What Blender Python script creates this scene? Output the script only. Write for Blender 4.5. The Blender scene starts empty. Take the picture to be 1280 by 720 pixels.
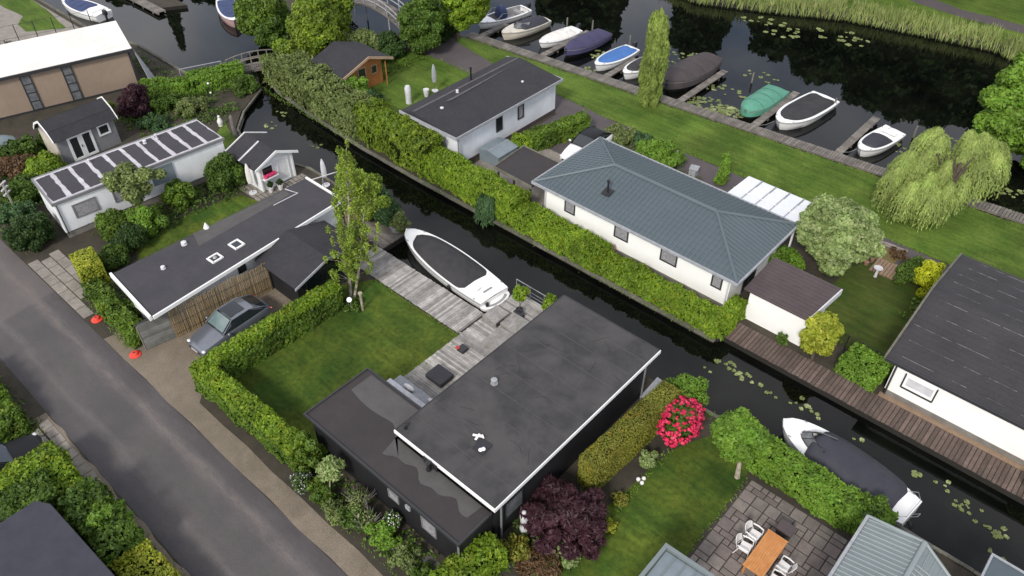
import bpy, math, random
import numpy as np
from mathutils import Vector, Matrix

SC = bpy.context.scene
COL = SC.collection
rng = np.random.default_rng(7)
random.seed(7)
PI = math.pi

# ------------------------------------------------------------------ materials
MATS = {}

def _mat(name):
    m = bpy.data.materials.new(name)
    m.use_nodes = True
    nt = m.node_tree
    for n in list(nt.nodes):
        nt.nodes.remove(n)
    out = nt.nodes.new('ShaderNodeOutputMaterial')
    b = nt.nodes.new('ShaderNodeBsdfPrincipled')
    nt.links.new(b.outputs[0], out.inputs[0])
    MATS[name] = m
    return m, nt, b, out


def _coords(nt, scale=(1, 1, 1), rot=(0, 0, 0), world=True):
    mp = nt.nodes.new('ShaderNodeMapping')
    mp.inputs['Scale'].default_value = scale
    mp.inputs['Rotation'].default_value = rot
    if world:
        g = nt.nodes.new('ShaderNodeNewGeometry')
        nt.links.new(g.outputs['Position'], mp.inputs['Vector'])
    else:
        g = nt.nodes.new('ShaderNodeTexCoord')
        nt.links.new(g.outputs['Object'], mp.inputs['Vector'])
    return mp.outputs[0]


def _noise(nt, vec, scale, detail=4, rough=0.6, dist=0.0):
    n = nt.nodes.new('ShaderNodeTexNoise')
    n.inputs['Scale'].default_value = scale
    n.inputs['Detail'].default_value = detail
    n.inputs['Roughness'].default_value = rough
    n.inputs['Distortion'].default_value = dist
    nt.links.new(vec, n.inputs['Vector'])
    return n.outputs['Fac']


def _ramp(nt, fac, a, b):
    r = nt.nodes.new('ShaderNodeMapRange')
    r.inputs['From Min'].default_value = a
    r.inputs['From Max'].default_value = b
    nt.links.new(fac, r.inputs['Value'])
    return r.outputs[0]


def _mix(nt, fac, c1, c2, blend='MIX'):
    m = nt.nodes.new('ShaderNodeMix')
    m.data_type = 'RGBA'
    m.blend_type = blend
    if isinstance(fac, (int, float)):
        m.inputs[0].default_value = fac
    else:
        nt.links.new(fac, m.inputs[0])
    for i, c in ((6, c1), (7, c2)):
        if isinstance(c, tuple):
            m.inputs[i].default_value = (*c[:3], 1)
        else:
            nt.links.new(c, m.inputs[i])
    return m.outputs[2]


def _bump(nt, b, h, strength, dist=0.02):
    bp = nt.nodes.new('ShaderNodeBump')
    bp.inputs['Strength'].default_value = strength
    bp.inputs['Distance'].default_value = dist
    nt.links.new(h, bp.inputs['Height'])
    nt.links.new(bp.outputs[0], b.inputs['Normal'])


def nm(name, c1, c2=None, scale=1.0, lo=0.35, hi=0.65, rough=0.7, c3=None, scale3=12.0, amt3=0.5, bump=0.0, bscale=30.0,
       stretch=(1, 1, 1), rot=0.0, metal=0.0, coat=0.0, world=True, spec=0.5, bdist=0.02, isl=0.0):
    """two colours mixed by a large noise, a fine third colour over them, fine bump"""
    m, nt, b, out = _mat(name)
    c2 = c2 or tuple(x * 0.8 for x in c1)
    v = _coords(nt, stretch, (0, 0, rot), world)
    v1 = _coords(nt, (1, 1, 1), (0, 0, 0), world)
    f = _ramp(nt, _noise(nt, v1, scale, 5, 0.6, 0.3), lo, hi)
    col = _mix(nt, f, c1, c2)
    if c3 is not None:
        f3 = _ramp(nt, _noise(nt, v, scale3, 4, 0.65), 0.42, 0.72)
        mul = nt.nodes.new('ShaderNodeMath')
        mul.operation = 'MULTIPLY'
        mul.inputs[1].default_value = amt3
        nt.links.new(f3, mul.inputs[0])
        col = _mix(nt, mul.outputs[0], col, c3)
    if isl:
        gi = nt.nodes.new('ShaderNodeNewGeometry')
        mr = nt.nodes.new('ShaderNodeMapRange')
        mr.inputs['To Min'].default_value = 1 - isl
        mr.inputs['To Max'].default_value = 1 + isl
        nt.links.new(gi.outputs['Random Per Island'], mr.inputs['Value'])
        vm = nt.nodes.new('ShaderNodeVectorMath')
        vm.operation = 'SCALE'
        nt.links.new(col, vm.inputs[0])
        nt.links.new(mr.outputs[0], vm.inputs['Scale'])
        col = vm.outputs[0]
    nt.links.new(col, b.inputs['Base Color'])
    b.inputs['Roughness'].default_value = rough
    b.inputs['Metallic'].default_value = metal
    b.inputs['Coat Weight'].default_value = coat
    b.inputs['Specular IOR Level'].default_value = spec
    if bump:
        _bump(nt, b, _noise(nt, v, bscale, 5, 0.6), bump, bdist)
    return m


def leafmat(name, dark, light, hue=None, nscale=0.9, trans=0.25, rough=0.55):
    G = 1.42
    dark, light = tuple(min(.9, c * G * 1.15) for c in dark), tuple(min(.9, c * G) for c in light)
    hue = tuple(min(.9, c * G) for c in hue) if hue else None
    m, nt, b, out = _mat(name)
    g = nt.nodes.new('ShaderNodeNewGeometry')
    v = _coords(nt)
    n = _ramp(nt, _noise(nt, v, nscale, 3), 0.3, 0.7)
    a = nt.nodes.new('ShaderNodeMath')
    a.operation = 'MULTIPLY_ADD'
    nt.links.new(g.outputs['Random Per Island'], a.inputs[0])
    a.inputs[1].default_value = 0.65
    s = nt.nodes.new('ShaderNodeMath')
    s.operation = 'MULTIPLY'
    nt.links.new(n, s.inputs[0])
    s.inputs[1].default_value = 0.35
    nt.links.new(s.outputs[0], a.inputs[2])
    col = _mix(nt, a.outputs[0], dark, light)
    if hue is not None:
        n2 = _ramp(nt, _noise(nt, v, 2.3, 2), 0.52, 0.75)
        col = _mix(nt, n2, col, hue)
    nt.links.new(col, b.inputs['Base Color'])
    n4 = _ramp(nt, _noise(nt, v, .55, 4, .65), .36, .64)
    mr = nt.nodes.new('ShaderNodeMapRange')
    mr.inputs['To Min'].default_value = .66
    mr.inputs['To Max'].default_value = 1.12
    nt.links.new(n4, mr.inputs['Value'])
    vm = nt.nodes.new('ShaderNodeVectorMath')
    vm.operation = 'SCALE'
    nt.links.new(col, vm.inputs[0])
    nt.links.new(mr.outputs[0], vm.inputs['Scale'])
    col = vm.outputs[0]
    nt.links.new(col, b.inputs['Base Color'])
    b.inputs['Roughness'].default_value = rough
    b.inputs['Specular IOR Level'].default_value = 0.3
    t = nt.nodes.new('ShaderNodeBsdfTranslucent')
    nt.links.new(col, t.inputs[0])
    mx = nt.nodes.new('ShaderNodeMixShader')
    mx.inputs[0].default_value = trans
    nt.links.new(b.outputs[0], mx.inputs[1])
    nt.links.new(t.outputs[0], mx.inputs[2])
    nt.links.new(mx.outputs[0], out.inputs[0])
    return m


# ------------------------------------------------------------------ mesh builder
ORG = {}


class MB:
    def __init__(s):
        s.v, s.f, s.m = [], [], []

    def add(s, vs, fs, mi=0):
        o = len(s.v)
        s.v.extend([tuple(p) for p in vs])
        s.f.extend([tuple(i + o for i in f) for f in fs])
        s.m.extend([mi] * len(fs))
        return s

    def box(s, x0, x1, y0, y1, z0, z1, mi=0):
        v = [(x0, y0, z0), (x1, y0, z0), (x1, y1, z0), (x0, y1, z0), (x0, y0, z1), (x1, y0, z1), (x1, y1, z1), (x0, y1, z1)]
        return s.add(v, [(3, 2, 1, 0), (4, 5, 6, 7), (0, 1, 5, 4), (1, 2, 6, 5), (2, 3, 7, 6), (3, 0, 4, 7)], mi)

    def obox(s, c, d, rz=0, mi=0, rx=0, ry=0):
        M = Matrix.Rotation(rz, 3, 'Z') @ Matrix.Rotation(ry, 3, 'Y') @ Matrix.Rotation(rx, 3, 'X')
        v = []
        for k in (-.5, .5):
            for i, j in ((-.5, -.5), (.5, -.5), (.5, .5), (-.5, .5)):
                v.append(Vector(c) + M @ Vector((i * d[0], j * d[1], k * d[2])))
        return s.add(v, [(3, 2, 1, 0), (4, 5, 6, 7), (0, 1, 5, 4), (1, 2, 6, 5), (2, 3, 7, 6), (3, 0, 4, 7)], mi)

    def prism(s, poly, z0, z1, mi=0):
        n = len(poly)
        v = [(p[0], p[1], z0) for p in poly] + [(p[0], p[1], z1) for p in poly]
        f = [tuple(range(n - 1, -1, -1)), tuple(range(n, 2 * n))]
        f += [(i, (i + 1) % n, n + (i + 1) % n, n + i) for i in range(n)]
        return s.add(v, f, mi)

    def sheet(s, poly, z, mi=0):
        return s.add([(p[0], p[1], z) for p in poly], [tuple(range(len(poly)))], mi)

    def prof(s, pts, axis, a0, a1, mi=0):
        """extrude a closed profile; axis 'x': pts are (y,z); axis 'y': pts are (x,z)"""
        n = len(pts)
        mk = (lambda a, p: (a, p[0], p[1])) if axis == 'x' else (lambda a, p: (p[0], a, p[1]))
        v = [mk(a0, p) for p in pts] + [mk(a1, p) for p in pts]
        f = [tuple(range(n - 1, -1, -1)), tuple(range(n, 2 * n))]
        f += [(i, (i + 1) % n, n + (i + 1) % n, n + i) for i in range(n)]
        return s.add(v, f, mi)

    def tube(s, pts, r, n=8, mi=0, cap=True):
        pts = [Vector(p) for p in pts]
        rs = r if isinstance(r, (list, tuple)) else [r] * len(pts)
        v, f = [], []
        for i, p in enumerate(pts):
            d = (pts[min(i + 1, len(pts) - 1)] - pts[max(i - 1, 0)]).normalized()
            a = d.orthogonal().normalized() if abs(d.z) < 0.95 else Vector((1, 0, 0))
            a = (a - d * a.dot(d)).normalized()
            b = d.cross(a)
            for k in range(n):
                t = 2 * PI * k / n
                v.append(p + (a * math.cos(t) + b * math.sin(t)) * rs[i])
        for i in range(len(pts) - 1):
            for k in range(n):
                k2 = (k + 1) % n
                f.append((i * n + k, i * n + k2, (i + 1) * n + k2, (i + 1) * n + k))
        if cap:
            f.append(tuple(range(n - 1, -1, -1)))
            f.append(tuple((len(pts) - 1) * n + k for k in range(n)))
        return s.add(v, f, mi)

    def loft(s, rings, mi=0, closed=True, cap=True):
        n = len(rings[0])
        v = [p for r in rings for p in r]
        f = []
        m = n if closed else n - 1
        for i in range(len(rings) - 1):
            for k in range(m):
                k2 = (k + 1) % n
                f.append((i * n + k, i * n + k2, (i + 1) * n + k2, (i + 1) * n + k))
        if cap and closed:
            f.append(tuple(range(n - 1, -1, -1)))
            f.append(tuple((len(rings) - 1) * n + k for k in range(n)))
        return s.add(v, f, mi)

    def ball(s, c, r, seg=10, ring=7, mi=0, jit=0.0):
        r = (r, r, r) if isinstance(r, (int, float)) else r
        v, f = [], []
        for i in range(ring + 1):
            th = PI * i / ring
            for k in range(seg):
                ph = 2 * PI * k / seg
                j = 1 + (random.random() - .5) * jit
                v.append((c[0] + r[0] * j * math.sin(th) * math.cos(ph), c[1] + r[1] * j * math.sin(th) * math.sin(ph), c[2] + r[2] * j * math.cos(th)))
        for i in range(ring):
            for k in range(seg):
                k2 = (k + 1) % seg
                f.append((i * seg + k, (i + 1) * seg + k, (i + 1) * seg + k2, i * seg + k2))
        return s.add(v, f, mi)

    def disc(s, c, r, z, n=12, mi=0):
        return s.add([(c[0] + r * math.cos(2 * PI * k / n), c[1] + r * math.sin(2 * PI * k / n), z) for k in range(n)], [tuple(range(n))], mi)

    def build(s, name, mats, parent=None, smooth=False, bevel=0, local=False):
        mats = mats if isinstance(mats, (list, tuple)) else [mats]
        me = bpy.data.meshes.new(name)
        V = np.array([tuple(p) for p in s.v], dtype=float)
        if parent is not None:
            o = ORG.get(parent.name, (0, 0, 0))
        elif local:
            o = (0, 0, 0)
        else:
            mn, mx = V.min(0), V.max(0)
            o = ((mn[0] + mx[0]) / 2, (mn[1] + mx[1]) / 2, mn[2])
        V = V - np.array(o)
        me.from_pydata(V.tolist(), [], s.f)
        for m in mats:
            me.materials.append(MATS[m])
        if len(mats) > 1:
            me.polygons.foreach_set('material_index', s.m)
        if smooth:
            me.polygons.foreach_set('use_smooth', [True] * len(s.f))
        me.update()
        ob = bpy.data.objects.new(name, me)
        COL.objects.link(ob)
        if parent is not None:
            ob.parent = parent
        else:
            ob.location = o
        ORG[ob.name] = o
        if smooth:
            try:
                me.set_sharp_from_angle(angle=math.radians(42))
            except Exception:
                pass
        if bevel:
            bv = ob.modifiers.new('bevel', 'BEVEL')
            bv.width = bevel
            bv.segments = 2
            bv.limit_method = 'ANGLE'
        return ob


def tag(o, label, cat, group=None, kind=None):
    o['label'] = label
    if cat:
        o['category'] = cat
    if group:
        o['group'] = group
    if kind:
        o['kind'] = kind
    return o


def thing(name, label, cat, loc, group=None, rz=0):
    o = bpy.data.objects.new(name, None)
    COL.objects.link(o)
    o.location = loc
    o.rotation_euler = (0, 0, rz)
    o.empty_display_size = 0.2
    ORG[o.name] = tuple(loc)
    return tag(o, label, cat, group)


def thing0(name, label, cat, group=None):
    """thing whose parts are written in its own frame; place() moves it"""
    return thing(name, label, cat, (0, 0, 0), group)


def place(o, loc, rz=0):
    o.location = loc
    o.rotation_euler = (0, 0, rz)
    return o


def struct(name, mb, mat):
    o = mb.build(name, mat)
    o['kind'] = 'structure'
    return o


def dup(o, loc, rz=0, label=None, group=None):
    c = o.copy()
    COL.objects.link(c)
    c.location = loc
    c.rotation_euler = (0, 0, rz)
    if label:
        c['label'] = label
    if group:
        c['group'] = group
    for ch in list(o.children):
        d = ch.copy()
        COL.objects.link(d)
        d.parent = c
        for g in list(ch.children):
            e = g.copy()
            COL.objects.link(e)
            e.parent = d
    return c


# ------------------------------------------------------------------ foliage
def quads_mesh(name, V, mats, core=None, parent=None, mi=None):
    """V: (n,4,3) leaf quads; core: MB of dark inner volume (material slot 2)"""
    n = V.shape[0]
    cv = np.array([tuple(p) for p in core.v], dtype=float).reshape(-1, 3) if core is not None else np.zeros((0, 3))
    cf = core.f if core is not None else []
    allv = np.concatenate([V.reshape(-1, 3), cv])
    if parent is not None:
        o = ORG.get(parent.name, (0, 0, 0))
    else:
        mn, mx = allv.min(0), allv.max(0)
        o = ((mn[0] + mx[0]) / 2, (mn[1] + mx[1]) / 2, mn[2])
    allv = allv - np.array(o)
    me = bpy.data.meshes.new(name)
    nl = n * 4 + sum(len(f) for f in cf)
    me.vertices.add(len(allv))
    me.vertices.foreach_set('co', allv.ravel())
    me.loops.add(nl)
    li = np.concatenate([np.arange(n * 4), np.array([i + n * 4 for f in cf for i in f], dtype=int)]).astype(int)
    me.loops.foreach_set('vertex_index', li)
    me.polygons.add(n + len(cf))
    ls = list(np.arange(n) * 4)
    p = n * 4
    for f in cf:
        ls.append(p)
        p += len(f)
    me.polygons.foreach_set('loop_start', np.array(ls, dtype=int))
    me.polygons.foreach_set('material_index', np.array(([0] * n if mi is None else list(mi)) + [1] * len(cf), dtype=int))
    me.update(calc_edges=True)
    me.validate()
    for m in mats:
        me.materials.append(MATS[m])
    ob = bpy.data.objects.new(name, me)
    COL.objects.link(ob)
    if parent is not None:
        ob.parent = parent
    else:
        ob.location = o
    ORG[ob.name] = o
    return ob


def leafquads(P, N, size, aspect=1.7, jit=0.7, droop=None):
    n = len(P)
    N = N + rng.normal(0, jit, (n, 3))
    N /= np.linalg.norm(N, axis=1, keepdims=True) + 1e-9
    if droop is None:
        R = rng.normal(0, 1, (n, 3))
    else:
        R = np.array([0, 0, -1.0]) + rng.normal(0, droop, (n, 3))
    T = R - N * (R * N).sum(1, keepdims=True)
    T /= np.linalg.norm(T, axis=1, keepdims=True) + 1e-9
    B = np.cross(N, T)
    s = (size * rng.uniform(0.6, 1.35, n))[:, None]
    L, W = s * aspect * 0.5, s * 0.5
    return np.stack([P - T * L, P + B * W, P + T * L, P - B * W], axis=1)


def fnoise(P, f=1.0, seed=0.0):
    x, y, z = P[:, 0] * f, P[:, 1] * f, P[:, 2] * f
    return (np.sin(x * 2.1 + y * 1.3 + seed) * np.cos(y * 2.7 - z * 1.9 + seed * 2) + np.sin(z * 3.1 + x * 1.7 - seed) * 0.7
            + 0.5 * np.sin(x * 5.3 - y * 4.1 + z * 4.7 + seed * 3)) / 2.2


def lumps_leaves(lumps, dens, size, jit=0.7, aspect=1.7, up=0.25, inner=0.2, droop=None):
    """leaves over the surfaces of ellipsoid lumps [(c, r3)], those deep inside another lump dropped"""
    PP, NN = [], []
    C = np.array([l[0] for l in lumps], float)
    R = np.array([l[1] for l in lumps], float)
    for i in range(len(lumps)):
        r = R[i]
        area = 4 * PI * (((r[0] * r[1]) ** 1.6 + (r[0] * r[2]) ** 1.6 + (r[1] * r[2]) ** 1.6) / 3) ** (1 / 1.6)
        n = max(6, int(area * dens))
        d = rng.normal(0, 1, (n, 3))
        d /= np.linalg.norm(d, axis=1, keepdims=True)
        rad = 1 + fnoise(d * 3 + C[i], 1.0, i) * 0.14 - np.abs(rng.normal(0, inner, n))
        P = C[i] + d * r * rad[:, None]
        keep = P[:, 2] > 0.03
        for j in range(len(lumps)):
            if j != i:
                q = ((P - C[j]) / (R[j] * 0.72))
                keep &= (q * q).sum(1) > 1
        N = d / r
        N /= np.linalg.norm(N, axis=1, keepdims=True)
        N = N + np.array([0, 0, up])
        PP.append(P[keep])
        NN.append(N[keep])
    P, N = np.concatenate(PP), np.concatenate(NN)
    return leafquads(P, N, size, aspect, jit, droop)


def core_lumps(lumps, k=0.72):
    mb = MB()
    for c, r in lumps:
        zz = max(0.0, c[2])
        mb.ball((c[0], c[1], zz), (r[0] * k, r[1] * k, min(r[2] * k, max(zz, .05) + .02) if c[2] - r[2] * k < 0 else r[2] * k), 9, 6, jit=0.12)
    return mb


def make_lumps(c, r, n, lr, flat=1.0, lo=0.35, hi=0.8, zmin=None):
    out = [((c[0], c[1], c[2]), (r[0] * .62, r[1] * .62, r[2] * .62))]
    for i in range(n):
        # even spread on the sphere
        z = 1 - 2 * (i + .5) / n
        ph = i * 2.39996 + random.random() * .5
        k = random.uniform(lo, hi)
        q = math.sqrt(max(0, 1 - z * z))
        p = (c[0] + r[0] * k * q * math.cos(ph), c[1] + r[1] * k * q * math.sin(ph), c[2] + r[2] * k * z)
        if zmin is not None and p[2] < zmin:
            continue
        s = lr * random.uniform(.75, 1.25)
        out.append((p, (s, s, s * flat)))
    return out


def bush(name, label, cat, c, r, mat, n=10, lr=None, dens=170, size=.11, group=None, z0=0.0, up=.3, flat=.9, coremat='leaf_core', jit=.75, aspect=1.8, inner=.3):
    """a ground-hugging shrub: one mesh"""
    n = int(n * 1.6)
    lr = lr or min(r) * .4
    L = make_lumps((c[0], c[1], z0 + r[2] * .55), (r[0], r[1], r[2] * .6), n, lr, flat, .45, 1.0)
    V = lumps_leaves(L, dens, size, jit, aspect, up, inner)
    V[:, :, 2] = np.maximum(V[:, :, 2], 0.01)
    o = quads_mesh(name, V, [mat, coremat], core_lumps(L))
    return tag(o, label, cat, group)


def tree(name, label, base, crown_lumps, mat, trunk_pts, trunk_r, dens=150, size=.13, bark='bark', limbs=(), group=None, coremat='leaf_core', core=.62,
         jit=.7, aspect=1.7, up=.3, inner=.25, cat='tree', droop=None, crown_name='crown'):
    t = thing(name, label, cat, (base[0], base[1], 0), group)
    mb = MB()
    k = len(trunk_pts)
    mb.tube(trunk_pts, [trunk_r * (1 - .6 * i / (k - 1)) for i in range(k)], 8)
    for a, b, r in limbs:
        a, b = Vector(a), Vector(b)
        mid = (a + b) / 2 + Vector((random.uniform(-.1, .1), random.uniform(-.1, .1), .08))
        mb.tube([a, mid, b], [r, r * .7, r * .35], 6)
    mb.build('trunk', bark, t, smooth=True)
    V = lumps_leaves(crown_lumps, dens, size, jit, aspect, up, inner, droop)
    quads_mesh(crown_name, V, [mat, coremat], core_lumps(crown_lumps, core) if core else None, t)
    return t


def hedge(name, label, segs, mat, dens=230, size=.12, group=None, lump=.1, coremat='leaf_core', cat='hedge', trim=False, jit=.6, side=None, upright=None, asp=1.6):
    """segs: [(x0,y0,x1,y1,width,z0,z1)] straight runs; leaves over tops and sides, dark core inside"""
    PP, NN, MI = [], [], []
    core = MB()
    boxes = []
    for (x0, y0, x1, y1, w, za, zb) in segs:
        a, b = Vector((x0, y0)), Vector((x1, y1))
        d = (b - a)
        L = d.length
        d.normalize()
        nrm = Vector((-d.y, d.x))
        boxes.append((np.array(a), np.array(d), np.array(nrm), L, w, za, zb))
    for bi, (a, d, nv, L, w, za, zb) in enumerate(boxes):
        H = zb - za
        for face, area in (('t', L * w), ('l', L * H), ('r', L * H), ('s', w * H), ('e', w * H)):
            n = int(area * dens)
            if n < 1:
                continue
            u, v = rng.uniform(0, 1, n), rng.uniform(0, 1, n)
            if face == 't':
                s, q, z, N = u * L, (v - .5) * w, np.full(n, zb), np.tile([0, 0, 1.], (n, 1))
            elif face in 'lr':
                sg = .5 if face == 'l' else -.5
                s, q, z = u * L, np.full(n, sg * w), za + v * H
                N = np.tile([nv[0] * sg * 2, nv[1] * sg * 2, .25], (n, 1))
            else:
                sg = 0 if face == 's' else 1
                s, q, z = np.full(n, sg * L), (u - .5) * w, za + v * H
                N = np.tile([d[0] * (2 * sg - 1), d[1] * (2 * sg - 1), .25], (n, 1))
            P = np.stack([a[0] + d[0] * s + nv[0] * q, a[1] + d[1] * s + nv[1] * q, z], 1)
            # round the shoulders
            cx = np.abs(q) / (w / 2)
            off = fnoise(P, 1.1, bi) * lump + fnoise(P, 3.7, bi + 4) * lump * .6 - np.abs(rng.normal(0, .035, n))
            Nn = N / np.linalg.norm(N, axis=1, keepdims=True)
            P = P + Nn * off[:, None]
            if face == 't':
                P[:, 2] -= np.maximum(0, cx - .7) ** 2 * (0.5 if trim else 1.2) * min(w, 1.0)
                if not trim:
                    m = rng.uniform(0, 1, n) < .04
                    P[m, 2] += rng.uniform(.04, .22, m.sum())
            keep = P[:, 2] > za - .05
            for bj, (a2, d2, n2, L2, w2, z2, zz2) in enumerate(boxes):
                if bj == bi:
                    continue
                rel = P[:, :2] - a2
                s2, q2 = rel @ d2, rel @ n2
                ins = (s2 > .15) & (s2 < L2 - .15) & (np.abs(q2) < w2 / 2 - .12) & (P[:, 2] < zz2 - .12)
                keep &= ~ins
            PP.append(P[keep])
            NN.append(Nn[keep])
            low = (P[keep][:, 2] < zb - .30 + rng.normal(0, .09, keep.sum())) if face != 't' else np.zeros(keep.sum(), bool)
            MI.append(np.where(low, 2, 0) if side else np.zeros(keep.sum(), int))  # lower side leaves take a darker leaf colour as painted shade
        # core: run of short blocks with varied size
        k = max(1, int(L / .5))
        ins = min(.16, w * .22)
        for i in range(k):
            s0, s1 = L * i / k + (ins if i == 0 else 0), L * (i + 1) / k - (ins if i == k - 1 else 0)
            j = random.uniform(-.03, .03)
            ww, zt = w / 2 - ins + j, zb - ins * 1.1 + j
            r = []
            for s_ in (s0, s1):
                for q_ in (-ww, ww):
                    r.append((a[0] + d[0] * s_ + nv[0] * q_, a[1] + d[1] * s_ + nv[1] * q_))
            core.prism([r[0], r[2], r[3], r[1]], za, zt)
    P, N = np.concatenate(PP), np.concatenate(NN)
    V = leafquads(P, N, size, asp, jit, upright)
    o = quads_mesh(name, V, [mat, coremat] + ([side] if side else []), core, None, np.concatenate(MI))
    return tag(o, label, cat, group)

# ------------------------------------------------------------------ material list
nm('bank_side', (.018, .016, .012), rough=.9)
nm('earth', (.030, .024, .018), (.055, .042, .03), 1.1, c3=(.028, .038, .012), scale3=9, bump=.5, bscale=14, bdist=.04, rough=.9)
nm('lawn', (.074, .132, .018), (.124, .178, .030), .45, .38, .66, rough=.9, c3=(.028, .062, .009), scale3=5, amt3=.6, bump=.6, bscale=26, bdist=.05, spec=.15)
nm('lawn_rich', (.042, .086, .012), (.100, .132, .018), .38, .36, .62, rough=.9, c3=(.018, .042, .007), scale3=4, amt3=.65, bump=.6, bscale=26, bdist=.05, spec=.15)
nm('lawn_dull', (.038, .070, .010), (.070, .095, .018), .5, .36, .62, rough=.9, c3=(.05, .04, .018), scale3=3, amt3=.5, bump=.6, bscale=26, bdist=.05, spec=.15)
nm('path', (0.0736, 0.0624, 0.0664), (0.0944, 0.0784, 0.0800), .5, rough=.85, c3=(0.0560, 0.0464, 0.0496), scale3=7, bump=.15, bscale=40)
nm('gravel', (.20, .165, .12), (.27, .225, .17), .8, rough=.95, c3=(.06, .05, .035), scale3=34, amt3=.75, bump=.9, bscale=40, bdist=.05)
nm('stone_slab', (0.2040, 0.1827, 0.1573), (0.2720, 0.2465, 0.2125), 1.6, rough=.9, c3=(0.1275, 0.1148, 0.1020), scale3=6, bump=.25, bscale=25, isl=0.14)
nm('paver', (0.1472, 0.1283, 0.1140), (0.2090, 0.1805, 0.1568), 1.2, rough=.88, c3=(0.0950, 0.0855, 0.0808), scale3=5, bump=.3, bscale=30, isl=0.16)
nm('paver_brown', (.14, .115, .105), (.19, .155, .14), 1.5, rough=.88, c3=(.09, .08, .08), scale3=6, bump=.3, bscale=30, isl=0.16)
nm('joint_sand', (.05, .042, .036), rough=.95, bump=.3)
nm('deck_wood', (.25, .235, .215), (.40, .38, .36), 2.2, rough=.8, c3=(.15, .14, .13), scale3=3, amt3=.75, stretch=(1.2, 9, 3), rot=0, bump=.25, bscale=5, isl=0.35)
nm('deck_wood_x', (.25, .235, .215), (.40, .38, .36), 2.2, rough=.8, c3=(.15, .14, .13), scale3=3, amt3=.75, stretch=(9, 1.2, 3), bump=.25, bscale=5, isl=0.35)
nm('pier_wood', (0.1300, 0.1150, 0.1000), (0.2200, 0.2000, 0.1750), 1.7, rough=.85, c3=(0.0700, 0.0600, 0.0550), scale3=4, amt3=.7, stretch=(4, 4, 3), bump=.3, bscale=7, isl=0.25)
nm('walk_wood', (0.1026, 0.0713, 0.0583), (0.1512, 0.1080, 0.0918), 1.2, rough=.85, c3=(0.0486, 0.0356, 0.0324), scale3=4, amt3=.7, stretch=(9, 1.5, 3), bump=.3, bscale=6, isl=0.3)
nm('edge_wood', (0.1575, 0.1500, 0.1237), (0.0975, 0.0900, 0.0713), 1.1, rough=.9, c3=(0.0450, 0.0488, 0.0300), scale3=5, amt3=.6, bump=.3, bscale=14, isl=0.25)
nm('post_wood', (.20, .18, .155), (.12, .11, .095), 3, rough=.9, bump=.3, bscale=18)
nm('bark', (.11, .085, .06), (.06, .048, .036), 6, rough=.95, bump=.6, bscale=22)
nm('pale_bark', (.42, .37, .29), (.2, .17, .13), 4, rough=.9, bump=.3, bscale=22)
nm('birch_bark', (.34, .31, .24), (.12, .10, .08), 5, .45, .6, rough=.85, bump=.3)
nm('white_paint', (.80, .80, .78), (.74, .745, .74), .8, rough=.5, c3=(.66, .67, .66), scale3=2.5, amt3=.35)
nm('white_wall', (0.7920, 0.8030, 0.8140), (0.7040, 0.7205, 0.7370), .6, rough=.7, c3=(0.5720, 0.5830, 0.5940), scale3=2.2, amt3=.4, stretch=(1, 1, .35), bump=.08)
nm('grey_white_wall', (0.7424, 0.7680, 0.8064), (0.6400, 0.6656, 0.7040), .7, rough=.7, c3=(0.5376, 0.5632, 0.5888), scale3=2.5, amt3=.4, stretch=(1, 1, .35), bump=.08)
nm('bright_wall', (0.8964, 0.8964, 0.8640), (0.8640, 0.8640, 0.8316), .6, rough=.6, c3=(0.7776, 0.7776, 0.7452), scale3=2, amt3=.3)
nm('plinth', (.22, .205, .18), (.15, .14, .125), 1.2, rough=.9, bump=.2)
nm('tan_cladding', (0.3060, 0.2338, 0.1742), (0.2635, 0.1997, 0.1487), .6, rough=.8, c3=(0.2125, 0.1615, 0.1190), scale3=3.2, amt3=.5, stretch=(6, 6, .5), bump=.1, bscale=9)
nm('white_roof', (.74, .71, .66), (.66, .63, .58), .35, .45, .7, rough=.6, c3=(.55, .53, .51), scale3=1.2, amt3=.5)
nm('bitumen', (.027, .026, .0265), (.052, .049, .048), .5, .42, .60, rough=.75, c3=(.068, .064, .062), scale3=.95, amt3=.6, bump=.5, bscale=3.2, bdist=.03)
nm('bitumen_brown', (0.0286, 0.0238, 0.0245), (0.0381, 0.0313, 0.0306), .5, rough=.75, c3=(0.0204, 0.0177, 0.0190), scale3=2, amt3=.5, bump=.25, bscale=8)
nm('bitumen_light', (0.0686, 0.0640, 0.0624), (0.0819, 0.0764, 0.0741), .6, rough=.8, c3=(0.0468, 0.0437, 0.0429), scale3=2, amt3=.5, bump=.25, bscale=8)
nm('bitumen_crack', (.030, .029, .029), rough=.9)
nm('felt_dark', (0.0163, 0.0156, 0.0190), (0.0231, 0.0218, 0.0258), .8, rough=.8, c3=(0.0394, 0.0374, 0.0422), scale3=4, amt3=.45, bump=.3, bscale=18)
nm('felt_slate', (0.0364, 0.0350, 0.0406), (0.0476, 0.0448, 0.0504), .8, rough=.8, c3=(0.0280, 0.0266, 0.0308), scale3=4, amt3=.45, bump=.2, bscale=18)
nm('felt_streak', (.10, .095, .098), (.07, .066, .07), 3, rough=.9, bump=.3)
nm('shingle', (0.0248, 0.0236, 0.0260), (0.0360, 0.0341, 0.0372), .7, rough=.85, c3=(0.0527, 0.0496, 0.0515), scale3=9, amt3=.4, bump=.6, bscale=14, bdist=.03)
nm('shingle_seam', (.19, .18, .18), (.06, .056, .058), 2.2, .4, .55, rough=.9)
nm('roof_teal', (0.0736, 0.0976, 0.1104), (0.0640, 0.0864, 0.0992), .4, rough=.5, c3=(0.0512, 0.0704, 0.0800), scale3=3, amt3=.4, bump=.08, bscale=12)
nm('roof_teal_rib', (0.0943, 0.1214, 0.1353), (0.0820, 0.1066, 0.1205), .5, rough=.5)
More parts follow.
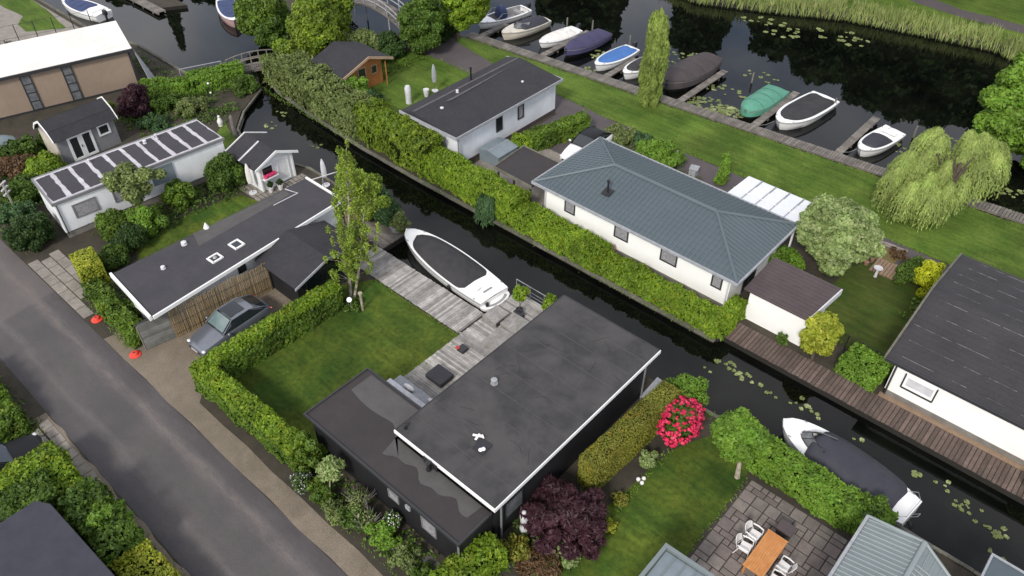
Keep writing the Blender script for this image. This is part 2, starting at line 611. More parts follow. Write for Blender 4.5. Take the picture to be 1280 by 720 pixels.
nm('roof_sage', (0.1840, 0.2129, 0.2165), (0.1515, 0.1804, 0.1840), .5, rough=.5, c3=(0.1227, 0.1479, 0.1515), scale3=3, amt3=.4, bump=.08)
nm('roof_sage_rib', (0.2372, 0.2715, 0.2754), (0.2028, 0.2333, 0.2372), .5, rough=.5)
nm('roof_brown', (0.0638, 0.0465, 0.0480), (0.0825, 0.0615, 0.0615), .7, rough=.75, c3=(0.0413, 0.0315, 0.0338), scale3=3, amt3=.6, stretch=(1, 8, 1), bump=.3, bscale=5)
nm('roof_white_sheet', (.72, .74, .77), (.66, .68, .72), .8, rough=.4)
nm('stripe_paint', (.56, .54, .57), (.42, .40, .43), 1.5, rough=.6, c3=(.30, .29, .31), scale3=4, amt3=.5)
nm('dark_cladding', (.008, .008, .010), (.012, .012, .014), 1, rough=.6, stretch=(1, 1, 5), bump=.2, bscale=6)
nm('dark_trim', (.032, .033, .036), rough=.5)
nm('grey_trim', (.20, .20, .205), rough=.5)
nm('teal_trim', (.12, .155, .165), rough=.5)
nm('glass_dark', (.020, .024, .028), rough=.06, spec=.8)
nm('glass_grey', (.10, .11, .12), (.17, .175, .18), 3, rough=.15)
nm('curtain_glass', (.33, .32, .33), (.20, .20, .21), 6, rough=.25, stretch=(9, 9, .4))
nm('grey_boards', (0.1800, 0.1800, 0.1890), (0.2160, 0.2160, 0.2250), 1, rough=.75, c3=(0.1260, 0.1260, 0.1350), scale3=4, amt3=.4, stretch=(1, 1, 6))
nm('cream_paint', (.50, .45, .38), rough=.7)
nm('orange_wood', (.34, .125, .035), (.42, .17, .05), 2, rough=.6, c3=(.2, .07, .02), scale3=4, amt3=.5, stretch=(1, 1, 6), bump=.2, bscale=5)
nm('barge_tan', (.42, .29, .19), rough=.7)
nm('blue_grey_panel', (0.1500, 0.1875, 0.2100), (0.1875, 0.2250, 0.2475), 1.5, rough=.3)
nm('reed_mat', (.28, .205, .11), (.36, .275, .155), 1.2, rough=.95, c3=(.14, .10, .055), scale3=8, amt3=.7, stretch=(7, 7, .35), bump=.3, bscale=6, bdist=.02, isl=.3)
nm('fence_wood', (.13, .13, .115), (.19, .19, .175), 2, rough=.9, c3=(.08, .085, .07), scale3=4, amt3=.6, stretch=(1, 1, 7), bump=.2, isl=0.25)
nm('gelcoat', (.82, .82, .80), (.79, .79, .77), .6, rough=.22, coat=.3)
nm('cream_hull', (.66, .61, .50), rough=.3, coat=.3)
nm('dark_hull', (.02, .02, .022), rough=.35)
nm('pink_hull', (.45, .30, .29), rough=.35)
nm('tarp_black', (0.0195, 0.0188, 0.0210), (0.0300, 0.0285, 0.0307), 1.5, rough=.7, c3=(0.0413, 0.0390, 0.0420), scale3=3, amt3=.4, bump=.25, bscale=4, bdist=.03)
nm('tarp_brown', (.050, .040, .042), (.063, .052, .052), 1.2, rough=.8, c3=(.038, .031, .033), scale3=3, bump=.25, bscale=4, bdist=.03)
nm('tarp_slate', (0.0240, 0.0248, 0.0360), (0.0320, 0.0320, 0.0448), 1.5, rough=.7, c3=(0.0400, 0.0400, 0.0528), scale3=2.5, amt3=.4, bump=.25, bscale=4, bdist=.03)
nm('tarp_navy', (.040, .035, .085), (.052, .046, .11), 1.5, rough=.7, c3=(.03, .028, .066), scale3=3, bump=.35, bscale=4, bdist=.04)
nm('tarp_blue', (.035, .13, .37), (.05, .16, .42), 1.5, rough=.6, c3=(.03, .10, .29), scale3=3, bump=.25, bscale=4)
nm('tarp_green', (.075, .25, .17), (.10, .30, .21), 1.5, rough=.6, c3=(.05, .17, .12), scale3=3, bump=.35, bscale=4, bdist=.04)
nm('tarp_deepblue', (.02, .035, .10), (.03, .05, .13), 1.5, rough=.6, bump=.2, bscale=4)
nm('boat_grey', (.22, .22, .22), (.28, .28, .28), 1.5, rough=.5)
nm('black_plastic', (.018, .018, .020), rough=.4)
nm('black_soft', (.020, .020, .026), (.028, .028, .034), 3, rough=.85, bump=.1)
nm('rubber', (.022, .022, .022), rough=.85)
nm('steel', (.5, .5, .5), rough=.35, metal=.9)
nm('zinc', (.38, .39, .40), rough=.45, metal=.5)
nm('car_silver', (.19, .205, .235), (.17, .185, .215), 2, rough=.3, metal=.55, coat=.8)
nm('car_white', (.78, .78, .78), rough=.25, coat=.8)
nm('car_black', (.006, .006, .007), rough=.45, coat=0, spec=.3)
nm('car_glass', (.02, .026, .030), rough=.04, spec=.9)
nm('car_glass_green', (.10, .15, .15), (.14, .19, .19), 2, rough=.08, spec=.9)
nm('headlight', (.7, .7, .7), rough=.1, coat=1)
nm('tail_red', (.4, .01, .01), rough=.2, coat=1)
nm('plastic_white', (.76, .74, .72), rough=.45)
nm('teak', (.47, .19, .05), (.56, .25, .08), 3, rough=.55, c3=(.33, .12, .03), scale3=3, amt3=.6, stretch=(9, 1, 1), bump=.1)
nm('cone_red', (.75, .06, .035), (.65, .05, .03), 3, rough=.5)
nm('red_thing', (.5, .04, .03), rough=.5)
nm('stone_white', (.62, .62, .64), (.5, .5, .52), 4, rough=.7, bump=.2)
nm('stone_grey', (.33, .34, .36), (.25, .26, .28), 4, rough=.8, bump=.3)
nm('terracotta', (.30, .16, .11), rough=.85)
nm('mat_brown', (.155, .115, .04), (.12, .11, .04), 1, rough=.95, c3=(.09, .06, .03), scale3=5, bump=.3)
nm('plank_tan', (.27, .19, .125), (.22, .15, .10), 3, rough=.9, c3=(.14, .09, .06), scale3=4, stretch=(6, 1, 1), bump=.2, isl=0.2)
nm('brush_brown', (.16, .085, .055), (.11, .06, .04), 3, rough=1)
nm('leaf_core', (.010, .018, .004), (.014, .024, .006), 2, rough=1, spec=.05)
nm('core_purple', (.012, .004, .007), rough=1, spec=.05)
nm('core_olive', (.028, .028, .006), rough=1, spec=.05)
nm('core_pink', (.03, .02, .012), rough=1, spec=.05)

leafmat('leaf_bright', (.048, .095, .008), (.175, .265, .016), hue=(.22, .275, .022))
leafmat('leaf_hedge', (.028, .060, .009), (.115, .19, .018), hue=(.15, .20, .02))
leafmat('leaf_lime', (.05, .10, .012), (.16, .27, .028), hue=(.10, .22, .02))
leafmat('leaf_mid', (.022, .050, .008), (.09, .15, .018))
leafmat('leaf_dark', (.010, .026, .006), (.045, .085, .016))
leafmat('leaf_blue', (.018, .045, .015), (.07, .13, .045))
leafmat('leaf_olive', (.070, .080, .012), (.185, .19, .025), hue=(.21, .17, .025), trans=.15)
leafmat('leaf_yellow', (.20, .24, .010), (.50, .52, .02), trans=.15)
leafmat('leaf_gold', (.11, .14, .012), (.30, .33, .03), hue=(.38, .37, .05))
leafmat('leaf_pale', (.06, .10, .025), (.27, .34, .12), hue=(.36, .40, .20), nscale=1.6)
leafmat('leaf_willow', (.10, .145, .03), (.30, .36, .10), hue=(.22, .31, .07))
leafmat('leaf_poplar', (.07, .11, .02), (.22, .28, .055))
leafmat('leaf_birch', (.07, .12, .014), (.22, .30, .03), hue=(.26, .30, .05))
leafmat('leaf_wild', (.050, .078, .022), (.20, .235, .08), hue=(.15, .21, .045))
leafmat('leaf_purple', (.016, .006, .009), (.050, .018, .024), trans=.12)
leafmat('leaf_conifer', (.036, .070, .008), (.165, .235, .018), hue=(.20, .26, .02))
leafmat('leaf_brown', (.07, .04, .02), (.15, .09, .045))
leafmat('petal_pink', (.30, .006, .03), (.60, .035, .11), trans=.1, hue=(.62, .12, .19))
leafmat('petal_white', (.42, .42, .44), (.75, .75, .76), trans=.15)
leafmat('petal_magenta', (.5, .03, .12), (.8, .08, .2), trans=.1)
leafmat('reed_blade', (.09, .125, .03), (.22, .27, .08), hue=(.28, .25, .11), nscale=.5)
leafmat('grey_twig', (.10, .09, .085), (.24, .22, .21), trans=.05)
leafmat('grass_blade', (.05, .10, .012), (.14, .21, .03), trans=.2)
leafmat('lily_green', (.07, .09, .025), (.16, .19, .07), trans=.1, hue=(.30, .32, .16))


def lawn_streaks(name, ang):
    m = MATS[name]
    nt = m.node_tree
    b = [n for n in nt.nodes if n.type == 'BSDF_PRINCIPLED'][0]
    src = b.inputs['Base Color'].links[0].from_socket
    f = _ramp(nt, _noise(nt, _coords(nt, (.35, 2.6, 1), (0, 0, ang)), 1.0, 4, .6, .4), .34, .66)
    g = _ramp(nt, _noise(nt, _coords(nt), .22, 3, .5, .6), .36, .64)
    mr = nt.nodes.new('ShaderNodeMapRange')
    mr.inputs['To Min'].default_value = .80
    mr.inputs['To Max'].default_value = 1.16
    nt.links.new(f, mr.inputs['Value'])
    mr2 = nt.nodes.new('ShaderNodeMapRange')
    mr2.inputs['To Min'].default_value = .72
    mr2.inputs['To Max'].default_value = 1.14
    nt.links.new(g, mr2.inputs['Value'])
    mu = nt.nodes.new('ShaderNodeMath')
    mu.operation = 'MULTIPLY'
    nt.links.new(mr.outputs[0], mu.inputs[0])
    nt.links.new(mr2.outputs[0], mu.inputs[1])
    vm = nt.nodes.new('ShaderNodeVectorMath')
    vm.operation = 'SCALE'
    nt.links.new(src, vm.inputs[0])
    nt.links.new(mu.outputs[0], vm.inputs['Scale'])
    nt.links.new(vm.outputs[0], b.inputs['Base Color'])


lawn_streaks('lawn', .15)
lawn_streaks('lawn_rich', 1.2)
lawn_streaks('lawn_dull', .6)


def water_material():
    m, nt, b, out = _mat('water')
    v = _coords(nt, (1, 1, 1))
    f = _ramp(nt, _noise(nt, v, .25, 3), .35, .7)
    col = _mix(nt, f, (.0015, .0018, .0018), (.005, .006, .004))
    nt.links.new(col, b.inputs['Base Color'])
    b.inputs['Roughness'].default_value = .015
    b.inputs['IOR'].default_value = 1.36
    _bump(nt, b, _noise(nt, v, 2.6, 3, .5), .05, .02)


def road_material():
    m, nt, b, out = _mat('asphalt')
    v = _coords(nt)
    st = _coords(nt, (.18, 1, 1))
    base = _mix(nt, _ramp(nt, _noise(nt, v, .3, 5, .65), .38, .62), (0.0708, 0.0647, 0.0671), (0.0976, 0.0866, 0.0854))
    wv = nt.nodes.new('ShaderNodeSeparateXYZ')
    g = nt.nodes.new('ShaderNodeNewGeometry')
    nt.links.new(g.outputs['Position'], wv.inputs[0])
    nz = _noise(nt, st, 1.1, 6, .7)
    y = nt.nodes.new('ShaderNodeMath'); y.operation = 'MULTIPLY_ADD'
    nt.links.new(nz, y.inputs[0]); y.inputs[1].default_value = .75
    nt.links.new(wv.outputs[1], y.inputs[2])
    brk = _ramp(nt, _noise(nt, _coords(nt, (.5, 1.5, 1)), 1.3, 5, .7), .30, .62)
    def band(c, w, col_in, colr, amt):
        s = nt.nodes.new('ShaderNodeMath'); s.operation = 'SUBTRACT'
        nt.links.new(y.outputs[0], s.inputs[0]); s.inputs[1].default_value = c
        a = nt.nodes.new('ShaderNodeMath'); a.operation = 'ABSOLUTE'
        nt.links.new(s.outputs[0], a.inputs[0])
        r = _ramp(nt, a.outputs[0], w, 0)
        mu = nt.nodes.new('ShaderNodeMath'); mu.operation = 'MULTIPLY'
        nt.links.new(r, mu.inputs[0]); mu.inputs[1].default_value = amt
        m2 = nt.nodes.new('ShaderNodeMath'); m2.operation = 'MULTIPLY'
        nt.links.new(mu.outputs[0], m2.inputs[0]); nt.links.new(brk, m2.inputs[1])
        return _mix(nt, m2.outputs[0], col_in, colr)
    c = band(6.95, .40, base, (0.1830, 0.1562, 0.1440), .85)
    c = band(4.95, .34, c, (0.1403, 0.1244, 0.1183), .75)
    c = band(7.9, .65, c, (0.0537, 0.0451, 0.0488), .85)
    c = band(3.8, .6, c, (0.0464, 0.0427, 0.0500), .9)
    c = band(5.95, .6, c, (0.0671, 0.0671, 0.0634), .7)
    # older, browner surface beyond the joint at the far end
    jx = nt.nodes.new('ShaderNodeMath'); jx.operation = 'MULTIPLY_ADD'
    nt.links.new(wv.outputs[1], jx.inputs[0]); jx.inputs[1].default_value = .12
    nt.links.new(wv.outputs[0], jx.inputs[2])
    c = _mix(nt, _ramp(nt, jx.outputs[0], -40.2, -40.5), c, _mix(nt, .45, c, (0.1525, 0.1293, 0.1196)))
    f = _ramp(nt, _noise(nt, v, 30, 4, .7), .40, .66)
    c = _mix(nt, f, c, _mix(nt, .45, c, (0.0305, 0.0305, 0.0305)))
    f = _ramp(nt, _noise(nt, v, 47, 2, .7), .60, .72)
    c = _mix(nt, f, c, _mix(nt, .3, c, (0.3050, 0.2806, 0.2562)))
    nt.links.new(c, b.inputs['Base Color'])
    b.inputs['Roughness'].default_value = .85
    _bump(nt, b, _noise(nt, v, 50, 3), .35, .012)


water_material()
road_material()
nm('asphalt_patch', (0.0528, 0.0528, 0.0521), (0.0607, 0.0594, 0.0581), .5, rough=.85, c3=(0.0396, 0.0396, 0.0396), scale3=30, amt3=.5, bump=.2, bscale=50)

# ------------------------------------------------------------------ setting
WZ = -0.32
# the land is one sheet with the canal and the pond cut out of it; the sheet turns down at every bank
south = [(-400, -300), (400, -300), (400, 24.5), (-22.0, 24.5), (-22.0, 22.35), (-30.3, 22.35), (-30.3, 24.4), (-36.5, 24.6), (-40.5, 24.7),
         (-43.5, 23.7), (-46.0, 23.4), (-48.6, 24.3), (-50.6, 26.2), (-52.6, 29.4), (-55, 30.6), (-57.6, 30.3), (-58.4, 26.5), (-66.6, 26.6), (-73, 25.4), (-400, 25.4)]
island = [(-54.5, 31.2), (-51, 30.0), (-46, 29.5), (-40, 29.1), (-34, 28.9), (-11.8, 29.0), (-11.4, 29.5), (400, 29.5), (400, 52.5), (34, 53.4), (-10, 49.65), (-47.2, 46.45), (-49.8, 46.4), (-51.2, 44.2), (-53, 41.6), (-55.4, 38.4), (-56, 34)]
north = [(-60, 90), (-44, 68), (-36.4, 66.9), (-30.5, 69.4), (-24.2, 72.6), (-18.0, 73.9), (-12, 75.0), (-8, 73.5), (-4.5, 68), (-3.4, 60), (0, 55.5), (400, 55), (400, 400), (-400, 400), (-400, 60), (-110, 55)]
west = [(-400, 60), (-110, 55), (-78, 40), (-73, 34.2), (-71.2, 34.2), (-72.5, 32.0), (-78, 31.4), (-400, 31.4)]
g = MB()
for poly in (south, island, north, west):
    n = len(poly)
    v = [(p[0], p[1], 0) for p in poly] + [(p[0], p[1], -1.6) for p in poly]
    g.add(v, [tuple(range(n))])
    g.add(v, [(i, n + i, n + (i + 1) % n, (i + 1) % n) for i in range(n)], 1)
g.build('ground', ['earth', 'bank_side'])['kind'] = 'structure'
struct('canal_bed', MB().sheet([(-420, -320), (420, -320), (420, 420), (-420, 420)], -1.55), 'earth')
struct('water', MB().sheet([(-410, -310), (410, -310), (410, 410), (-410, 410)], WZ), 'water')


def wavy(pts, amp=.12, step=.8, seed=0):
    """polygon outline resampled and slightly disturbed so that turf edges are not ruled lines"""
    out = []
    n = len(pts)
    for i in range(n):
        a, b = Vector(pts[i]), Vector(pts[(i + 1) % n])
        L = (b - a).length
        k = max(1, min(60, int(L / step)))
        nv = Vector((-(b - a).y, (b - a).x)).normalized()
        for j in range(k):
            p = a.lerp(b, j / k)
            o = amp * (math.sin(p.x * 1.7 + p.y * 2.3 + seed) * .6 + math.sin(p.x * 4.1 - p.y * 3.3) * .4)
            out.append(tuple(p + nv * o))
    return out


struct('road', MB().sheet([(-160, 3.4), (160, 3.4), (160, 7.6), (-160, 7.6)], .008), 'asphalt')
struct('gravel_verge', MB().sheet(wavy([(-35.6, 7.62), (90, 7.62), (90, 8.55), (-28.0, 8.6), (-28.9, 9.3), (-29.2, 16.9), (-33.6, 16.9), (-33.4, 8.9), (-35.4, 8.9)], .05, .25), .0105), 'gravel')
struct('verge_near', MB().sheet(wavy([(-33, 2.75), (-20, 2.75), (-20, 3.36), (-33, 3.36)], .08, .3), .0105), 'gravel')
struct('lawn', MB().sheet(wavy([(-29.0, 10.2), (-22, 10.2), (-22.0, 14.2), (-21.5, 15.4), (-21.5, 20.25), (-28.6, 20.25), (-30.0, 18)], .03), .006), 'lawn_rich')
struct('lawn_side', MB().sheet(wavy([(-10.2, 12.8), (-9.0, 12.6), (-6.0, 15.4), (-6.05, 22.3), (-6.7, 24.2), (-8.2, 24.2), (-9.4, 21.5)], .06), .006), 'lawn_rich')
struct('lawn_caravan', MB().sheet(wavy([(-41.6, 12.6), (-37.6, 11.5), (-37.5, 19.4), (-39.4, 20.4), (-41.4, 20.0), (-42.1, 17)], .08), .006), 'lawn_rich')
struct('lawn_bank', MB().sheet(wavy([(-47.8, 21.5), (-43.6, 21.5), (-44.6, 23.2), (-48.4, 23.8), (-50.4, 24.6)], .08), .006), 'lawn')
struct('lawn_corner', MB().sheet(wavy([(-88, 22.5), (-83.0, 22.6), (-80.0, 22.9), (-78.6, 21.8), (-76.5, 21.6), (-74.6, 24.3), (-80, 25.0), (-92, 25.2)], .04), .008), 'lawn')
struct('terrace_corner', MB().sheet([(-92, 16.5), (-68, 16.5), (-68, 25.1), (-92, 25.1)], .004), 'stone_slab')
struct('lawn_island', MB().sheet(wavy([(-50.4, 34.2), (-38.2, 30.6), (-38.2, 42.2), (-45.6, 42.2), (-49, 41.4)], .1), .006), 'lawn')
struct('lawn_pond', MB().sheet(wavy([(-47.6, 45.3), (-46.2, 44.9), (-42, 44.45), (-37, 44.2), (-30, 43.65), (-24, 43.4), (34, 43.35), (34, 53.3), (-12, 49.45), (-47.4, 46.3)], .10, .6), .006), 'lawn')
struct('lawn_back', MB().sheet(wavy([(-9.2, 33.0), (-3.9, 33.0), (-3.9, 41.4), (-8.8, 41.0)], .08), .006), 'lawn_dull')
struct('path', MB().sheet(wavy([(-50.8, 43.0), (-49.5, 42.0), (-42, 41.9), (-33.6, 41.8), (-29, 40.8), (-26, 40.9), (70, 41.6), (70, 43.3), (-24, 43.35), (-30, 43.6), (-37, 44.1), (-42, 44.4), (-47.0, 45.4), (-49.6, 46.2)], .05), .010), 'path')
struct('forecourt', MB().sheet([(-32.7, 37.5), (-25.6, 37.5), (-25.6, 42), (-32.7, 42)], .005), 'path')
struct('side_path', MB().sheet([(-32.7, 31.2), (-25.9, 31.2), (-25.9, 37.5), (-32.7, 37.5)], .005), 'stone_slab')
struct('house_strip', MB().sheet([(-25.9, 31.2), (-11.9, 31.2), (-11.9, 32.6), (-25.9, 32.6)], .005), 'stone_slab')
struct('far_grass', MB().sheet(wavy([(-60, 88), (-43.5, 69.2), (-36.2, 68.2), (-30.5, 70.9), (-24.2, 74.0), (-18.0, 75.2), (-12, 76.4), (-7, 75), (-2.5, 68), (-2, 61), (1, 57), (60, 57), (60, 140), (-60, 140)], .2), .006), 'lawn')
struct('far_path', MB().sheet(wavy([(-24.5, 80.6), (-17, 79.4), (-9, 79.6), (0, 80.5), (0, 82.4), (-9, 81.4), (-17, 81.2), (-24, 82.6)], .1), .012), 'path')
struct('garden_bed', MB().sheet(wavy([(-21, 8.8), (-12.2, 8.8), (-12.2, 10.6), (-21, 10.6)], .05), .007), 'earth')


def slabs(name, rects, mat, z=.035):
    mb = MB()
    for (cx, cy, dx, dy) in rects:
        mb.obox((cx, cy, z / 2 + random.uniform(-.004, .004)), (dx - .03, dy - .03, z), random.uniform(-.012, .012))
    o = mb.build(name, mat, bevel=.008)
    o['kind'] = 'structure'
    return o


# stepping slabs in front of the caravan and along the near verge
R_ = []
for i in range(7):
    for j in range(5):
        x, y = -44.2 + i * .98 + (j % 2) * .35, 7.95 + j * .62
        if (i > 4 and j > 0) or (i < 1 and j > 2) or (i < 2 and j > 3) or (j > 3 and i > 3):
            continue
        R_.append((x, y, .97, .6))
slabs('stepping_slabs', R_, 'stone_slab')
slabs('kerb_slabs', [(-32.2 + i * .62, 3.0, .6, .5) for i in range(11)] + [(-32.0 + i * .62, 2.45, .6, .5) for i in range(3)], 'stone_slab')
slabs('house_slabs', [(-15.0 + i * .62, 10.25 - j * .52, .6, .5) for i in range(6) for j in range(2)], 'bitumen_light', .04)
slabs('shed_terrace', [(-42.2 + i * .5, 20.4 + j * .3, .49, .28) for i in range(8) for j in range(3)] + [(-40.2 + i * .5, 21.3 + j * .3, .49, .28) for i in range(4) for j in range(10)], 'stone_slab', .03)

# patio of mixed pavers
mb = MB()
random.seed(3)
S_ = .3
gx, gy = 24, 22
occ = [[0] * gy for _ in range(gx)]
for i in range(gx):
    for j in range(gy):
        if occ[i][j]:
            continue
        opts = [(2, 2), (2, 1), (1, 2), (2, 2), (2, 2), (1, 1)]
        random.shuffle(opts)
        opts.append((1, 1))
        for (a, b_) in opts:
            if i + a <= gx and j + b_ <= gy and not any(occ[i + p][j + q] for p in range(a) for q in range(b_)):
                break
        for p in range(a):
            for q in range(b_):
                occ[i + p][j + q] = 1
        x, y = -5.85 + i * S_, 15.9 + j * S_
        h = .05 + random.uniform(-.004, .005)
        mb.box(x + .02, x + a * S_ - .02, y + .02, y + b_ * S_ - .02, .01, h, random.choice((0, 0, 1)))
o = mb.build('patio', ['paver', 'paver_brown'], bevel=.02)
o['kind'] = 'structure'
struct('patio_bed', MB().sheet([(-5.9, 15.8), (1.6, 15.8), (1.6, 22.6), (-5.9, 22.6)], .012), 'joint_sand')


# bank edgings
def edging(name, label, pts, w, z, mat, group=None, board=1.2):
    mb = MB()
    for i in range(len(pts) - 1):
        a, b = Vector(pts[i]), Vector(pts[i + 1])
        L = (b - a).length
        k = max(1, int(L / board))
        d = (b - a).normalized()
        an = math.atan2(d.y, d.x)
        for j in range(k):
            c = a.lerp(b, (j + .5) / k)
            mb.obox((c.x + random.uniform(-.01, .01), c.y + random.uniform(-.015, .015), z / 2 - .04), (L / k - .012, w, z + .08), an)
    return tag(mb.build(name, mat, bevel=.01), label, 'edging', group)


edging('bank_edging', 'weathered timber edging under the long bright hedge along the far side of the canal', [(-54.5, 31.0), (-51, 29.8), (-46, 29.3), (-40, 28.9), (-34, 28.80), (-11.6, 28.95)], .24, .05, 'edge_wood')
edging('bank_edging', 'narrow timber bank edging beside the tan building at the top left water', [(-57.9, 29.6), (-58.55, 26.7), (-66.6, 26.75), (-73, 25.55), (-90, 25.55)], .22, .10, 'edge_wood')
edging('bank_edging', 'timber bank edging by the little lawn between caravan and canal', [(-52.3, 29.2), (-50.4, 26.3), (-48.5, 24.5), (-46, 23.6), (-43.5, 23.9), (-40.5, 24.85), (-36.5, 24.75), (-32.4, 24.6)], .16, .07, 'edge_wood')
edging('bank_edging', 'timber edging below the round tree and the covered cabin boat', [(-12.0, 24.55), (8, 24.55)], .18, .06, 'edge_wood')
edging('lawn_edging', 'grey kerb between the brown mat and the path near the big pale tree', [(-9.6, 42.55), (-6.9, 42.75)], .14, .22, 'stone_slab', board=.6)


def boardwalk(name, label, x0, x1, y0, y1, z, mat, along='x', pl=.145, group=None, bearer=True, cat='boardwalk', skew=0, gap=.006):
    mb = MB()
    if along == 'x':            # planks laid across, marching along x
        n = int((x1 - x0) / pl)
        for i in range(n):
            mb.box(x0 + i * pl + gap, x0 + (i + 1) * pl - gap, y0 + random.uniform(-.02, .02), y1 + random.uniform(-.02, .02), z - .03, z + random.uniform(-.004, .005))
    else:
        n = int((y1 - y0) / pl)
        for i in range(n):
            mb.box(x0 + random.uniform(-.02, .02), x1 + random.uniform(-.02, .02), y0 + i * pl + gap, y0 + (i + 1) * pl - gap, z - .03, z + random.uniform(-.004, .005))
    if bearer:
        if along == 'x':
            for y in (y0 + .12, y1 - .12):
                mb.box(x0, x1, y - .05, y + .05, z - .17, z - .034)
        else:
            for x in (x0 + .12, x1 - .12):
                mb.box(x - .05, x + .05, y0, y1, z - .17, z - .034)
        step = 1.8
        L = (x1 - x0) if along == 'x' else (y1 - y0)
        for i in range(int(L / step) + 1):
            for e in (0, 1):
                if along == 'x':
                    c = (min(x0 + .1 + i * step, x1 - .1), (y0 + .12, y1 - .12)[e])
                else:
                    c = ((x0 + .12, x1 - .12)[e], min(y0 + .1 + i * step, y1 - .1))
                mb.tube([(c[0], c[1], -1.5), (c[0], c[1], z - .175)], .07, 8)
    if skew:
        mb.v = [(p[0], p[1] + skew * (p[0] - x0), p[2]) for p in mb.v]
    return tag(mb.build(name, mat), label, cat, group)


boardwalk('boardwalk', 'long weathered boardwalk along the mown grass bank of the pond', -47.2, 34, 46.6, 47.58, .07, 'pier_wood', skew=.087, pl=.2, gap=.016)
boardwalk('boardwalk', 'dark brown plank walkway below the white house walls on the right of the canal', -11.55, 14, 29.5, 30.98, .02, 'walk_wood', pl=.21, gap=.02)
struct('plinth_path', MB().box(-3.7, 14, 31.0, 31.29, 0, .05), 'plank_tan')
struct('bank_strip', MB().sheet([(-11.3, 30.9), (-3.8, 30.9), (-3.8, 31.4), (-11.3, 31.4)], .01), 'earth')
boardwalk('deck', 'pale grey timber terrace deck beside the white motorboat', -30.8, -21.9, 20.32, 22.32, .06, 'deck_wood_x', pl=.14, cat='deck')
boardwalk('deck', 'narrow pale timber deck running along the black flat roofed house', -21.86, -17.75, 15.1, 25.0, .06, 'deck_wood', 'y', pl=.14, cat='deck')
boardwalk('landing_stage', 'dark grey landing stage with the potted bush at the bow of the white motorboat', -34.4, -30.36, 22.4, 24.9, .04, 'pier_wood', 'y', cat='landing stage')
P_ = 'finger piers between the moored boats'
for (x, y0, y1, lab) in [(-46.15, 47.7, 51.0, 'short finger pier between the open boat and the cream hulled boat'),
                         (-39.75, 48.2, 54.6, 'finger pier between the white covered dinghy and the navy covered boat'),
                         (-33.55, 48.75, 53.0, 'finger pier between the blue covered boat and the black covered boat'),
                         (-26.95, 49.3, 56.0, 'broad finger pier to the right of the big brown tarpaulin boat'),
                         (-20.95, 49.85, 56.6, 'finger pier between the green covered boat and the black and white sloop'),
                         (-14.75, 50.4, 57.0, 'finger pier left of the small white boat by the willow')]:
    boardwalk('finger_pier', lab, x - .28, x + .28, y0, y1, .05, 'pier_wood', 'y', group=P_, cat='pier')
def post(x, y, h, lab, r=.07, mat='post_wood', grp='mooring posts standing in the water'):
    return tag(MB().tube([(x, y, -1.5), (x, y, h * .6), (x + .01, y, h)], [r, r, r * .92], 9).build('mooring_post', mat, smooth=True), lab, 'post', grp)


post(-24.6, 56.2, .55, 'lone mooring post between the brown and the green covered boats')
post(-17.9, 56.6, .6, 'mooring post right of the black and white sloop')
post(-11.8, 56.6, .6, 'mooring post right of the small white boat near the willow')
post(-39.9, 55.3, .7, 'mooring post at the outer end of the pier by the navy covered boat')
post(-41.9, 54.2, .75, 'thin pale mooring post behind the white covered dinghy')
post(-35.6, 54.9, .75, 'mooring post behind the blue covered boat')


# ------------------------------------------------------------------ buildings
def window(parent, face, plane, a0, a1, z0, z1, frame='dark_trim', pane='glass_dark', fw=.07, mullv=0, mullh=0, name='window', label=None, depth=.05, sill=None):
    """face: '+x','-x','+y','-y'; plane = wall coordinate; a0..a1 along the wall"""
    sg = 1 if face[0] == '+' else -1
    ax = face[1]
    mb = MB()

    def bx(m, u0, u1, z0_, z1_, d0, d1, mi=0):
        p0, p1 = sorted((plane + sg * d0, plane + sg * d1))
        if ax == 'x':
            m.box(p0, p1, u0, u1, z0_, z1_, mi)
        else:
            m.box(u0, u1, p0, p1, z0_, z1_, mi)
    bx(mb, a0, a0 + fw, z0, z1, .002, depth)
    bx(mb, a1 - fw, a1, z0, z1, .002, depth)
    bx(mb, a0 + fw, a1 - fw, z1 - fw, z1, .002, depth)
    bx(mb, a0 + fw, a1 - fw, z0, z0 + fw, .002, depth)
    for i in range(mullv):
        c = a0 + (a1 - a0) * (i + 1) / (mullv + 1)
        bx(mb, c - fw * .35, c + fw * .35, z0 + fw, z1 - fw, .004, depth - .006)
    for i in range(mullh):
        c = z0 + (z1 - z0) * (i + 1) / (mullh + 1)
        bx(mb, a0 + fw, a1 - fw, c - fw * .35, c + fw * .35, .006, depth - .008)
    o = mb.build(name, frame, parent)
    if label:
        o['label'] = label
    pm = MB()
    bx(pm, a0 + fw * .6, a1 - fw * .6, z0 + fw * .6, z1 - fw * .6, .003, .018)
    pm.build('pane', pane, o)
    if sill:
        sm = MB()
        bx(sm, a0 - .05, a1 + .05, z0 - .05, z0 - .002, .004, .13)
        sm.build('sill', sill, o)
    return o


def downpipe(parent, x, y, z0, z1, mat='zinc', lean=0):
    return MB().tube([(x, y, z1), (x, y, (z0 + z1) / 2), (x, y, z0)], .045, 8).build('downpipe', mat, parent, smooth=True)


def vent(x, y, z, label, h=.35, r=.06, mat='zinc', cap=True, parent=None):
    mb = MB().tube([(x, y, z), (x, y, z + h)], r, 10)
    mb.tube([(x, y, z + .001), (x, y, z + .03)], r * 1.9, 12)
    if cap:
        mb.tube([(x, y, z + h + .03), (x, y, z + h + .08), (x, y, z + h + .12)], [r * 1.7, r * 1.7, r * .5], 10)
        mb.tube([(x, y, z + h - .001), (x, y, z + h + .031)], r * .6, 8)
    o = mb.build('vent_pipe', mat, parent, smooth=True)
    if parent is None:
        tag(o, label, 'vent')
    elif label:
        o['label'] = label
    return o


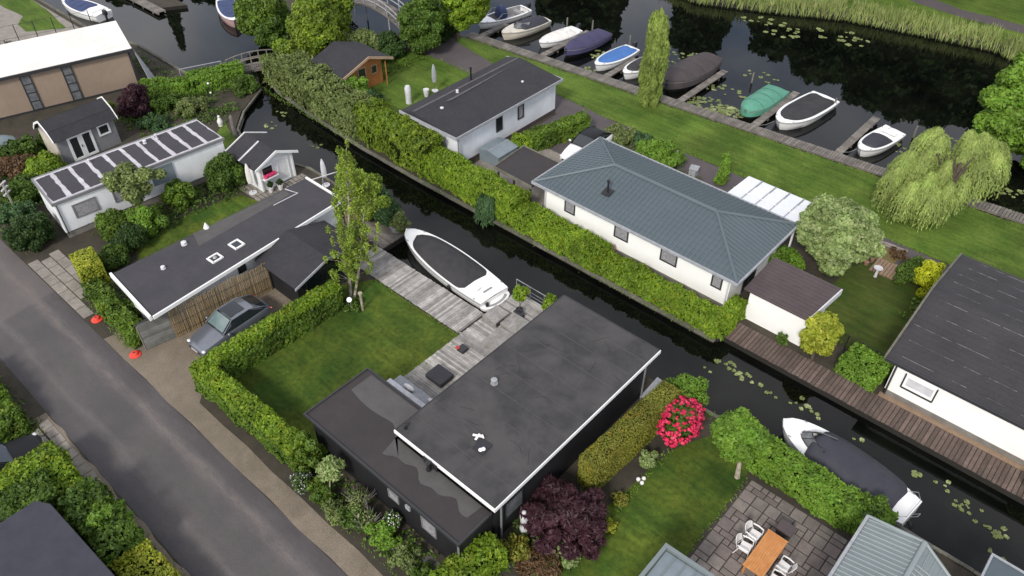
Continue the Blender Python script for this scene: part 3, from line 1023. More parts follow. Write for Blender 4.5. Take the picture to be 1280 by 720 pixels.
# ---- the black flat roofed house in the foreground
t = thing('flat_roof_house', 'large black timber house with two flat bitumen roofs and white roof edges', 'house', (-15, 18, 0))
MB().box(-17.55, -12.3, 12.7, 23.2, 0, 2.72).build('wall', 'dark_cladding', t)
mb = MB().prism([(-21.55, 10.8), (-12.4, 10.8), (-12.4, 12.69), (-17.56, 12.69), (-17.56, 14.1), (-21.55, 14.1)], 0, 2.3)
mb.build('wall', 'dark_cladding', t)['label'] = 'low black front wing wall'
mb = MB().box(-17.8, -12.05, 12.48, 23.85, 2.722, 2.90)
random.seed(11)
for c in [(-15.9, 20.6), (-14.9, 17.6), (-16.6, 17.0), (-13.6, 15.0), (-15.2, 14.3), (-16.4, 19.0), (-13.4, 21.0), (-14.6, 22.4), (-16.9, 14.9)]:
    for k in range(2):
        x, y = c[0] + random.uniform(-.8, .8), c[1] + random.uniform(-.8, .8)
        a = random.uniform(-.5, .5) + (0 if random.random() < .6 else 1.2)
        p = [(x, y, 2.904)]
        for q in range(random.randint(3, 6)):
            a += random.uniform(-.5, .5)
            x += math.cos(a) * .22
            y += math.sin(a) * .22
            if -17.6 < x < -12.3 and 12.7 < y < 23.6:
                p.append((x, y, 2.904))
        if len(p) > 2:
            mb.tube(p, .007, 4, 1)
rf = mb.build('roof', ['bitumen', 'bitumen_crack'], t)
rf['label'] = 'upper black bitumen roof with worn paler blotches'
mb = MB()
for y in (13.6, 14.75, 15.9, 17.05, 18.2, 19.35, 20.5, 21.65, 22.8):
    mb.box(-17.7, -12.15, y - .012, y + .012, 2.9, 2.907)
mb.build('roof_seam', 'bitumen_light', rf)
low = MB().prism([(-21.72, 10.62), (-12.22, 10.62), (-12.22, 12.47), (-17.81, 12.47), (-17.81, 14.25), (-21.72, 14.25)], 2.302, 2.44).build('roof', 'bitumen_brown', t, bevel=.02)
low['label'] = 'lower brown black roof with a pale dried patch'
# pale area that has dried along the taller block, wavy boundary
edge = []
for i in range(40):
    u = i / 39
    if u < .45:
        x = -21.3 + u / .45 * 3.6
        y = 12.9 - .55 * math.sin(u * 9) * .3 - (.9 if .35 < u < .45 else 0) * (u - .35) * 6
    else:
        x = -17.7 + (u - .45) / .55 * 4.9
        y = 11.75 + .16 * math.sin(u * 23) + .10 * math.sin(u * 51)
    edge.append((x, y))
MB().sheet(edge + [(-12.7, 12.44), (-17.86, 12.44), (-17.86, 14.1), (-21.3, 14.1)], 2.4445).build('dried_patch', 'bitumen_light', low)
mb = MB()
mb.box(-21.76, -12.18, 10.57, 10.66, 2.36, 2.50)
mb.box(-21.76, -21.68, 10.661, 14.25, 2.36, 2.50)
mb.box(-21.68, -17.82, 14.2, 14.28, 2.36, 2.50)
mb.box(-12.26, -12.18, 10.661, 12.46, 2.36, 2.50)
mb.build('roof_edge', 'dark_trim', t)
mb = MB().box(-17.84, -12.0, 12.42, 12.478, 2.74, 2.93).box(-12.049, -12.0, 12.479, 23.88, 2.74, 2.93)
mb.build('fascia', 'white_paint', t, bevel=.005)['label'] = 'white roof edge board'
MB().box(-17.85, -17.801, 12.479, 23.85, 2.74, 2.915).box(-17.8, -12.05, 23.851, 23.9, 2.74, 2.915).build('roof_edge', 'dark_trim', t)
window(t, '-y', 10.8, -16.55, -15.9, 1.2, 1.75, 'grey_trim', 'curtain_glass', .05)
window(t, '-y', 10.8, -14.55, -13.7, 1.0, 1.85, 'grey_trim', 'curtain_glass', .06)
MB().box(-15.45, -15.2, 10.72, 10.798, 1.45, 1.7).build('vent_grille', 'stone_grey', t)
window(t, '+x', -12.3, 13.3, 14.4, .9, 2.0, 'dark_trim', 'glass_grey', .07)
window(t, '-x', -17.55, 16.0, 19.5, .1, 2.2, 'dark_trim', 'glass_dark', .08, mullv=2, name='glass_door')
MB().box(-16.0, -15.2, 12.37, 12.419, 2.45, 2.82).build('overflow_outlet', 'black_plastic', t)
downpipe(t, -12.18, 23.0, 0, 2.7)
downpipe(t, -12.16, 12.95, 0, 2.7)
downpipe(t, -12.35, 10.7, 0, 2.35)

vent(-16.45, 17.2, 2.9, 'short grey vent pipe in the middle of the upper black roof', .18, .09)
vent(-15.55, 12.25, 2.44, 'black vent pipe on the lower roof beside the white roof edge', .4, .07, 'black_plastic')
vent(-17.55, 12.85, 2.9, 'small vent stub at the corner of the upper black roof', .15, .05, 'black_plastic')
# roof access hatch with two white pieces on it
t = thing('roof_hatch', 'flat black rubber mat with white pieces lying on the upper black roof', 'roof mat', (-14.5, 14.4, 2.905))
MB().obox((-14.45, 14.3, 2.93), (.62, .62, .045), .1).build('mat', 'black_soft', t, bevel=.01)
mb = MB().ball((-14.35, 14.1, 3.0), (.10, .10, .06), 8, 6).ball((-14.28, 14.2, 3.02), (.10, .10, .07), 8, 6)
mb.build('white_weight', 'white_paint', t, smooth=True)
mb = MB().obox((-14.95, 14.55, 2.99), (.42, .10, .05), .5).obox((-14.9, 14.5, 3.0), (.10, .34, .05), .2).obox((-14.75, 14.66, 3.0), (.2, .07, .05), -.5)
mb.build('white_bracket', 'white_paint', t, bevel=.01)

# ---- mid flat roof house (left of the canal)
def lean(x, y0=9.35, y1=22.0):
    return x
t = thing('flat_roof_bungalow', 'long white bungalow with two white skylight frames on its dark flat roof', 'house', (-34.6, 15.6, 0))
MB().prism([(-36.75, 9.95), (-33.12, 9.7), (-33.5, 21.7), (-36.4, 21.7)], 0, 2.22).build('wall', 'white_wall', t)
MB().prism([(-37.0, 9.72), (-32.45, 9.4), (-33.25, 21.95), (-36.6, 21.95)], 2.222, 2.42).build('roof', 'felt_slate', t, bevel=.02)['label'] = 'dark slate grey felt roof'
MB().sheet([(-36.85, 14.4), (-35.6, 14.0), (-35.9, 20.3), (-36.5, 20.4)], 2.4245).build('roof_patch', 'bitumen_light', t)
mb = MB().tube([(-36.55, 20.45, 2.44), (-35.65, 20.7, 2.44), (-35.7, 19.0, 2.44)], .035, 5)
mb.build('lightning_strip', 'stripe_paint', t)
mb = MB().prism([(-37.04, 9.55), (-32.42, 9.23), (-32.43, 9.36), (-37.05, 9.68)], 2.2, 2.5)
mb.prism([(-36.62, 21.98), (-33.2, 21.98), (-33.2, 22.1), (-36.62, 22.1)], 2.28, 2.49)
mb.prism([(-32.43, 9.4), (-32.34, 9.4), (-33.14, 22.0), (-33.23, 22.0)], 2.24, 2.45)
mb.build('fascia', 'white_paint', t, bevel=.008)
window(t, '+x', -33.15, 11.35, 11.65, 1.85, 2.1, 'dark_trim', 'glass_dark', .03)
window(t, '+x', -33.27, 14.7, 15.2, 1.3, 2.1, 'dark_trim', 'glass_dark', .04)
window(t, '-y', 9.75, -35.6, -34.2, .9, 1.9, 'white_paint', 'glass_grey', .07)
window(t, '+x', -33.36, 17.6, 18.4, .9, 1.8, 'dark_trim', 'glass_dark', .05)
def skylight(x, y, w_, d_, name, label, inner='felt_slate', rz=.05):
    s = thing(name, label, 'skylight', (x, y, 2.425))
    c, sn = math.cos(rz), math.sin(rz)
    mb = MB()
    for (dx, dy, a, b) in ((-w_ / 2, 0, .10, d_), (w_ / 2, 0, .10, d_), (0, -d_ / 2, w_ + .1, .10), (0, d_ / 2, w_ + .1, .10)):
        mb.obox((x + dx * c - dy * sn, y + dx * sn + dy * c, 2.47), (a, b, .09), rz)
    mb.build('frame', 'white_paint', s, bevel=.01)
    MB().obox((x, y, 2.445), (w_ - .09, d_ - .09, .03), rz).build('pane', inner, s)
    return s
skylight(-34.15, 15.45, .62, .55, 'skylight', 'rectangular white skylight frame on the dark bungalow roof', 'glass_dark')
s = skylight(-34.0, 14.0, .52, .6, 'skylight', 'white skylight frame with a round vent in its middle on the dark bungalow roof')
MB().ball((-34.0, 14.0, 2.5), (.13, .13, .09), 10, 6).build('vent_cap', 'zinc', s, smooth=True)
vent(-36.35, 13.55, 2.42, 'pale vent cap on the lawn side of the dark bungalow roof', .1, .09, 'stone_white')
vent(-35.35, 11.7, 2.42, 'small pale vent cap near the road end of the dark bungalow roof', .07, .07, 'stone_white')
o = MB().loft([[(-36.75 + r * math.cos(a), 15.2 + r * math.sin(a), z) for a in [k * PI / 6 for k in range(12)]] for r, z in ((.17, 2.43), (.15, 2.5), (.02, 2.78))]).build('roof_cowl', 'white_paint')
tag(o, 'little white cone shaped cowl at the lawn edge of the dark bungalow roof', 'vent')

# ---- black pitched shed beside it
t = thing('black_shed', 'black shed with a shallow pitched felt roof beside the reed fence and the birch', 'shed', (-31, 17, 0))
MB().prof([(16.0, 0), (20.2, 0), (20.2, 1.9), (17.95, 2.55), (16.0, 1.9)], 'x', -32.6, -29.75).build('wall', 'dark_cladding', t)
def slabx(name, pa, pb, xa, xb, th, mat, parent):
    (ya, za), (yb, zb) = pa, pb
    pts = [(ya, za), (yb, zb), (yb, zb + th), (ya, za + th)]
    if yb < ya:
        pts.reverse()
    return MB().prof(pts, 'x', xa, xb).build(name, mat, parent)
slabx('roof', (17.95, 2.58), (15.65, 1.86), -32.95, -29.3, .06, 'felt_dark', t)
slabx('roof', (17.95, 2.58), (20.45, 1.86), -32.95, -29.3, .06, 'felt_dark', t)
MB().prof([(15.62, 1.80), (17.95, 2.54), (17.95, 2.68), (15.62, 1.94)], 'x', -29.29, -29.24).build('barge_board', 'stone_grey', t)
MB().prof([(17.95, 2.54), (20.48, 1.80), (20.48, 1.94), (17.95, 2.68)], 'x', -29.29, -29.24).build('barge_board', 'stone_grey', t)
window(t, '+x', -29.75, 16.5, 19.4, .05, 1.85, 'dark_trim', 'glass_dark', .1, name='door', mullv=1)

t = thing('canal_railing', 'thin pale railing from the far corner of the dark bungalow roof along the bank', 'railing', (-37.4, 23.6, 0))
for x, y in ((-38.0, 22.5), (-37.6, 23.8), (-37.2, 25.0)):
    MB().tube([(x, y, 0), (x, y, 1.2)], .03, 6).build('railing_post', 'stone_grey', t)
MB().tube([(-38.0, 22.4, 1.2), (-37.2, 25.1, 1.2)], .035, 6).build('handrail', 'stone_white', t)

# ---- white caravan bungalow with the striped roof
def quadp(a, b, u, v):
    return tuple(a[i] * (1 - u) + b[i] * u for i in range(2))
CB = [(-48.66, 10.7), (-45.19, 10.32), (-44.1, 21.15), (-47.54, 21.3)]      # roof corners
cx, cy = sum(p[0] for p in CB) / 4, sum(p[1] for p in CB) / 4
t = thing('mobile_home', 'long white mobile home whose dark roof has many pale cross stripes', 'mobile home', (cx, cy, 0))
inn = [(cx + (p[0] - cx) * .965, cy + (p[1] - cy) * .988) for p in CB]
MB().prism(inn, .42, 2.5).build('wall', 'white_wall', t, bevel=.03)
MB().prism([(cx + (p[0] - cx) * .93, cy + (p[1] - cy) * .975) for p in CB], 0, .418).build('plinth', 'plinth', t)
rf = MB().prism(CB, 2.502, 2.60).build('roof', 'stripe_paint', t, bevel=.02)
def bil(u, v):      # u across, v along
    a = [CB[0][i] * (1 - u) + CB[1][i] * u for i in range(2)]
    b = [CB[3][i] * (1 - u) + CB[2][i] * u for i in range(2)]
    return (a[0] * (1 - v) + b[0] * v, a[1] * (1 - v) + b[1] * v)
random.seed(5)
for i in range(10):
    v0, v1 = (i + .13) / 10, (i + .90) / 10
    pts = []
    for (u0, v_, u1, v__) in ((.07, v0, .93, v0), (.93, v0, .93, v1), (.93, v1, .07, v1), (.07, v1, .07, v0)):
        for k in range(8):
            q = k / 8
            jit = random.uniform(-.006, .006)
            pts.append(bil(u0 + (u1 - u0) * q + jit, v_ + (v__ - v_) * q + jit * .6))
    MB().prism(pts, 2.601, 2.612).build('roof_panel', 'felt_slate', rf)
MB().prism([bil(-.008, -.003), bil(1.008, -.003), bil(1.008, .006), bil(-.008, .006)], 2.44, 2.63).prism([bil(.988, .007), bil(1.012, .007), bil(1.012, 1.003), bil(.988, 1.003)], 2.44, 2.63)\
    .prism([bil(-.012, .007), bil(.012, .007), bil(.012, 1.003), bil(-.012, 1.003)], 2.44, 2.63).build('gutter', 'grey_trim', t)
wx = lambda y: -45.19 + (y - 10.32) * (1.09 / 10.83) - .06
def slant_window(y0, y1, z0, z1, frame, pane, fw=.08, name='window'):
    mb = MB()
    an = math.atan2(10.83, 1.09)
    d = Vector((math.cos(an), math.sin(an)))
    nv = Vector((d.y, -d.x))
    def piece(m, ya, yb, za, zb, o0, o1):
        p = [Vector((wx(ya), ya)) + nv * o0, Vector((wx(yb), yb)) + nv * o0, Vector((wx(yb), yb)) + nv * o1, Vector((wx(ya), ya)) + nv * o1]
        m.prism([tuple(q) for q in p], za, zb)
    piece(mb, y0, y0 + fw, z0, z1, 0, .06)
    piece(mb, y1 - fw, y1, z0, z1, 0, .06)
    piece(mb, y0 + fw, y1 - fw, z0, z0 + fw, 0, .058)
    piece(mb, y0 + fw, y1 - fw, z1 - fw, z1, 0, .058)
    o = mb.build(name, frame, t)
    pm = MB()
    piece(pm, y0 + .03, y1 - .03, z0 + .03, z1 - .03, .0, .03)
    pm.build('pane', pane, o)
slant_window(11.25, 12.65, 1.1, 2.05, 'grey_trim', 'curtain_glass')
slant_window(16.1, 17.55, 1.15, 2.3, 'blue_grey_panel', 'blue_grey_panel', name='awning_panel')
slant_window(13.6, 14.8, 1.1, 2.05, 'grey_trim', 'curtain_glass')
MB().tube([(-45.16, 10.5, .3), (-45.16, 10.5, 2.45)], .035, 6).build('downpipe', 'dark_trim', t)
MB().box(-45.22, -45.1, 11.7, 12.3, .44, .52).build('vent_grille', 'dark_trim', t)
vent(-47.7, 13.9, 2.6, None, .2, .05, 'stone_white', parent=t)
vent(-47.2, 18.2, 2.6, None, .28, .05, 'stone_white', parent=t)
vent(-47.3, 17.4, 2.6, None, .12, .07, 'stone_white', parent=t)

# ---- grey shed with the gambrel roof
t = thing('garden_shed', 'grey boarded shed with a dark gambrel roof and white double doors behind the striped roof', 'shed', (-54.2, 16, 0))
x0, x1, y0, y1 = -55.5, -53.1, 14.0, 18.0
P5 = [(x0, 0), (x1, 0), (x1, 2.0), (-53.45, 2.5), (-54.3, 2.95), (-55.15, 2.5), (x0, 2.0)]
MB().prof(P5, 'y', y0, y1).build('wall', 'grey_boards', t)
def slab(name, pa, pb, ya, yb, th, mat, parent):
    (xa, za), (xb, zb) = pa, pb
    d = Vector((xb - xa, zb - za)).normalized()
    n = Vector((-d.y, d.x))
    if n.y < 0:
        n = -n
    pts = [(xa, za), (xb, zb), (xb + n.x * th, zb + n.y * th), (xa + n.x * th, za + n.y * th)]
    if n.x * d.y - n.y * d.x > 0:
        pts.reverse()
    return MB().prof(pts, 'y', ya, yb).build(name, mat, parent)
o = slab('roof', (-54.3, 2.96), (-53.4, 2.5), y0 - .2, y1 + .2, .05, 'felt_dark', t)
slab('roof', (-53.4, 2.5), (-52.85, 1.93), y0 - .2, y1 + .2, .05, 'felt_dark', t)
slab('roof', (-54.3, 2.96), (-55.2, 2.5), y0 - .2, y1 + .2, .05, 'felt_dark', t)
slab('roof', (-55.2, 2.5), (-55.75, 1.93), y0 - .2, y1 + .2, .05, 'felt_dark', t)
for ya in (y0 - .26, y1 + .205):
    mb = MB()
    for pa, pb in (((-54.3, 2.95), (-53.38, 2.48)), ((-53.38, 2.48), (-52.82, 1.88)), ((-54.3, 2.95), (-55.22, 2.48)), ((-55.22, 2.48), (-55.78, 1.88))):
        mb.prof([pa, pb, (pb[0], pb[1] + .15), (pa[0], pa[1] + .15)], 'y', ya, ya + .055)
    mb.build('barge_board', 'white_paint', t)
MB().box(-55.48, -53.12, 13.93, 13.997, 0, 2.0).build('gable_panel', 'cream_paint', t)
d = window(t, '+x', x1, 14.65, 15.5, .05, 1.88, 'white_paint', 'glass_dark', .17, name='door')
d = window(t, '+x', x1, 15.51, 16.35, .05, 1.88, 'white_paint', 'glass_dark', .17, name='door')
window(t, '+x', x1, 16.75, 17.6, 1.05, 1.85, 'white_paint', 'glass_dark', .12)
MB().box(x1 + .053, x1 + .09, 15.42, 15.47, .9, 1.05).build('door_handle', 'dark_trim', d)

# ---- tan building top left
t = thing('tan_building', 'large tan clad building with a sloping white roof and tall narrow windows', 'building', (-63, 17, 0))
A, B_ = Vector((-59.75, 23.3)), Vector((-62.75, 13.2))
dirv = (B_ - A).normalized()
nv = Vector((dirv.y, -dirv.x))          # away from the camera side?
if nv.x > 0:
    nv = -nv
def Q(s, d):        # s metres from the canal-side corner along the wall, d metres back
    p = A + dirv * s + nv * d
    return (p.x, p.y)
LN, DP = 20, 5.2
MB().prism([Q(.1, .1), Q(LN, .1), Q(LN, DP), Q(.1, DP)], 0, 2.98).build('wall', 'tan_cladding', t)
v = []
a, b, c, d = Q(-.12, -.12), Q(LN, -.12), Q(LN, DP + .2), Q(-.12, DP + .2)
zf, zb = 3.0, 3.12
MB().add([(a[0], a[1], zf), (b[0], b[1], zf), (c[0], c[1], zb), (d[0], d[1], zb), (a[0], a[1], zf + .16), (b[0], b[1], zf + .16), (c[0], c[1], zb + .16), (d[0], d[1], zb + .16)],
         [(0, 1, 2, 3), (7, 6, 5, 4), (0, 4, 5, 1), (1, 5, 6, 2), (2, 6, 7, 3), (3, 7, 4, 0)]).build('roof', 'white_roof', t)
mb = MB().prism([Q(-.16, -.17), Q(LN, -.17), Q(LN, -.125), Q(-.16, -.125)], 2.9, 3.13)
mb.prism([Q(-.17, -.17), Q(-.125, -.17), Q(-.125, DP), Q(-.17, DP)], 2.95, 3.14)
mb.build('gutter', 'dark_trim', t)
MB().prism([Q(.08, .05), Q(.25, .05), Q(.25, .095), Q(.08, .095)], 0, 2.9).prism([Q(.25, .03), Q(LN, .03), Q(LN, .095), Q(.25, .095)], 0, .14).build('corner_trim', 'dark_trim', t)
for s in (4.3, 7.1, 10.6, 14.1):
    mb = MB()
    w_ = .72
    for q0, q1 in ((s, s + .07), (s + w_ - .07, s + w_)):
        mb.prism([Q(q0, .02), Q(q1, .02), Q(q1, .098), Q(q0, .098)], .1, 2.85)
    for k in range(5):
        z = .1 + k * .67
        mb.prism([Q(s + .07, .025), Q(s + w_ - .07, .025), Q(s + w_ - .07, .098), Q(s + .07, .098)], z, z + .07)
    o = mb.build('window', 'dark_trim', t)
    MB().prism([Q(s + .05, .05), Q(s + w_ - .05, .05), Q(s + w_ - .05, .096), Q(s + .05, .096)], .12, 2.83).build('pane', 'glass_grey', o)
# slanting grey screen at the canal end
a0, a1 = Q(-.25, .0), Q(-.25, 1.0)
b0, b1 = (-58.6, 23.7), (-59.0, 24.4)
mb = MB().add([(a0[0], a0[1], 2.8), (a1[0], a1[1], 2.8), (b1[0], b1[1], 0), (b0[0], b0[1], 0), (a0[0] - .1, a0[1], 2.7), (a1[0] - .1, a1[1], 2.7), (b1[0] - .2, b1[1], 0), (b0[0] - .2, b0[1], 0)],
              [(0, 3, 2, 1), (4, 5, 6, 7), (0, 4, 7, 3), (1, 2, 6, 5), (0, 1, 5, 4)])
mb.build('slanted_screen', 'stone_grey', t)
# railing of thin posts behind it
t = thing('railing', 'row of thin dark railing posts with wires behind the white roof', 'railing', (-72, 21, 0))
for i in range(7):
    y = 16.9 + i * 1.35
    MB().tube([(-70.3 - (6 - i) * .45, y, 0), (-70.3 - (6 - i) * .45, y, 2.6)], .035, 6).build('railing_post', 'dark_trim', t)
MB().tube([(-70.3, 25.0, 2.55), (-73.1, 16.8, 2.55)], .012, 5).tube([(-70.3, 25.0, 1.5), (-73.1, 16.8, 1.5)], .012, 5).build('wire', 'dark_trim', t)
tag(MB().tube([(-74.0, 19.0, 0), (-74.0, 19.0, .9)], .04, 6).tube([(-74.0, 19.4, 0), (-74.2, 19.2, .7)], .03, 6).obox((-74.1, 19.3, .6), (.1, .5, .05)).build('garden_tap', 'dark_trim'), 'small dark standpipe on the paving behind the white roof', 'tap')

# rounded blue-grey cover at the left picture edge
mb = MB()
rings = []
for i in range(9):
    y = 9.2 + i * .45
    k = math.sqrt(max(.02, 1 - ((i - 4) / 4.4) ** 2)) ** .5
    rings.append([(-57.6 + 1.1 * k * math.cos(a), y, .25 + 1.25 * k * math.sin(a)) for a in [PI * j / 10 for j in range(11)]])
mb.loft(rings, closed=False)
t = thing('covered_trailer', 'rounded blue grey covered trailer beside the tan wall', 'trailer', (-57.6, 11, 0))
mb.build('cover', 'blue_grey_panel', t, smooth=True)
MB().box(-58.5, -56.7, 9.4, 12.6, .18, .3).build('chassis', 'dark_trim', t)
for y in (10.4, 11.6):
    for x in (-58.6, -56.6):
        MB().tube([(x - .08, y, .26), (x + .08, y, .26)], .26, 14).build('wheel', 'rubber', t)

# ---- little white shed with the flower box
t = thing('summer_house', 'little white summer house with a dark felt roof and a flower box window', 'shed', (-42, 22.2, 0))
MB().prof([(21.1, 0), (23.7, 0), (23.7, 1.95), (22.45, 2.5), (21.1, 1.95)], 'x', -43.3, -40.55).build('wall', 'white_wall', t)
def slabx(name, pa, pb, xa, xb, th, mat, parent):
    (ya, za), (yb, zb) = pa, pb
    pts = [(ya, za), (yb, zb), (yb, zb + th), (ya, za + th)]
    if yb < ya:
        pts.reverse()
    return MB().prof(pts, 'x', xa, xb).build(name, mat, parent)
slabx('roof', (22.45, 2.53), (20.75, 1.84), -43.6, -40.25, .06, 'felt_dark', t)
slabx('roof', (22.45, 2.53), (24.0, 1.84), -43.6, -40.25, .06, 'felt_dark', t)
for xa in (-43.66, -40.245):
    mb = MB()
    mb.prof([(20.72, 1.78), (22.45, 2.48), (22.45, 2.66), (20.72, 1.96)], 'x', xa, xa + .05)
    mb.prof([(22.45, 2.48), (24.03, 1.78), (24.03, 1.96), (22.45, 2.66)], 'x', xa, xa + .05)
    mb.build('barge_board', 'white_paint', t)
MB().prof([(22.44, 2.597), (20.74, 1.907), (20.74, 1.925), (22.44, 2.615)][::-1], 'x', -42.15, -42.0).build('roof_strip', 'stripe_paint', t)
MB().box(-40.549, -40.49, 21.1, 21.2, 0, 1.9).build('corner_trim', 'white_paint', t)
MB().box(-40.549, -40.49, 23.58, 23.7, 0, 1.95).build('corner_trim', 'white_paint', t)
w_ = window(t, '+x', -40.55, 21.3, 22.15, 1.0, 1.72, 'white_paint', 'glass_dark', .06)
MB().box(-40.48, -40.2, 21.2, 22.3, .92, .99).build('flower_shelf', 'white_paint', w_)
V = lumps_leaves([((-40.34, 21.4 + k * .17, 1.12), (.13, .13, .12)) for k in range(5)], 900, .07, .8, 1.0)
quads_mesh('flowers', V, ['petal_magenta', 'leaf_core'], None, w_)
o = window(t, '+x', -40.55, 22.45, 23.35, .08, 1.85, 'white_paint', 'white_paint', .08, name='door')
window(t, '-y', 21.1, -42.8, -41.6, .9, 1.7, 'white_paint', 'glass_dark', .07)

# ---- orange cabin on the island
t = thing('wooden_cabin', 'orange stained wooden cabin with a dark pitched roof among the trees', 'cabin', (-47.6, 34.2, 0))
MB().prof([(32.4, 0), (36.4, 0), (36.4, 2.0), (34.7, 2.75), (32.4, 2.0)], 'x', -49.2, -46.2).build('wall', 'orange_wood', t)
slabx('roof', (34.7, 2.82), (32.0, 1.98), -49.6, -45.5, .08, 'felt_dark', t)
slabx('roof', (34.7, 2.82), (37.0, 1.98), -49.6, -45.5, .08, 'felt_dark', t)
mb = MB().prof([(31.98, 1.9), (34.7, 2.76), (34.7, 2.95), (31.98, 2.1)], 'x', -45.49, -45.43)
mb.prof([(34.7, 2.76), (37.03, 1.9), (37.03, 2.1), (34.7, 2.95)], 'x', -45.49, -45.43)
mb.build('barge_board', 'barge_tan', t)
window(t, '+x', -46.2, 34.0, 34.8, .05, 1.9, 'barge_tan', 'glass_dark', .08, name='door')
window(t, '+x', -46.2, 35.3, 35.9, 1.0, 1.7, 'barge_tan', 'glass_dark', .06)
window(t, '-y', 32.4, -47.3, -46.7, 1.0, 1.6, 'barge_tan', 'glass_dark', .06)
MB().tube([(-45.6, 32.5, 0), (-45.6, 32.5, 2.0)], .05, 6).tube([(-45.6, 36.3, 0), (-45.6, 36.3, 2.0)], .05, 6).build('porch_post', 'orange_wood', t)

# ---- black roofed white house on the island
t = thing('white_bungalow', 'white bungalow under a plain black slate coloured roof on the island', 'house', (-35.4, 36.5, 0))
MB().box(-37.7, -33.05, 31.6, 41.75, 0, 2.45).build('wall', 'grey_white_wall', t)
MB().box(-33.04, -33.0, 31.61, 41.74, 0, .28).build('plinth', 'roof_brown', t)
v = [(-38.15, 31.2, 2.5), (-32.75, 31.2, 2.5), (-32.75, 42.1, 2.5), (-38.15, 42.1, 2.5), (-36.9, 31.2, 2.86), (-36.9, 42.1, 2.86)]
rf = MB().add([*v, *[(p[0], p[1], p[2] + .12) for p in v]], [(3, 2, 1, 0), (0, 1, 7, 10, 6), (1, 2, 8, 7), (2, 3, 9, 11, 8), (3, 0, 6, 9), (6, 10, 11, 9), (10, 7, 8, 11)]).build('roof', 'felt_dark', t)
MB().prism([(-36.98, 31.3), (-36.8, 31.3), (-36.85, 42), (-37.0, 42)], 2.975, 2.995).prism([(-36.3, 33.6), (-36.1, 34.2), (-36.3, 38.3), (-36.5, 41)], 2.95, 2.962).build('ridge_strip', 'felt_streak', rf)
MB().box(-32.749, -32.68, 31.15, 42.15, 2.46, 2.66).box(-38.2, -32.75, 31.12, 31.19, 2.46, 2.66).box(-38.2, -32.75, 42.101, 42.17, 2.46, 2.66).build('gutter', 'stone_grey', t)
window(t, '+x', -33.05, 35.3, 35.95, 1.1, 2.2, 'dark_trim', 'glass_dark', .08, label='left tall dark window')
window(t, '+x', -33.05, 37.55, 38.2, 1.1, 2.2, 'dark_trim', 'curtain_glass', .10)
window(t, '-y', 31.6, -36.6, -35.2, 1.0, 2.1, 'white_paint', 'glass_grey', .08)
downpipe(t, -32.92, 31.5, 0, 2.5)
vent(-37.3, 37.3, 2.9, 'thin black flue near the ridge of the plain black roof', .85, .07, 'black_plastic')
vent(-35.9, 33.0, 2.74, 'small pale vent cap on the plain black roof above the hedge', .12, .08, 'stone_white')
vent(-34.4, 39.6, 2.66, 'white vent stub near the far eave of the plain black roof', .12, .06, 'stone_white')
vent(-36.6, 35.2, 2.94, 'tiny vent cap at the pale ridge line of the plain black roof', .1, .06, 'stone_white')

# ---- hip roofed house
t = thing('hip_roof_house', 'white house under a large blue grey metal tile hip roof', 'house', (-18.8, 34.2, 0))
X0, X1, Y0, Y1, ZE, ZR = -25.82, -11.9, 30.8, 37.5, 2.6, 3.62
R0, R1, YM = -22.35, -15.35, 34.2
MB().box(X0 + .55, X1 - .55, Y0 + .55, Y1 - .5, 0, 2.5).build('wall', 'bright_wall', t)
MB().box(X0 + .5, X1 - .5, Y0 + .5, Y0 + .548, 0, .3).build('plinth', 'plinth', t)
rv = [(X0, Y0, ZE), (X1, Y0, ZE), (X1, Y1, ZE), (X0, Y1, ZE), (R0, YM, ZR), (R1, YM, ZR)]
rf = MB().add(rv, [(0, 1, 5, 4), (1, 2, 5), (2, 3, 4, 5), (3, 0, 4), (3, 2, 1, 0)]).build('roof', 'roof_teal', t)
mb = MB()
sl = (ZR - ZE)
def surf(x, y):
    d = min((y - Y0) / (YM - Y0), (Y1 - y) / (Y1 - YM), (x - X0) / (R0 - X0), (X1 - x) / (X1 - R1))
    return ZE + sl * max(0, min(1, d))
n = int((X1 - X0) / .29)
for i in range(1, n):
    x = X0 + i * .29
    lim = min(1, (x - X0) / (R0 - X0), (X1 - x) / (X1 - R1))
    for (ye, s) in ((Y0, 1), (Y1, -1)):
        ytop = ye + s * lim * (YM - Y0 if s > 0 else Y1 - YM)
        mb.tube([(x, ye + s * .01, ZE + .005), (x, ytop, ZE + sl * lim + .005)], .042, 5, cap=True)
n = int((Y1 - Y0) / .29)
for i in range(1, n):
    y = Y0 + i * .29
    lim = min(1, (y - Y0) / (YM - Y0), (Y1 - y) / (Y1 - YM))
    for (xe, s, W_) in ((X0, 1, R0 - X0), (X1, -1, X1 - R1)):
        mb.tube([(xe + s * .01, y, ZE + .005), (xe + s * lim * W_, y, ZE + sl * lim + .005)], .042, 5)
mb.build('roof_rib', 'roof_teal_rib', rf)
mb = MB()
for k in range(1, 9):           # tile steps: low battens parallel to the eaves
    q = k / 9.5
    z = ZE + sl * q + .012
    a, b, c, d = (X0 + (R0 - X0) * q, Y0 + (YM - Y0) * q), (X1 + (R1 - X1) * q, Y0 + (YM - Y0) * q), (X1 + (R1 - X1) * q, Y1 + (YM - Y1) * q), (X0 + (R0 - X0) * q, Y1 + (YM - Y1) * q)
    for p, q2 in ((a, b), (b, c), (c, d), (d, a)):
        mb.tube([(p[0], p[1], z), (q2[0], q2[1], z)], .012, 4)
mb.build('tile_step', 'roof_teal', rf)
mb = MB().tube([(R0, YM, ZR + .04), (R1, YM, ZR + .04)], .11, 8)
for p, q in (((X0, Y0), R0), ((X0, Y1), R0), ((X1, Y0), R1), ((X1, Y1), R1)):
    mb.tube([(p[0], p[1], ZE + .03), (q, YM, ZR + .04)], .085, 8)
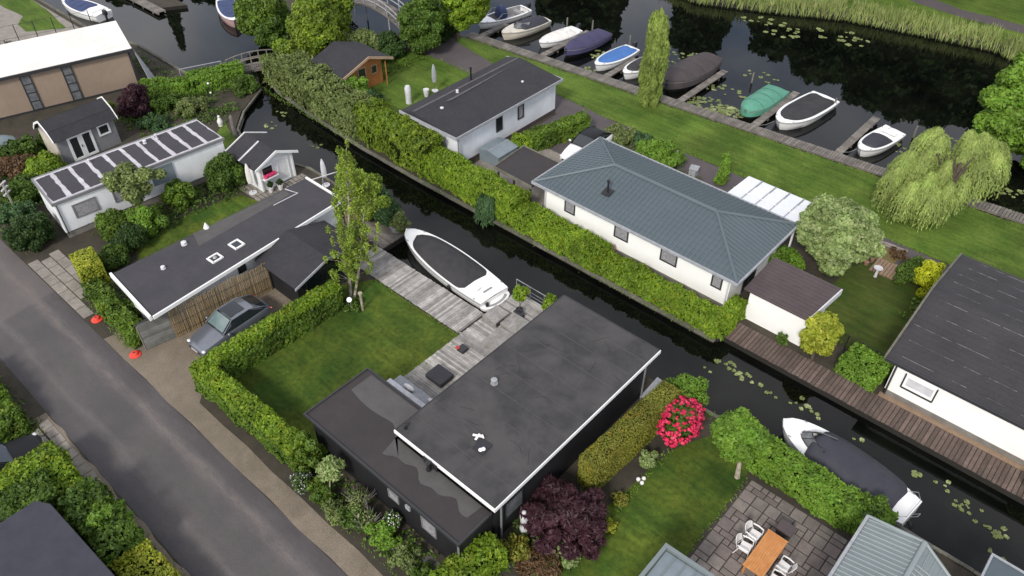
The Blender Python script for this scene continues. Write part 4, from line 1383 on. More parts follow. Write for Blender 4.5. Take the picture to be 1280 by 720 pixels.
mb.build('ridge_cap', 'roof_teal_rib', rf, smooth=True)
mb = MB().box(X0 - .08, X1 + .08, Y0 - .10, Y0 - .002, ZE - .12, ZE + .03).box(X0 - .08, X1 + .08, Y1 + .002, Y1 + .10, ZE - .12, ZE + .03)
mb.box(X0 - .10, X0 - .002, Y0 - .002, Y1 + .002, ZE - .12, ZE + .03).box(X1 + .002, X1 + .10, Y0 - .002, Y1 + .002, ZE - .12, ZE + .03)
mb.build('gutter', 'stone_grey', t)
mb = MB().box(X0, X1, Y0 - .001, Y0 + .549, ZE - .10, ZE - .05)
mb.build('eave_board', 'dark_trim', t)
for (a0, a1) in ((-23.75, -22.95), (-20.05, -19.05), (-16.85, -15.75), (-13.55, -12.9)):
    window(t, '-y', Y0 + .55, a0, a1, 1.15, 2.15, 'dark_trim', 'curtain_glass', .08)
window(t, '+x', X1 - .55, 33.0, 34.4, .1, 2.1, 'dark_trim', 'glass_dark', .08, name='glass_door', mullv=1)
downpipe(t, X0 + .6, Y0 + .47, 0, 2.5, 'stone_white')
downpipe(t, X1 - .62, Y0 + .46, 0, 2.5, 'stone_white')
MB().obox((-21.4, 32.3, surf(-21.4, 32.3) + .06), (.55, .55, .07), 0, rx=.29).tube([(-21.4, 32.3, 3.1), (-21.4, 32.3, 3.85)], .06, 10).tube([(-21.4, 32.3, 3.85), (-21.4, 32.3, 3.95)], .10, 10).build('chimney', 'black_plastic', t)
# utility meter cart at wall
o = MB().box(-19.95, -19.75, 31.05, 31.25, 0, .55).ball((-19.85, 31.15, .62), .10, 8, 6).build('gas_bottle', 'pink_hull', smooth=False)
tag(o, 'pale pinkish gas bottle standing at the foot of the hip roofed house wall', 'gas bottle')

# dark carport
t = thing('carport', 'dark brown flat roofed carport joined to the corner of the hip roofed house', 'carport', (-27.6, 32.4, 0))
MB().prism([(-29.1, 30.95), (-26.0, 30.85), (-26.0, 33.95), (-29.3, 33.95)], 2.02, 2.14).build('roof', 'bitumen_brown', t)
MB().prism([(-29.2, 30.88), (-25.95, 30.78), (-25.95, 30.84), (-29.2, 30.94)], 1.98, 2.19).prism([(-29.2, 30.95), (-29.12, 30.95), (-29.32, 34.0), (-29.4, 34.0)], 1.98, 2.19).prism([(-29.3, 33.96), (-26.0, 33.96), (-26.0, 34.03), (-29.3, 34.03)], 1.98, 2.19).build('roof_edge', 'edge_wood', t)
for p in ((-28.95, 31.1), (-26.2, 31.0), (-29.1, 33.75), (-26.2, 33.75), (-27.6, 31.05)):
    MB().box(p[0] - .05, p[0] + .05, p[1] - .05, p[1] + .05, 0, 2.0).build('post', 'dark_trim', t)
# blue-grey garden store
t = thing('storage_box', 'low slate blue storage box with a centre seam below the white bungalow wall', 'storage box', (-31.7, 34.3, 0))
MB().box(-32.75, -31.0, 33.3, 35.2, 0, .8).build('body', 'blue_grey_panel', t)
MB().prof([(-32.8, .82), (-30.95, .82), (-30.95, .88), (-31.87, 1.05), (-32.8, .88)], 'y', 33.25, 35.25).build('lid', 'blue_grey_panel', t)
MB().box(-31.9, -31.84, 33.24, 35.26, 1.04, 1.075).build('seam', 'stone_grey', t)

# white corrugated terrace canopy
t = thing('terrace_canopy', 'white corrugated terrace canopy behind the blue grey hip roof', 'canopy', (-14.3, 38.9, 0))
rf = MB().add([(-16.6, 37.7, 2.35), (-12.0, 37.7, 2.35), (-12.0, 40.5, 2.22), (-16.6, 40.5, 2.22), (-16.6, 37.7, 2.40), (-12.0, 37.7, 2.40), (-12.0, 40.5, 2.27), (-16.6, 40.5, 2.27)],
             [(3, 2, 1, 0), (4, 5, 6, 7), (0, 1, 5, 4), (1, 2, 6, 5), (2, 3, 7, 6), (3, 0, 4, 7)]).build('roof', 'roof_white_sheet', t)
mb = MB()
for i in range(40):
    x = -16.5 + i * .115
    mb.tube([(x, 37.72, 2.402), (x, 40.48, 2.272)], .022, 5)
mb.build('corrugation', 'roof_white_sheet', rf)
mb = MB()
for i in range(6):
    x = -16.6 + i * .91
    mb.box(x, x + .05, 37.72, 40.5, 2.16, 2.20)
mb.tube([(-16.6, 38.6, 2.42), (-12, 38.6, 2.42)], .02, 4)
mb.build('rafter', 'white_paint', t)
for k in range(1, 5):
    x = -16.6 + k * .92
    MB().box(x, x + .07, 37.72, 40.48, 2.3, 2.31).tube([(x, 37.7, 2.435), (x, 40.49, 2.305)], .03, 4).build('glazing_bar', 'stone_grey', rf)
for p in ((-16.5, 40.4), (-14.3, 40.4), (-12.1, 40.4), (-16.5, 37.8), (-12.1, 37.8)):
    MB().box(p[0] - .05, p[0] + .05, p[1] - .05, p[1] + .05, 0, 2.15).build('post', 'white_paint', t)

# garage with the brown roof
t = thing('garage', 'white garage with a brown ribbed lean-to roof beside the canal walkway', 'garage', (-9.8, 32.5, 0))
MB().box(-11.35, -8.1, 31.5, 34.0, 0, 1.98).build('wall', 'bright_wall', t)
rf = MB().add([(-11.65, 31.25, 2.02), (-8.0, 31.25, 2.02), (-7.75, 34.3, 2.30), (-11.6, 34.3, 2.30), (-11.65, 31.25, 2.10), (-8.0, 31.25, 2.10), (-7.75, 34.3, 2.38), (-11.6, 34.3, 2.38)],
             [(3, 2, 1, 0), (4, 5, 6, 7), (0, 1, 5, 4), (1, 2, 6, 5), (2, 3, 7, 6), (3, 0, 4, 7)]).build('roof', 'roof_brown', t)
mb = MB()
for i in range(11):
    y = 31.4 + i * .27
    z = 2.10 + (y - 31.25) / 3.05 * .28
    mb.tube([(-11.6, y, z + .003), (-7.95, y, z + .003)], .018, 4)
mb.build('roof_rib', 'roof_brown', rf)
MB().prism([(-8.0, 31.2), (-7.93, 31.2), (-7.68, 34.3), (-7.75, 34.3)], 2.0, 2.36).build('roof_edge', 'stone_white', t)
window(t, '+x', -8.1, 32.2, 33.0, .05, 1.85, 'white_paint', 'cream_paint', .07, name='door')

# ---- big dark roofed house on the right
t = thing('dark_roof_house', 'white walled house under a wide shingled black roof at the right edge', 'house', (1, 35, 0))
MB().box(-3.6, 12, 31.35, 40.2, .32, 2.15).build('wall', 'bright_wall', t)
MB().box(-3.5, 12, 31.3, 40.1, 0, .318).build('plinth', 'plinth', t)
RX0, RY0, RY1 = -4.05, 30.75, 40.95
v = [(RX0, RY0 + .35, 2.32), (12, RY0 + .35, 2.32), (12, 36, 3.3), (RX0, 36, 3.3), (12, RY1, 2.5), (RX0, RY1, 2.5)]
rf = MB().add([*v, *[(p[0], p[1], p[2] + .12) for p in v]], [(0, 3, 2, 1), (3, 5, 4, 2), (6, 7, 8, 9), (9, 8, 10, 11), (0, 1, 7, 6), (5, 11, 10, 4), (0, 6, 9, 3), (3, 9, 11, 5), (1, 2, 8, 7), (2, 4, 10, 8)])
mb = rf
random.seed(9)
def rz_(y):
    return 2.44 + (y - RY0 - .35) / (36 - RY0 - .35) * .98 if y < 36 else 3.42 - (y - 36) / (RY1 - 36) * .8
for k in range(10):
    y = RY0 + .75 + k * 1.02
    x = RX0 + .1 + random.uniform(0, 1)
    while x < 11:
        l = random.uniform(.6, 2.8)
        mb.obox((x + l / 2, y + random.uniform(-.03, .03), rz_(y) + .004), (l, .03, .012), 0, 1)
        x += l + random.uniform(.1, 1.0)
for k in range(30):
    y = RY0 + .5 + k * .34
    mb.box(RX0 + .01, 11.9, y - .012, y + .012, rz_(y) - .006, rz_(y) + .006)
mb.build('roof', ['shingle', 'shingle_seam'], t)
mb = MB().add([(RX0 - .10, RY0 + .3, 2.30), (RX0 - .003, RY0 + .3, 2.30), (RX0 - .003, 36, 3.28), (RX0 - .10, 36, 3.28), (RX0 - .10, RY0 + .3, 2.50), (RX0 - .003, RY0 + .3, 2.50), (RX0 - .003, 36, 3.48), (RX0 - .10, 36, 3.48)],
              [(3, 2, 1, 0), (4, 5, 6, 7), (0, 1, 5, 4), (1, 2, 6, 5), (2, 3, 7, 6), (3, 0, 4, 7)])
mb.add([(RX0 - .10, 36.001, 3.28), (RX0 - .003, 36.001, 3.28), (RX0 - .003, RY1, 2.48), (RX0 - .10, RY1, 2.48), (RX0 - .10, 36.001, 3.48), (RX0 - .003, 36.001, 3.48), (RX0 - .003, RY1, 2.68), (RX0 - .10, RY1, 2.68)],
       [(3, 2, 1, 0), (4, 5, 6, 7), (0, 1, 5, 4), (1, 2, 6, 5), (2, 3, 7, 6), (3, 0, 4, 7)])
mb.build('barge_board', 'edge_wood', t)
MB().box(RX0, 12, RY0 + .22, RY0 + .347, 2.26, 2.42).build('gutter', 'dark_trim', t)
window(t, '-y', 31.35, -2.95, -1.55, 1.0, 1.75, 'bright_wall', 'stone_white', .10, label='small framed window in the white wall')
MB().box(-3.02, -2.96, 31.29, 31.348, .9, 1.82).box(-2.96, -1.5, 31.29, 31.348, .88, .94).box(-1.54, -1.48, 31.29, 31.348, .94, 1.8).build('window_trim', 'dark_trim', t)
downpipe(t, -3.5, 31.28, 0, 2.3, 'dark_trim')

# ---- sage green tiled roof at the bottom right
t = thing('tiled_roof_house', 'house at the lower right corner with a pale sage green ribbed roof', 'house', (1, 19.5, 0))
RX0, RXM, RX1, RY0, RY1 = -1.05, .95, 3.0, 8, 22.05
MB().box(RX0 + .3, RX1 - .3, RY0, RY1 - .5, 0, 2.5).build('wall', 'dark_cladding', t)
# hipped end towards the canal
v = [(RX0, RY0, 2.62), (RX0, RY1, 2.62), (RXM, RY1 - .15, 3.2), (RXM, RY0, 3.2), (RX1, RY1 - 1.0, 2.62), (RX1, RY0, 2.62)]
rf = MB().add(v, [(0, 3, 2, 1), (3, 5, 4, 2), (1, 2, 4), (0, 1, 4, 5), (0, 5, 3)]).build('roof', 'roof_sage', t)
mb = MB()
for i in range(60):
    y = RY1 - .1 - i * .215
    mb.tube([(RX0 + .01, y, 2.632), (RXM, y - .02, 3.205)], .033, 5)
    if y < RY1 - 1.1:
        mb.tube([(RX1 - .01, y, 2.632), (RXM, y - .02, 3.205)], .033, 5)
mb.build('roof_rib', 'roof_sage_rib', rf)
mb = MB()
for k in range(1, 7):
    q = k / 7
    mb.tube([(RX1 + (RXM - RX1) * q, RY0, 2.63 + .58 * q), (RX1 + (RXM - RX1) * q, RY1 - 1.0 + .85 * q, 2.63 + .58 * q)], .02, 4)
mb.build('tile_step', 'roof_sage_rib', rf)
MB().tube([(RXM, RY0, 3.23), (RXM, RY1 - .15, 3.23)], .10, 8).build('ridge_cap', 'roof_sage_rib', rf, smooth=True)
MB().box(RX0 - .13, RX0 - .01, RY0, RY1 + .05, 2.5, 2.66).build('gutter', 'stone_grey', t)
MB().tube([(RX0 - .06, RY1 + .02, 2.64), (RXM, RY1 - .12, 3.22)], .06, 6).tube([(RXM, RY1 - .12, 3.22), (RX1, RY1 - 1, 2.66)], .06, 6).build('verge_trim', 'roof_sage_rib', t)
MB().box(RX0 - .012, RX0 + .16, RY0, RY1 - .02, 2.44, 2.6).build('eave_board', 'dark_trim', t)

# glass roof at the bottom
t = thing('glazed_veranda', 'flat glazed veranda roof with a pale grey frame at the bottom edge', 'veranda', (-5.3, 14, 0))
a = [(-6.35, 15.85), (-4.3, 15.95), (-4.1, 11), (-6.2, 11)]
MB().prism([(-6.2, 15.7), (-4.45, 15.8), (-4.3, 11), (-6.1, 11)], 2.36, 2.40).build('roof_glass', 'blue_grey_panel', t)
mb = MB().prism([(-6.35, 11), (-6.2, 11), (-6.22, 15.9), (-6.37, 15.9)], 2.34, 2.56).prism([(-6.219, 15.75), (-4.3, 15.83), (-4.3, 15.98), (-6.219, 15.9)], 2.34, 2.56).prism([(-4.45, 11), (-4.3, 11), (-4.3, 15.829), (-4.45, 15.82)], 2.34, 2.56)
for i in range(3):
    x = -5.8 + i * .45
    mb.box(x, x + .04, 11, 15.7, 2.401, 2.46)
mb.build('frame', 'roof_sage', t)
for p in ((-6.25, 15.75), (-4.4, 15.8)):
    MB().box(p[0] - .05, p[0] + .05, p[1] - .05, p[1] + .05, 0, 2.33).build('post', 'roof_sage', t)
# little roof in the corner
t = thing('boat_shed', 'small grey roofed shed corner by the water at the lower right', 'shed', (4.5, 23.2, 0))
MB().box(3.3, 7, 20, 23.5, 0, 2.3).build('wall', 'dark_cladding', t)
MB().box(3.1, 7.2, 19.8, 23.7, 2.32, 2.45).build('roof', 'roof_teal', t)
MB().box(3.02, 3.098, 19.8, 23.78, 2.3, 2.5).box(3.099, 7.2, 23.702, 23.78, 2.3, 2.5).build('roof_edge', 'stone_grey', t)

# dark flat roof at the bottom left
t = thing('flat_roof_garage', 'dark blue grey flat roof half overgrown by hedges at the lower left', 'garage', (-26, -4, 0))
MB().prism([(-26.1, .7), (-25.6, .9), (-20.6, 1.1), (-20.8, -9), (-26.2, -9)], 0, 2.2).build('wall', 'dark_cladding', t)
MB().prism([(-26.3, .75), (-25.7, 1.1), (-20.4, 1.3), (-20.6, -9), (-26.4, -9)], 2.202, 2.34).build('roof', 'tarp_slate', t, bevel=.03)


# ------------------------------------------------------------------ vegetation
random.seed(21)
V3 = lambda c, r: (c, (r, r, r))
H_ = 'hedges'
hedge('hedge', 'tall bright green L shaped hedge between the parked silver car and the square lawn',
      [(-28.45, 9.2, -28.3, 17.5, .8, 0, 1.8), (-28.85, 9.45, -21.2, 9.7, .95, 0, 1.65)], 'leaf_bright', 420, .098, lump=.10, side='leaf_hedge')  # side shade is put into the leaf colour below the bright top
hedge('hedge', 'long bright hedge on the far bank in front of the hip roofed house',
      [(-34.2, 30.1, -26.0, 29.85, 1.7, 0, 1.75), (-26.0, 29.8, -19.5, 29.7, 1.5, 0, 1.35), (-19.5, 29.7, -11.7, 29.55, 1.15, 0, 1.15), (-11.75, 29.2, -11.75, 31.5, .8, 0, 1.3)], 'leaf_bright', 420, .085, lump=.15, upright=.55, asp=2.3)
hedge('hedge', 'bushy conifer hedge hiding the near corner of the plain black roof',
      [(-41.2, 30.5, -34.0, 30.1, 2.0, 0, 2.3)], 'leaf_conifer', 420, .09, lump=.34, upright=.45, asp=2.5)
hedge('hedge', 'wild grey green willow hedge between the wooden cabin and the canal',
      [(-52.8, 31.4, -47, 30.9, 2.6, 0, 2.2), (-47, 30.9, -40.8, 30.4, 2.4, 0, 2.0)], 'leaf_wild', 372, .12, lump=.42, upright=.9, asp=2.2)
hedge('hedge', 'clipped olive brown conifer hedge behind the black house and the purple maple',
      [(-11.05, 17.2, -10.8, 23.2, 1.0, 0, 2.0)], 'leaf_olive', 900, .05, lump=.03, coremat='core_olive', trim=True)
hedge('hedge', 'broad glossy green hedge between the patio and the covered cabin boat',
      [(-6.3, 23.55, -3.2, 23.45, 1.35, 0, 1.35), (-3.2, 23.45, -.3, 23.5, 1.4, 0, 1.2)], 'leaf_lime', 465, .09, lump=.14)
hedge('hedge', 'fresh green hedge block between the yellow green shrub and the shingled roof', [(-5.9, 31.9, -3.9, 31.7, 1.7, 0, 1.0)], 'leaf_lime', 330, .09, lump=.08)
hedge('hedge', 'dark green hedge along the drive beside the parked white car', [(-31.0, 36.3, -29.7, 41.2, 1.0, 0, 1.35)], 'leaf_hedge', 356, .105, lump=.16)
hedge('hedge', 'small bright hedge below the bungalow wall next to the slate blue storage box', [(-31.9, 35.7, -30.6, 36.4, .9, 0, 1.1)], 'leaf_bright', 403, .098, lump=.15)
hedge('hedge', 'bright hedge strip from the tan building to the arched footbridge', [(-58.2, 22.6, -56.0, 25.4, 1.2, 0, 1.0), (-56.0, 25.4, -54.6, 29.2, 1.5, 0, 1.35)], 'leaf_lime', 372, .105, lump=.2)
hedge('hedge', 'clipped golden yellow green hedge column by the stepping slabs', [(-41.3, 9.75, -39.6, 9.45, 1.25, 0, 1.65)], 'leaf_gold', 420, .075, lump=.04, trim=True)
hedge('hedge', 'low green hedge from the golden hedge along the road to the timber fence', [(-39.5, 9.1, -33.6, 8.75, .95, 0, .95)], 'leaf_hedge', 387, .098, lump=.16)
hedge('hedge', 'green hedge beside the dark parked car at the left edge of the road', [(-37.5, 1.9, -32.9, 1.6, 1.5, 0, 1.3), (-33.0, -.4, -32.9, 2.4, 1.2, 0, 1.2)], 'leaf_hedge', 372, .105, lump=.2)
hedge('hedge', 'yellowish hedge bordering the dark flat roof at the lower left', [(-29.1, -6, -28.9, 2.6, 1.5, 0, 1.5), (-29.0, 2.1, -26.0, 2.0, 1.1, 0, 1.5)], 'leaf_bright', 356, .098, lump=.2)
hedge('hedge', 'darker brownish green hedge pressed against the dark flat roof', [(-27.4, -6, -27.3, 1.6, 1.7, 0, 1.9)], 'leaf_mid', 403, .098, lump=.22)
hedge('hedge', 'mixed green hedge between the dark flat roof and the road at the lower left', [(-26.2, 2.1, -22.4, 2.1, 1.5, 0, 1.7)], 'leaf_mid', 372, .105, lump=.28)
hedge('hedge', 'rounded lime green hedge at the bottom edge beside the road', [(-22.4, 2.2, -18.8, 2.3, 1.5, 0, 1.2)], 'leaf_gold', 300, .09, lump=.08, trim=True)
hedge('hedge', 'bright laurel hedge at the street corner of the black house', [(-12.1, 9.4, -11.7, 12.2, 1.1, 0, 1.4)], 'leaf_bright', 403, .105, lump=.18)
hedge('hedge', 'dark hedge between the mobile home end and the grey shed', [(-56.5, 9.5, -56.0, 13.4, 1.6, 0, 1.2)], 'leaf_mid', 200, .14, lump=.25)

B_G = None
bs = [
    # label, (x,y), (rx,ry,rz), mat, n, dens, size
    ('dark conifer bush at the road end of the white mobile home', (-46.2, 8.9), (1.15, 1.1, 1.7), 'leaf_dark', 14, 260, .10),
    ('blue green bush between the road and the bird table', (-49.0, 9.2), (1.3, 1.1, 1.0), 'leaf_blue', 10, 200, .12),
    ('leafy shrub overlapping the road verge behind the bird table', (-51.3, 10.6), (1.5, 1.3, 1.1), 'leaf_mid', 12, 180, .13),
    ('reddish brown leaved shrub in front of the grey shed', (-54.2, 11.6), (1.4, 1.2, 1.1), 'leaf_brown', 10, 170, .12),
    ('bright green shrub in front of the grey shed gable', (-52.5, 12.6), (1.3, 1.1, 1.2), 'leaf_bright', 12, 190, .13),
    ('low dark shrub at the far left behind the mobile home', (-50.6, 12.6), (1.2, 1.4, .8), 'leaf_mid', 9, 170, .12),
    ('shrub at the left edge between the blue trailer and the grey shed', (-56.3, 14.6), (.9, 1.3, .9), 'leaf_mid', 9, 170, .12),
    ('round dark clipped bush between caravan lawn and golden hedge', (-41.6, 12.6), (1.0, 1.0, 1.25), 'leaf_dark', 10, 300, .08),
    ('round bright green bush under the small tree by the mobile home', (-42.3, 14.0), (1.0, 1.0, 1.3), 'leaf_lime', 12, 260, .10),
    ('mid green bush at the corner of the white mobile home plinth', (-43.5, 12.6), (.95, .95, 1.3), 'leaf_hedge', 12, 220, .11),
    ('low olive bush beside the golden hedge', (-41.0, 11.0), (.9, .9, .9), 'leaf_mid', 9, 220, .09),
    ('rounded green bush in front of the mobile home near the pale blue panel', (-43.2, 16.9), (.85, .85, 1.45), 'leaf_hedge', 12, 200, .11),
    ('large round bush between the mobile home and the summer house', (-42.9, 20.0), (1.15, 1.15, 1.9), 'leaf_mid', 14, 220, .11),
    ('low garden shrub between the purple shrub and the small lawn', (-53.3, 20.8), (1.2, 1.2, .7), 'leaf_blue', 9, 180, .11),
    ('flowering shrub in the bed below the bright hedge strip', (-53.4, 23.6), (1.2, 1.4, .8), 'leaf_wild', 9, 180, .11),
    ('dark shrub in the bed between purple shrub and footbridge', (-55.3, 22.6), (1.1, 1.3, .8), 'leaf_mid', 9, 180, .12),
    ('blue green low shrub behind the striped roof', (-51.2, 20.4), (1.2, 1.5, .6), 'leaf_blue', 9, 180, .11),
    ('bright bush hanging over the bank beside the arched footbridge', (-53.2, 28.2), (1.1, 1.0, .9), 'leaf_mid', 10, 200, .13),
    ('small yellow green bush between grey shed and purple shrub', (-57.4, 19.2), (.8, .9, 1.0), 'leaf_bright', 8, 180, .13),
    ('feathery light green shrub below the wooden cabin porch', (-45.1, 32.6), (1.3, 1.1, 1.9), 'leaf_lime', 13, 190, .13),
    ('blue grey shrub at the edge of the lawn by the cabin', (-43.6, 33.2), (1.0, .9, 1.0), 'leaf_blue', 9, 180, .12),
    ('dark shrubs on the bank under the timber footbridge', (-49.8, 40.0), (1.9, 1.6, 1.3), 'leaf_dark', 12, 150, .16),
    ('olive shrub behind the ridge of the wooden cabin', (-51.2, 38.2), (1.8, 1.7, 1.6), 'leaf_wild', 12, 150, .16),
    ('bright leafy bush behind the blue grey hip roof beside the path', (-23.4, 40.9), (1.8, 1.5, 1.15), 'leaf_lime', 14, 220, .13),
    ('spiky light green plant clump at the corner near the white car', (-26.9, 41.5), (1.3, 1.2, .9), 'leaf_wild', 9, 170, .16),
    ('small wild bush between the spiky clump and the path', (-25.4, 42.2), (.9, .8, .7), 'leaf_blue', 8, 170, .12),
    ('green shrub between hip roof and the big pale tree', (-11.6, 36.6), (1.0, 1.1, .9), 'leaf_lime', 10, 210, .12),
    ('clipped bright yellow bush beside the shingled roof', (-5.0, 40.6), (.8, 1.35, 1.3), 'leaf_yellow', 12, 420, .07),
    ('clipped dark green low bush next to the bright yellow bush', (-6.1, 40.7), (.75, 1.2, .75), 'leaf_mid', 9, 320, .07),
    ('bright ball shaped shrub above the pink rhododendron', (-10.45, 24.1), (.95, .95, 1.5), 'leaf_lime', 13, 300, .08),
    ('pale round shrub in the dark bed by the olive hedge', (-9.75, 20.0), (.42, .42, .75), 'leaf_pale', 7, 420, .07),
    ('small olive bush in the bed near the purple maple', (-9.5, 17.7), (.35, .35, .45), 'leaf_olive', 6, 420, .06),
    ('tiny yellow green plant at the edge of the purple maple', (-9.05, 16.35), (.32, .32, .35), 'leaf_gold', 6, 400, .07),
    ('white edged hosta clump under the purple maple', (-9.5, 14.2), (.7, .6, .45), 'leaf_pale', 8, 300, .12),
    ('leafy green shrub with lime leaves against the black front wall', (-15.7, 9.65), (.7, .55, .8), 'leaf_lime', 9, 300, .09),
    ('dark green shrub beneath the small standard tree by the gravel verge', (-19.3, 9.3), (.75, .5, .75), 'leaf_hedge', 8, 260, .10),
    ('soft green shrub in the bed between the verge and the black wall', (-18.1, 9.0), (.7, .5, .6), 'leaf_wild', 8, 280, .08),
    ('loose green shrub in the middle of the front garden bed', (-17.2, 9.5), (.8, .6, .7), 'leaf_mid', 8, 240, .09),
    ('bushy end of the bed beside the front slabs', (-14.4, 9.6), (.75, .55, .5), 'leaf_wild', 8, 260, .10),
    ('grassy tussock by the slabs near the downpipe', (-13.1, 9.6), (.7, .5, .45), 'leaf_mid', 7, 260, .10),
    ('tall leafy shrub at the inner corner of the L shaped hedge', (-21.0, 10.0), (.75, .7, 1.5), 'leaf_hedge', 10, 260, .12),
    ('yellow green bush at the lower edge near the timber planks', (-11.3, 13.0), (.8, .7, .5), 'leaf_olive', 7, 240, .09),
    ('dense green bush in the lower left hedge corner by the road', (-24.3, 2.5), (.9, .7, 1.9), 'leaf_lime', 10, 220, .13),
    ('dark green bush where the patio hedge meets the sage green roof', (-1.3, 23.7), (1.0, .8, 1.35), 'leaf_mid', 10, 220, .11),
    ('large yellow green bush growing over the bamboo fence behind the birch', (-33.6, 24.0), (1.9, 1.2, 3.0), 'leaf_birch', 20, 150, .12),
    ('blue green bush on the corner of the landing stage', (-31.9, 24.2), (.95, .85, 1.9), 'leaf_blue', 12, 190, .13),
    ('yellow green potted bush at the edge of the landing stage', (-30.9, 24.3), (.62, .55, 1.3), 'leaf_wild', 9, 260, .10),
    ('low plants around the foot of the birch', (-27.9, 17.9), (1.0, .7, .35), 'leaf_mid', 7, 220, .10),
    ('shrub overhanging the walkway at the right edge', (4.3, 30.3), (1.3, .8, .9), 'leaf_gold', 9, 200, .12),
    ('dark trees and shrubs at the pond bank left of the open white boat', (-49.2, 44.9), (2.0, 1.6, 1.6), 'leaf_dark', 12, 130, .17),
    ('small green plant growing on the walkway beside the white garage', (-8.9, 31.0), (.35, .3, .7), 'leaf_mid', 6, 260, .12),
    ('mixed low shrubs by the reed fence inside the road hedge', (-36.4, 9.5), (.7, .6, .6), 'leaf_mid', 7, 220, .10),
    ('small low shrub by the hedge opening at the mat', (-7.2, 42.0), (.7, .35, .5), 'leaf_brown', 6, 260, .09),
]
for (lab, c, r, m, n, dn, sz) in bs:
    bush('bush' if 'shrub' not in lab else 'shrub', lab, 'shrub' if 'shrub' in lab else 'bush', c, r, m, n, None, dn * 1.5, sz * .82)
bush('purple_shrub', 'round purple leaved shrub behind the striped roof', 'shrub', (-55.9, 20.9), (1.1, 1.1, 1.9), 'leaf_purple', 16, .42, 300, .085, coremat='core_purple')
# ragged pale flowering shrubs
for (x, y, h, lab) in [(-20.3, 9.0, .8, 'white flowering shrub at the end of the hedge by the gravel verge'), (-15.9, 10.3, 1.0, 'white flowering shrub against the black wall near its small window')]:
    t = thing('flowering_shrub', lab, 'shrub', (x, y, 0), 'white flowering shrubs')
    Lm = make_lumps((x, y, h * .55), (.45, .4, h * .5), 8, .24)
    quads_mesh('foliage', lumps_leaves(Lm, 160, .08), ['leaf_mid', 'leaf_core'], core_lumps(Lm, .5), t)
    quads_mesh('blossom', lumps_leaves([(c, tuple(k * 1.06 for k in r)) for c, r in Lm], 75, .06, .9, 1.0), ['petal_white', 'leaf_core'], None, t)
for (x, y, h, lab) in [(-17.5, 9.9, 1.3, 'bare twiggy grey shrub by the pale stake'), (-16.6, 9.5, 1.0, 'grey brown twiggy shrub in the front garden bed')]:
    t = thing('twiggy_shrub', lab, 'shrub', (x, y, 0))
    mb = MB()
    for k in range(26):
        a, e = random.uniform(0, 2 * PI), random.uniform(.5, 1.4)
        r = random.uniform(.4, .8)
        mb.tube([(x, y, .02), (x + math.cos(a) * r * .4, y + math.sin(a) * r * .4, h * .55), (x + math.cos(a) * r, y + math.sin(a) * r, h * random.uniform(.7, 1.1))], [.018, .012, .005], 4)
    mb.build('stem', 'grey_twig', t)
    Lm = make_lumps((x, y, h * .7), (.6, .5, h * .4), 7, .25)
    quads_mesh('foliage', lumps_leaves(Lm, 70, .06), ['leaf_wild', 'leaf_core'], None, t)

# rhododendron
t = thing('rhododendron', 'rhododendron covered in bright pink blossom beside the olive hedge', 'shrub', (-9.55, 22.6, 0))
Lm = make_lumps((-9.6, 22.3, 1.15), (.72, 1.05, .95), 14, .38)
quads_mesh('foliage', lumps_leaves(Lm, 220, .12), ['leaf_mid', 'core_pink'], core_lumps(Lm, .6), t)
PB = []
random.seed(4)
for i in range(330):
    d = Vector((random.gauss(0, 1), random.gauss(0, 1), random.gauss(.25, .8))).normalized()
    k_ = random.uniform(.86, 1.08)
    c = Vector((-9.6, 22.3, 1.15)) + Vector((d.x * .86, d.y * 1.2, d.z * 1.08)) * k_
    if c.z > .25:
        q_ = random.uniform(.05, .10)
        PB.append((tuple(c), (q_, q_, q_ * .85)))
quads_mesh('blossom', lumps_leaves(PB, 620, .06, .7, 1.1), ['petal_pink', 'petal_pink'], core_lumps(PB, .8), t)

# purple maple
Lm = make_lumps((-10.45, 15.2, .95), (1.75, 1.7, .95), 70, .33, .5, .45, 1.08)
tree('purple_maple', 'low spreading purple leaved maple beside the black house', (-10.4, 15.2), Lm, 'leaf_purple', [(-10.4, 15.2, 0), (-10.45, 15.15, .5), (-10.4, 15.3, 1.2)], .1, 300, .10,
     limbs=[((-10.4, 15.2, .4), (-9.4, 14.8, 1.1), .05), ((-10.4, 15.2, .4), (-11.2, 15.9, 1.1), .05), ((-10.4, 15.2, .4), (-10.6, 14.2, 1.1), .05)], coremat='core_purple', aspect=3.2, up=.6, inner=.4)

# round standard tree on the lawn
Lm = make_lumps((-6.85, 22.3, 2.45), (1.15, 1.15, .95), 30, .42, .75, .55, .9)
tree('round_tree', 'round crowned lime green tree on a short trunk beside the patio', (-6.4, 22.2), Lm, 'leaf_lime', [(-6.4, 22.2, 0), (-6.5, 22.25, .9), (-6.8, 22.3, 2.2)], .13, 300, .11, 'pale_bark',
     limbs=[((-6.6, 22.25, 1.3), (-7.4, 22.6, 2.3), .05), ((-6.6, 22.25, 1.3), (-6.2, 21.7, 2.3), .05)], aspect=2.2)

# yellow green shrub-tree by the garage
Lm = make_lumps((-7.35, 31.4, 1.5), (.8, .8, 1.35), 26, .38, .85, .5, .9)
tree('shrub_tree', 'yellow green upright shrub tree growing through the walkway beside the white garage', (-7.2, 31.1), Lm, 'leaf_gold', [(-7.2, 31.1, 0), (-7.25, 31.2, .8), (-7.3, 31.3, 2)], .08, 280, .11)

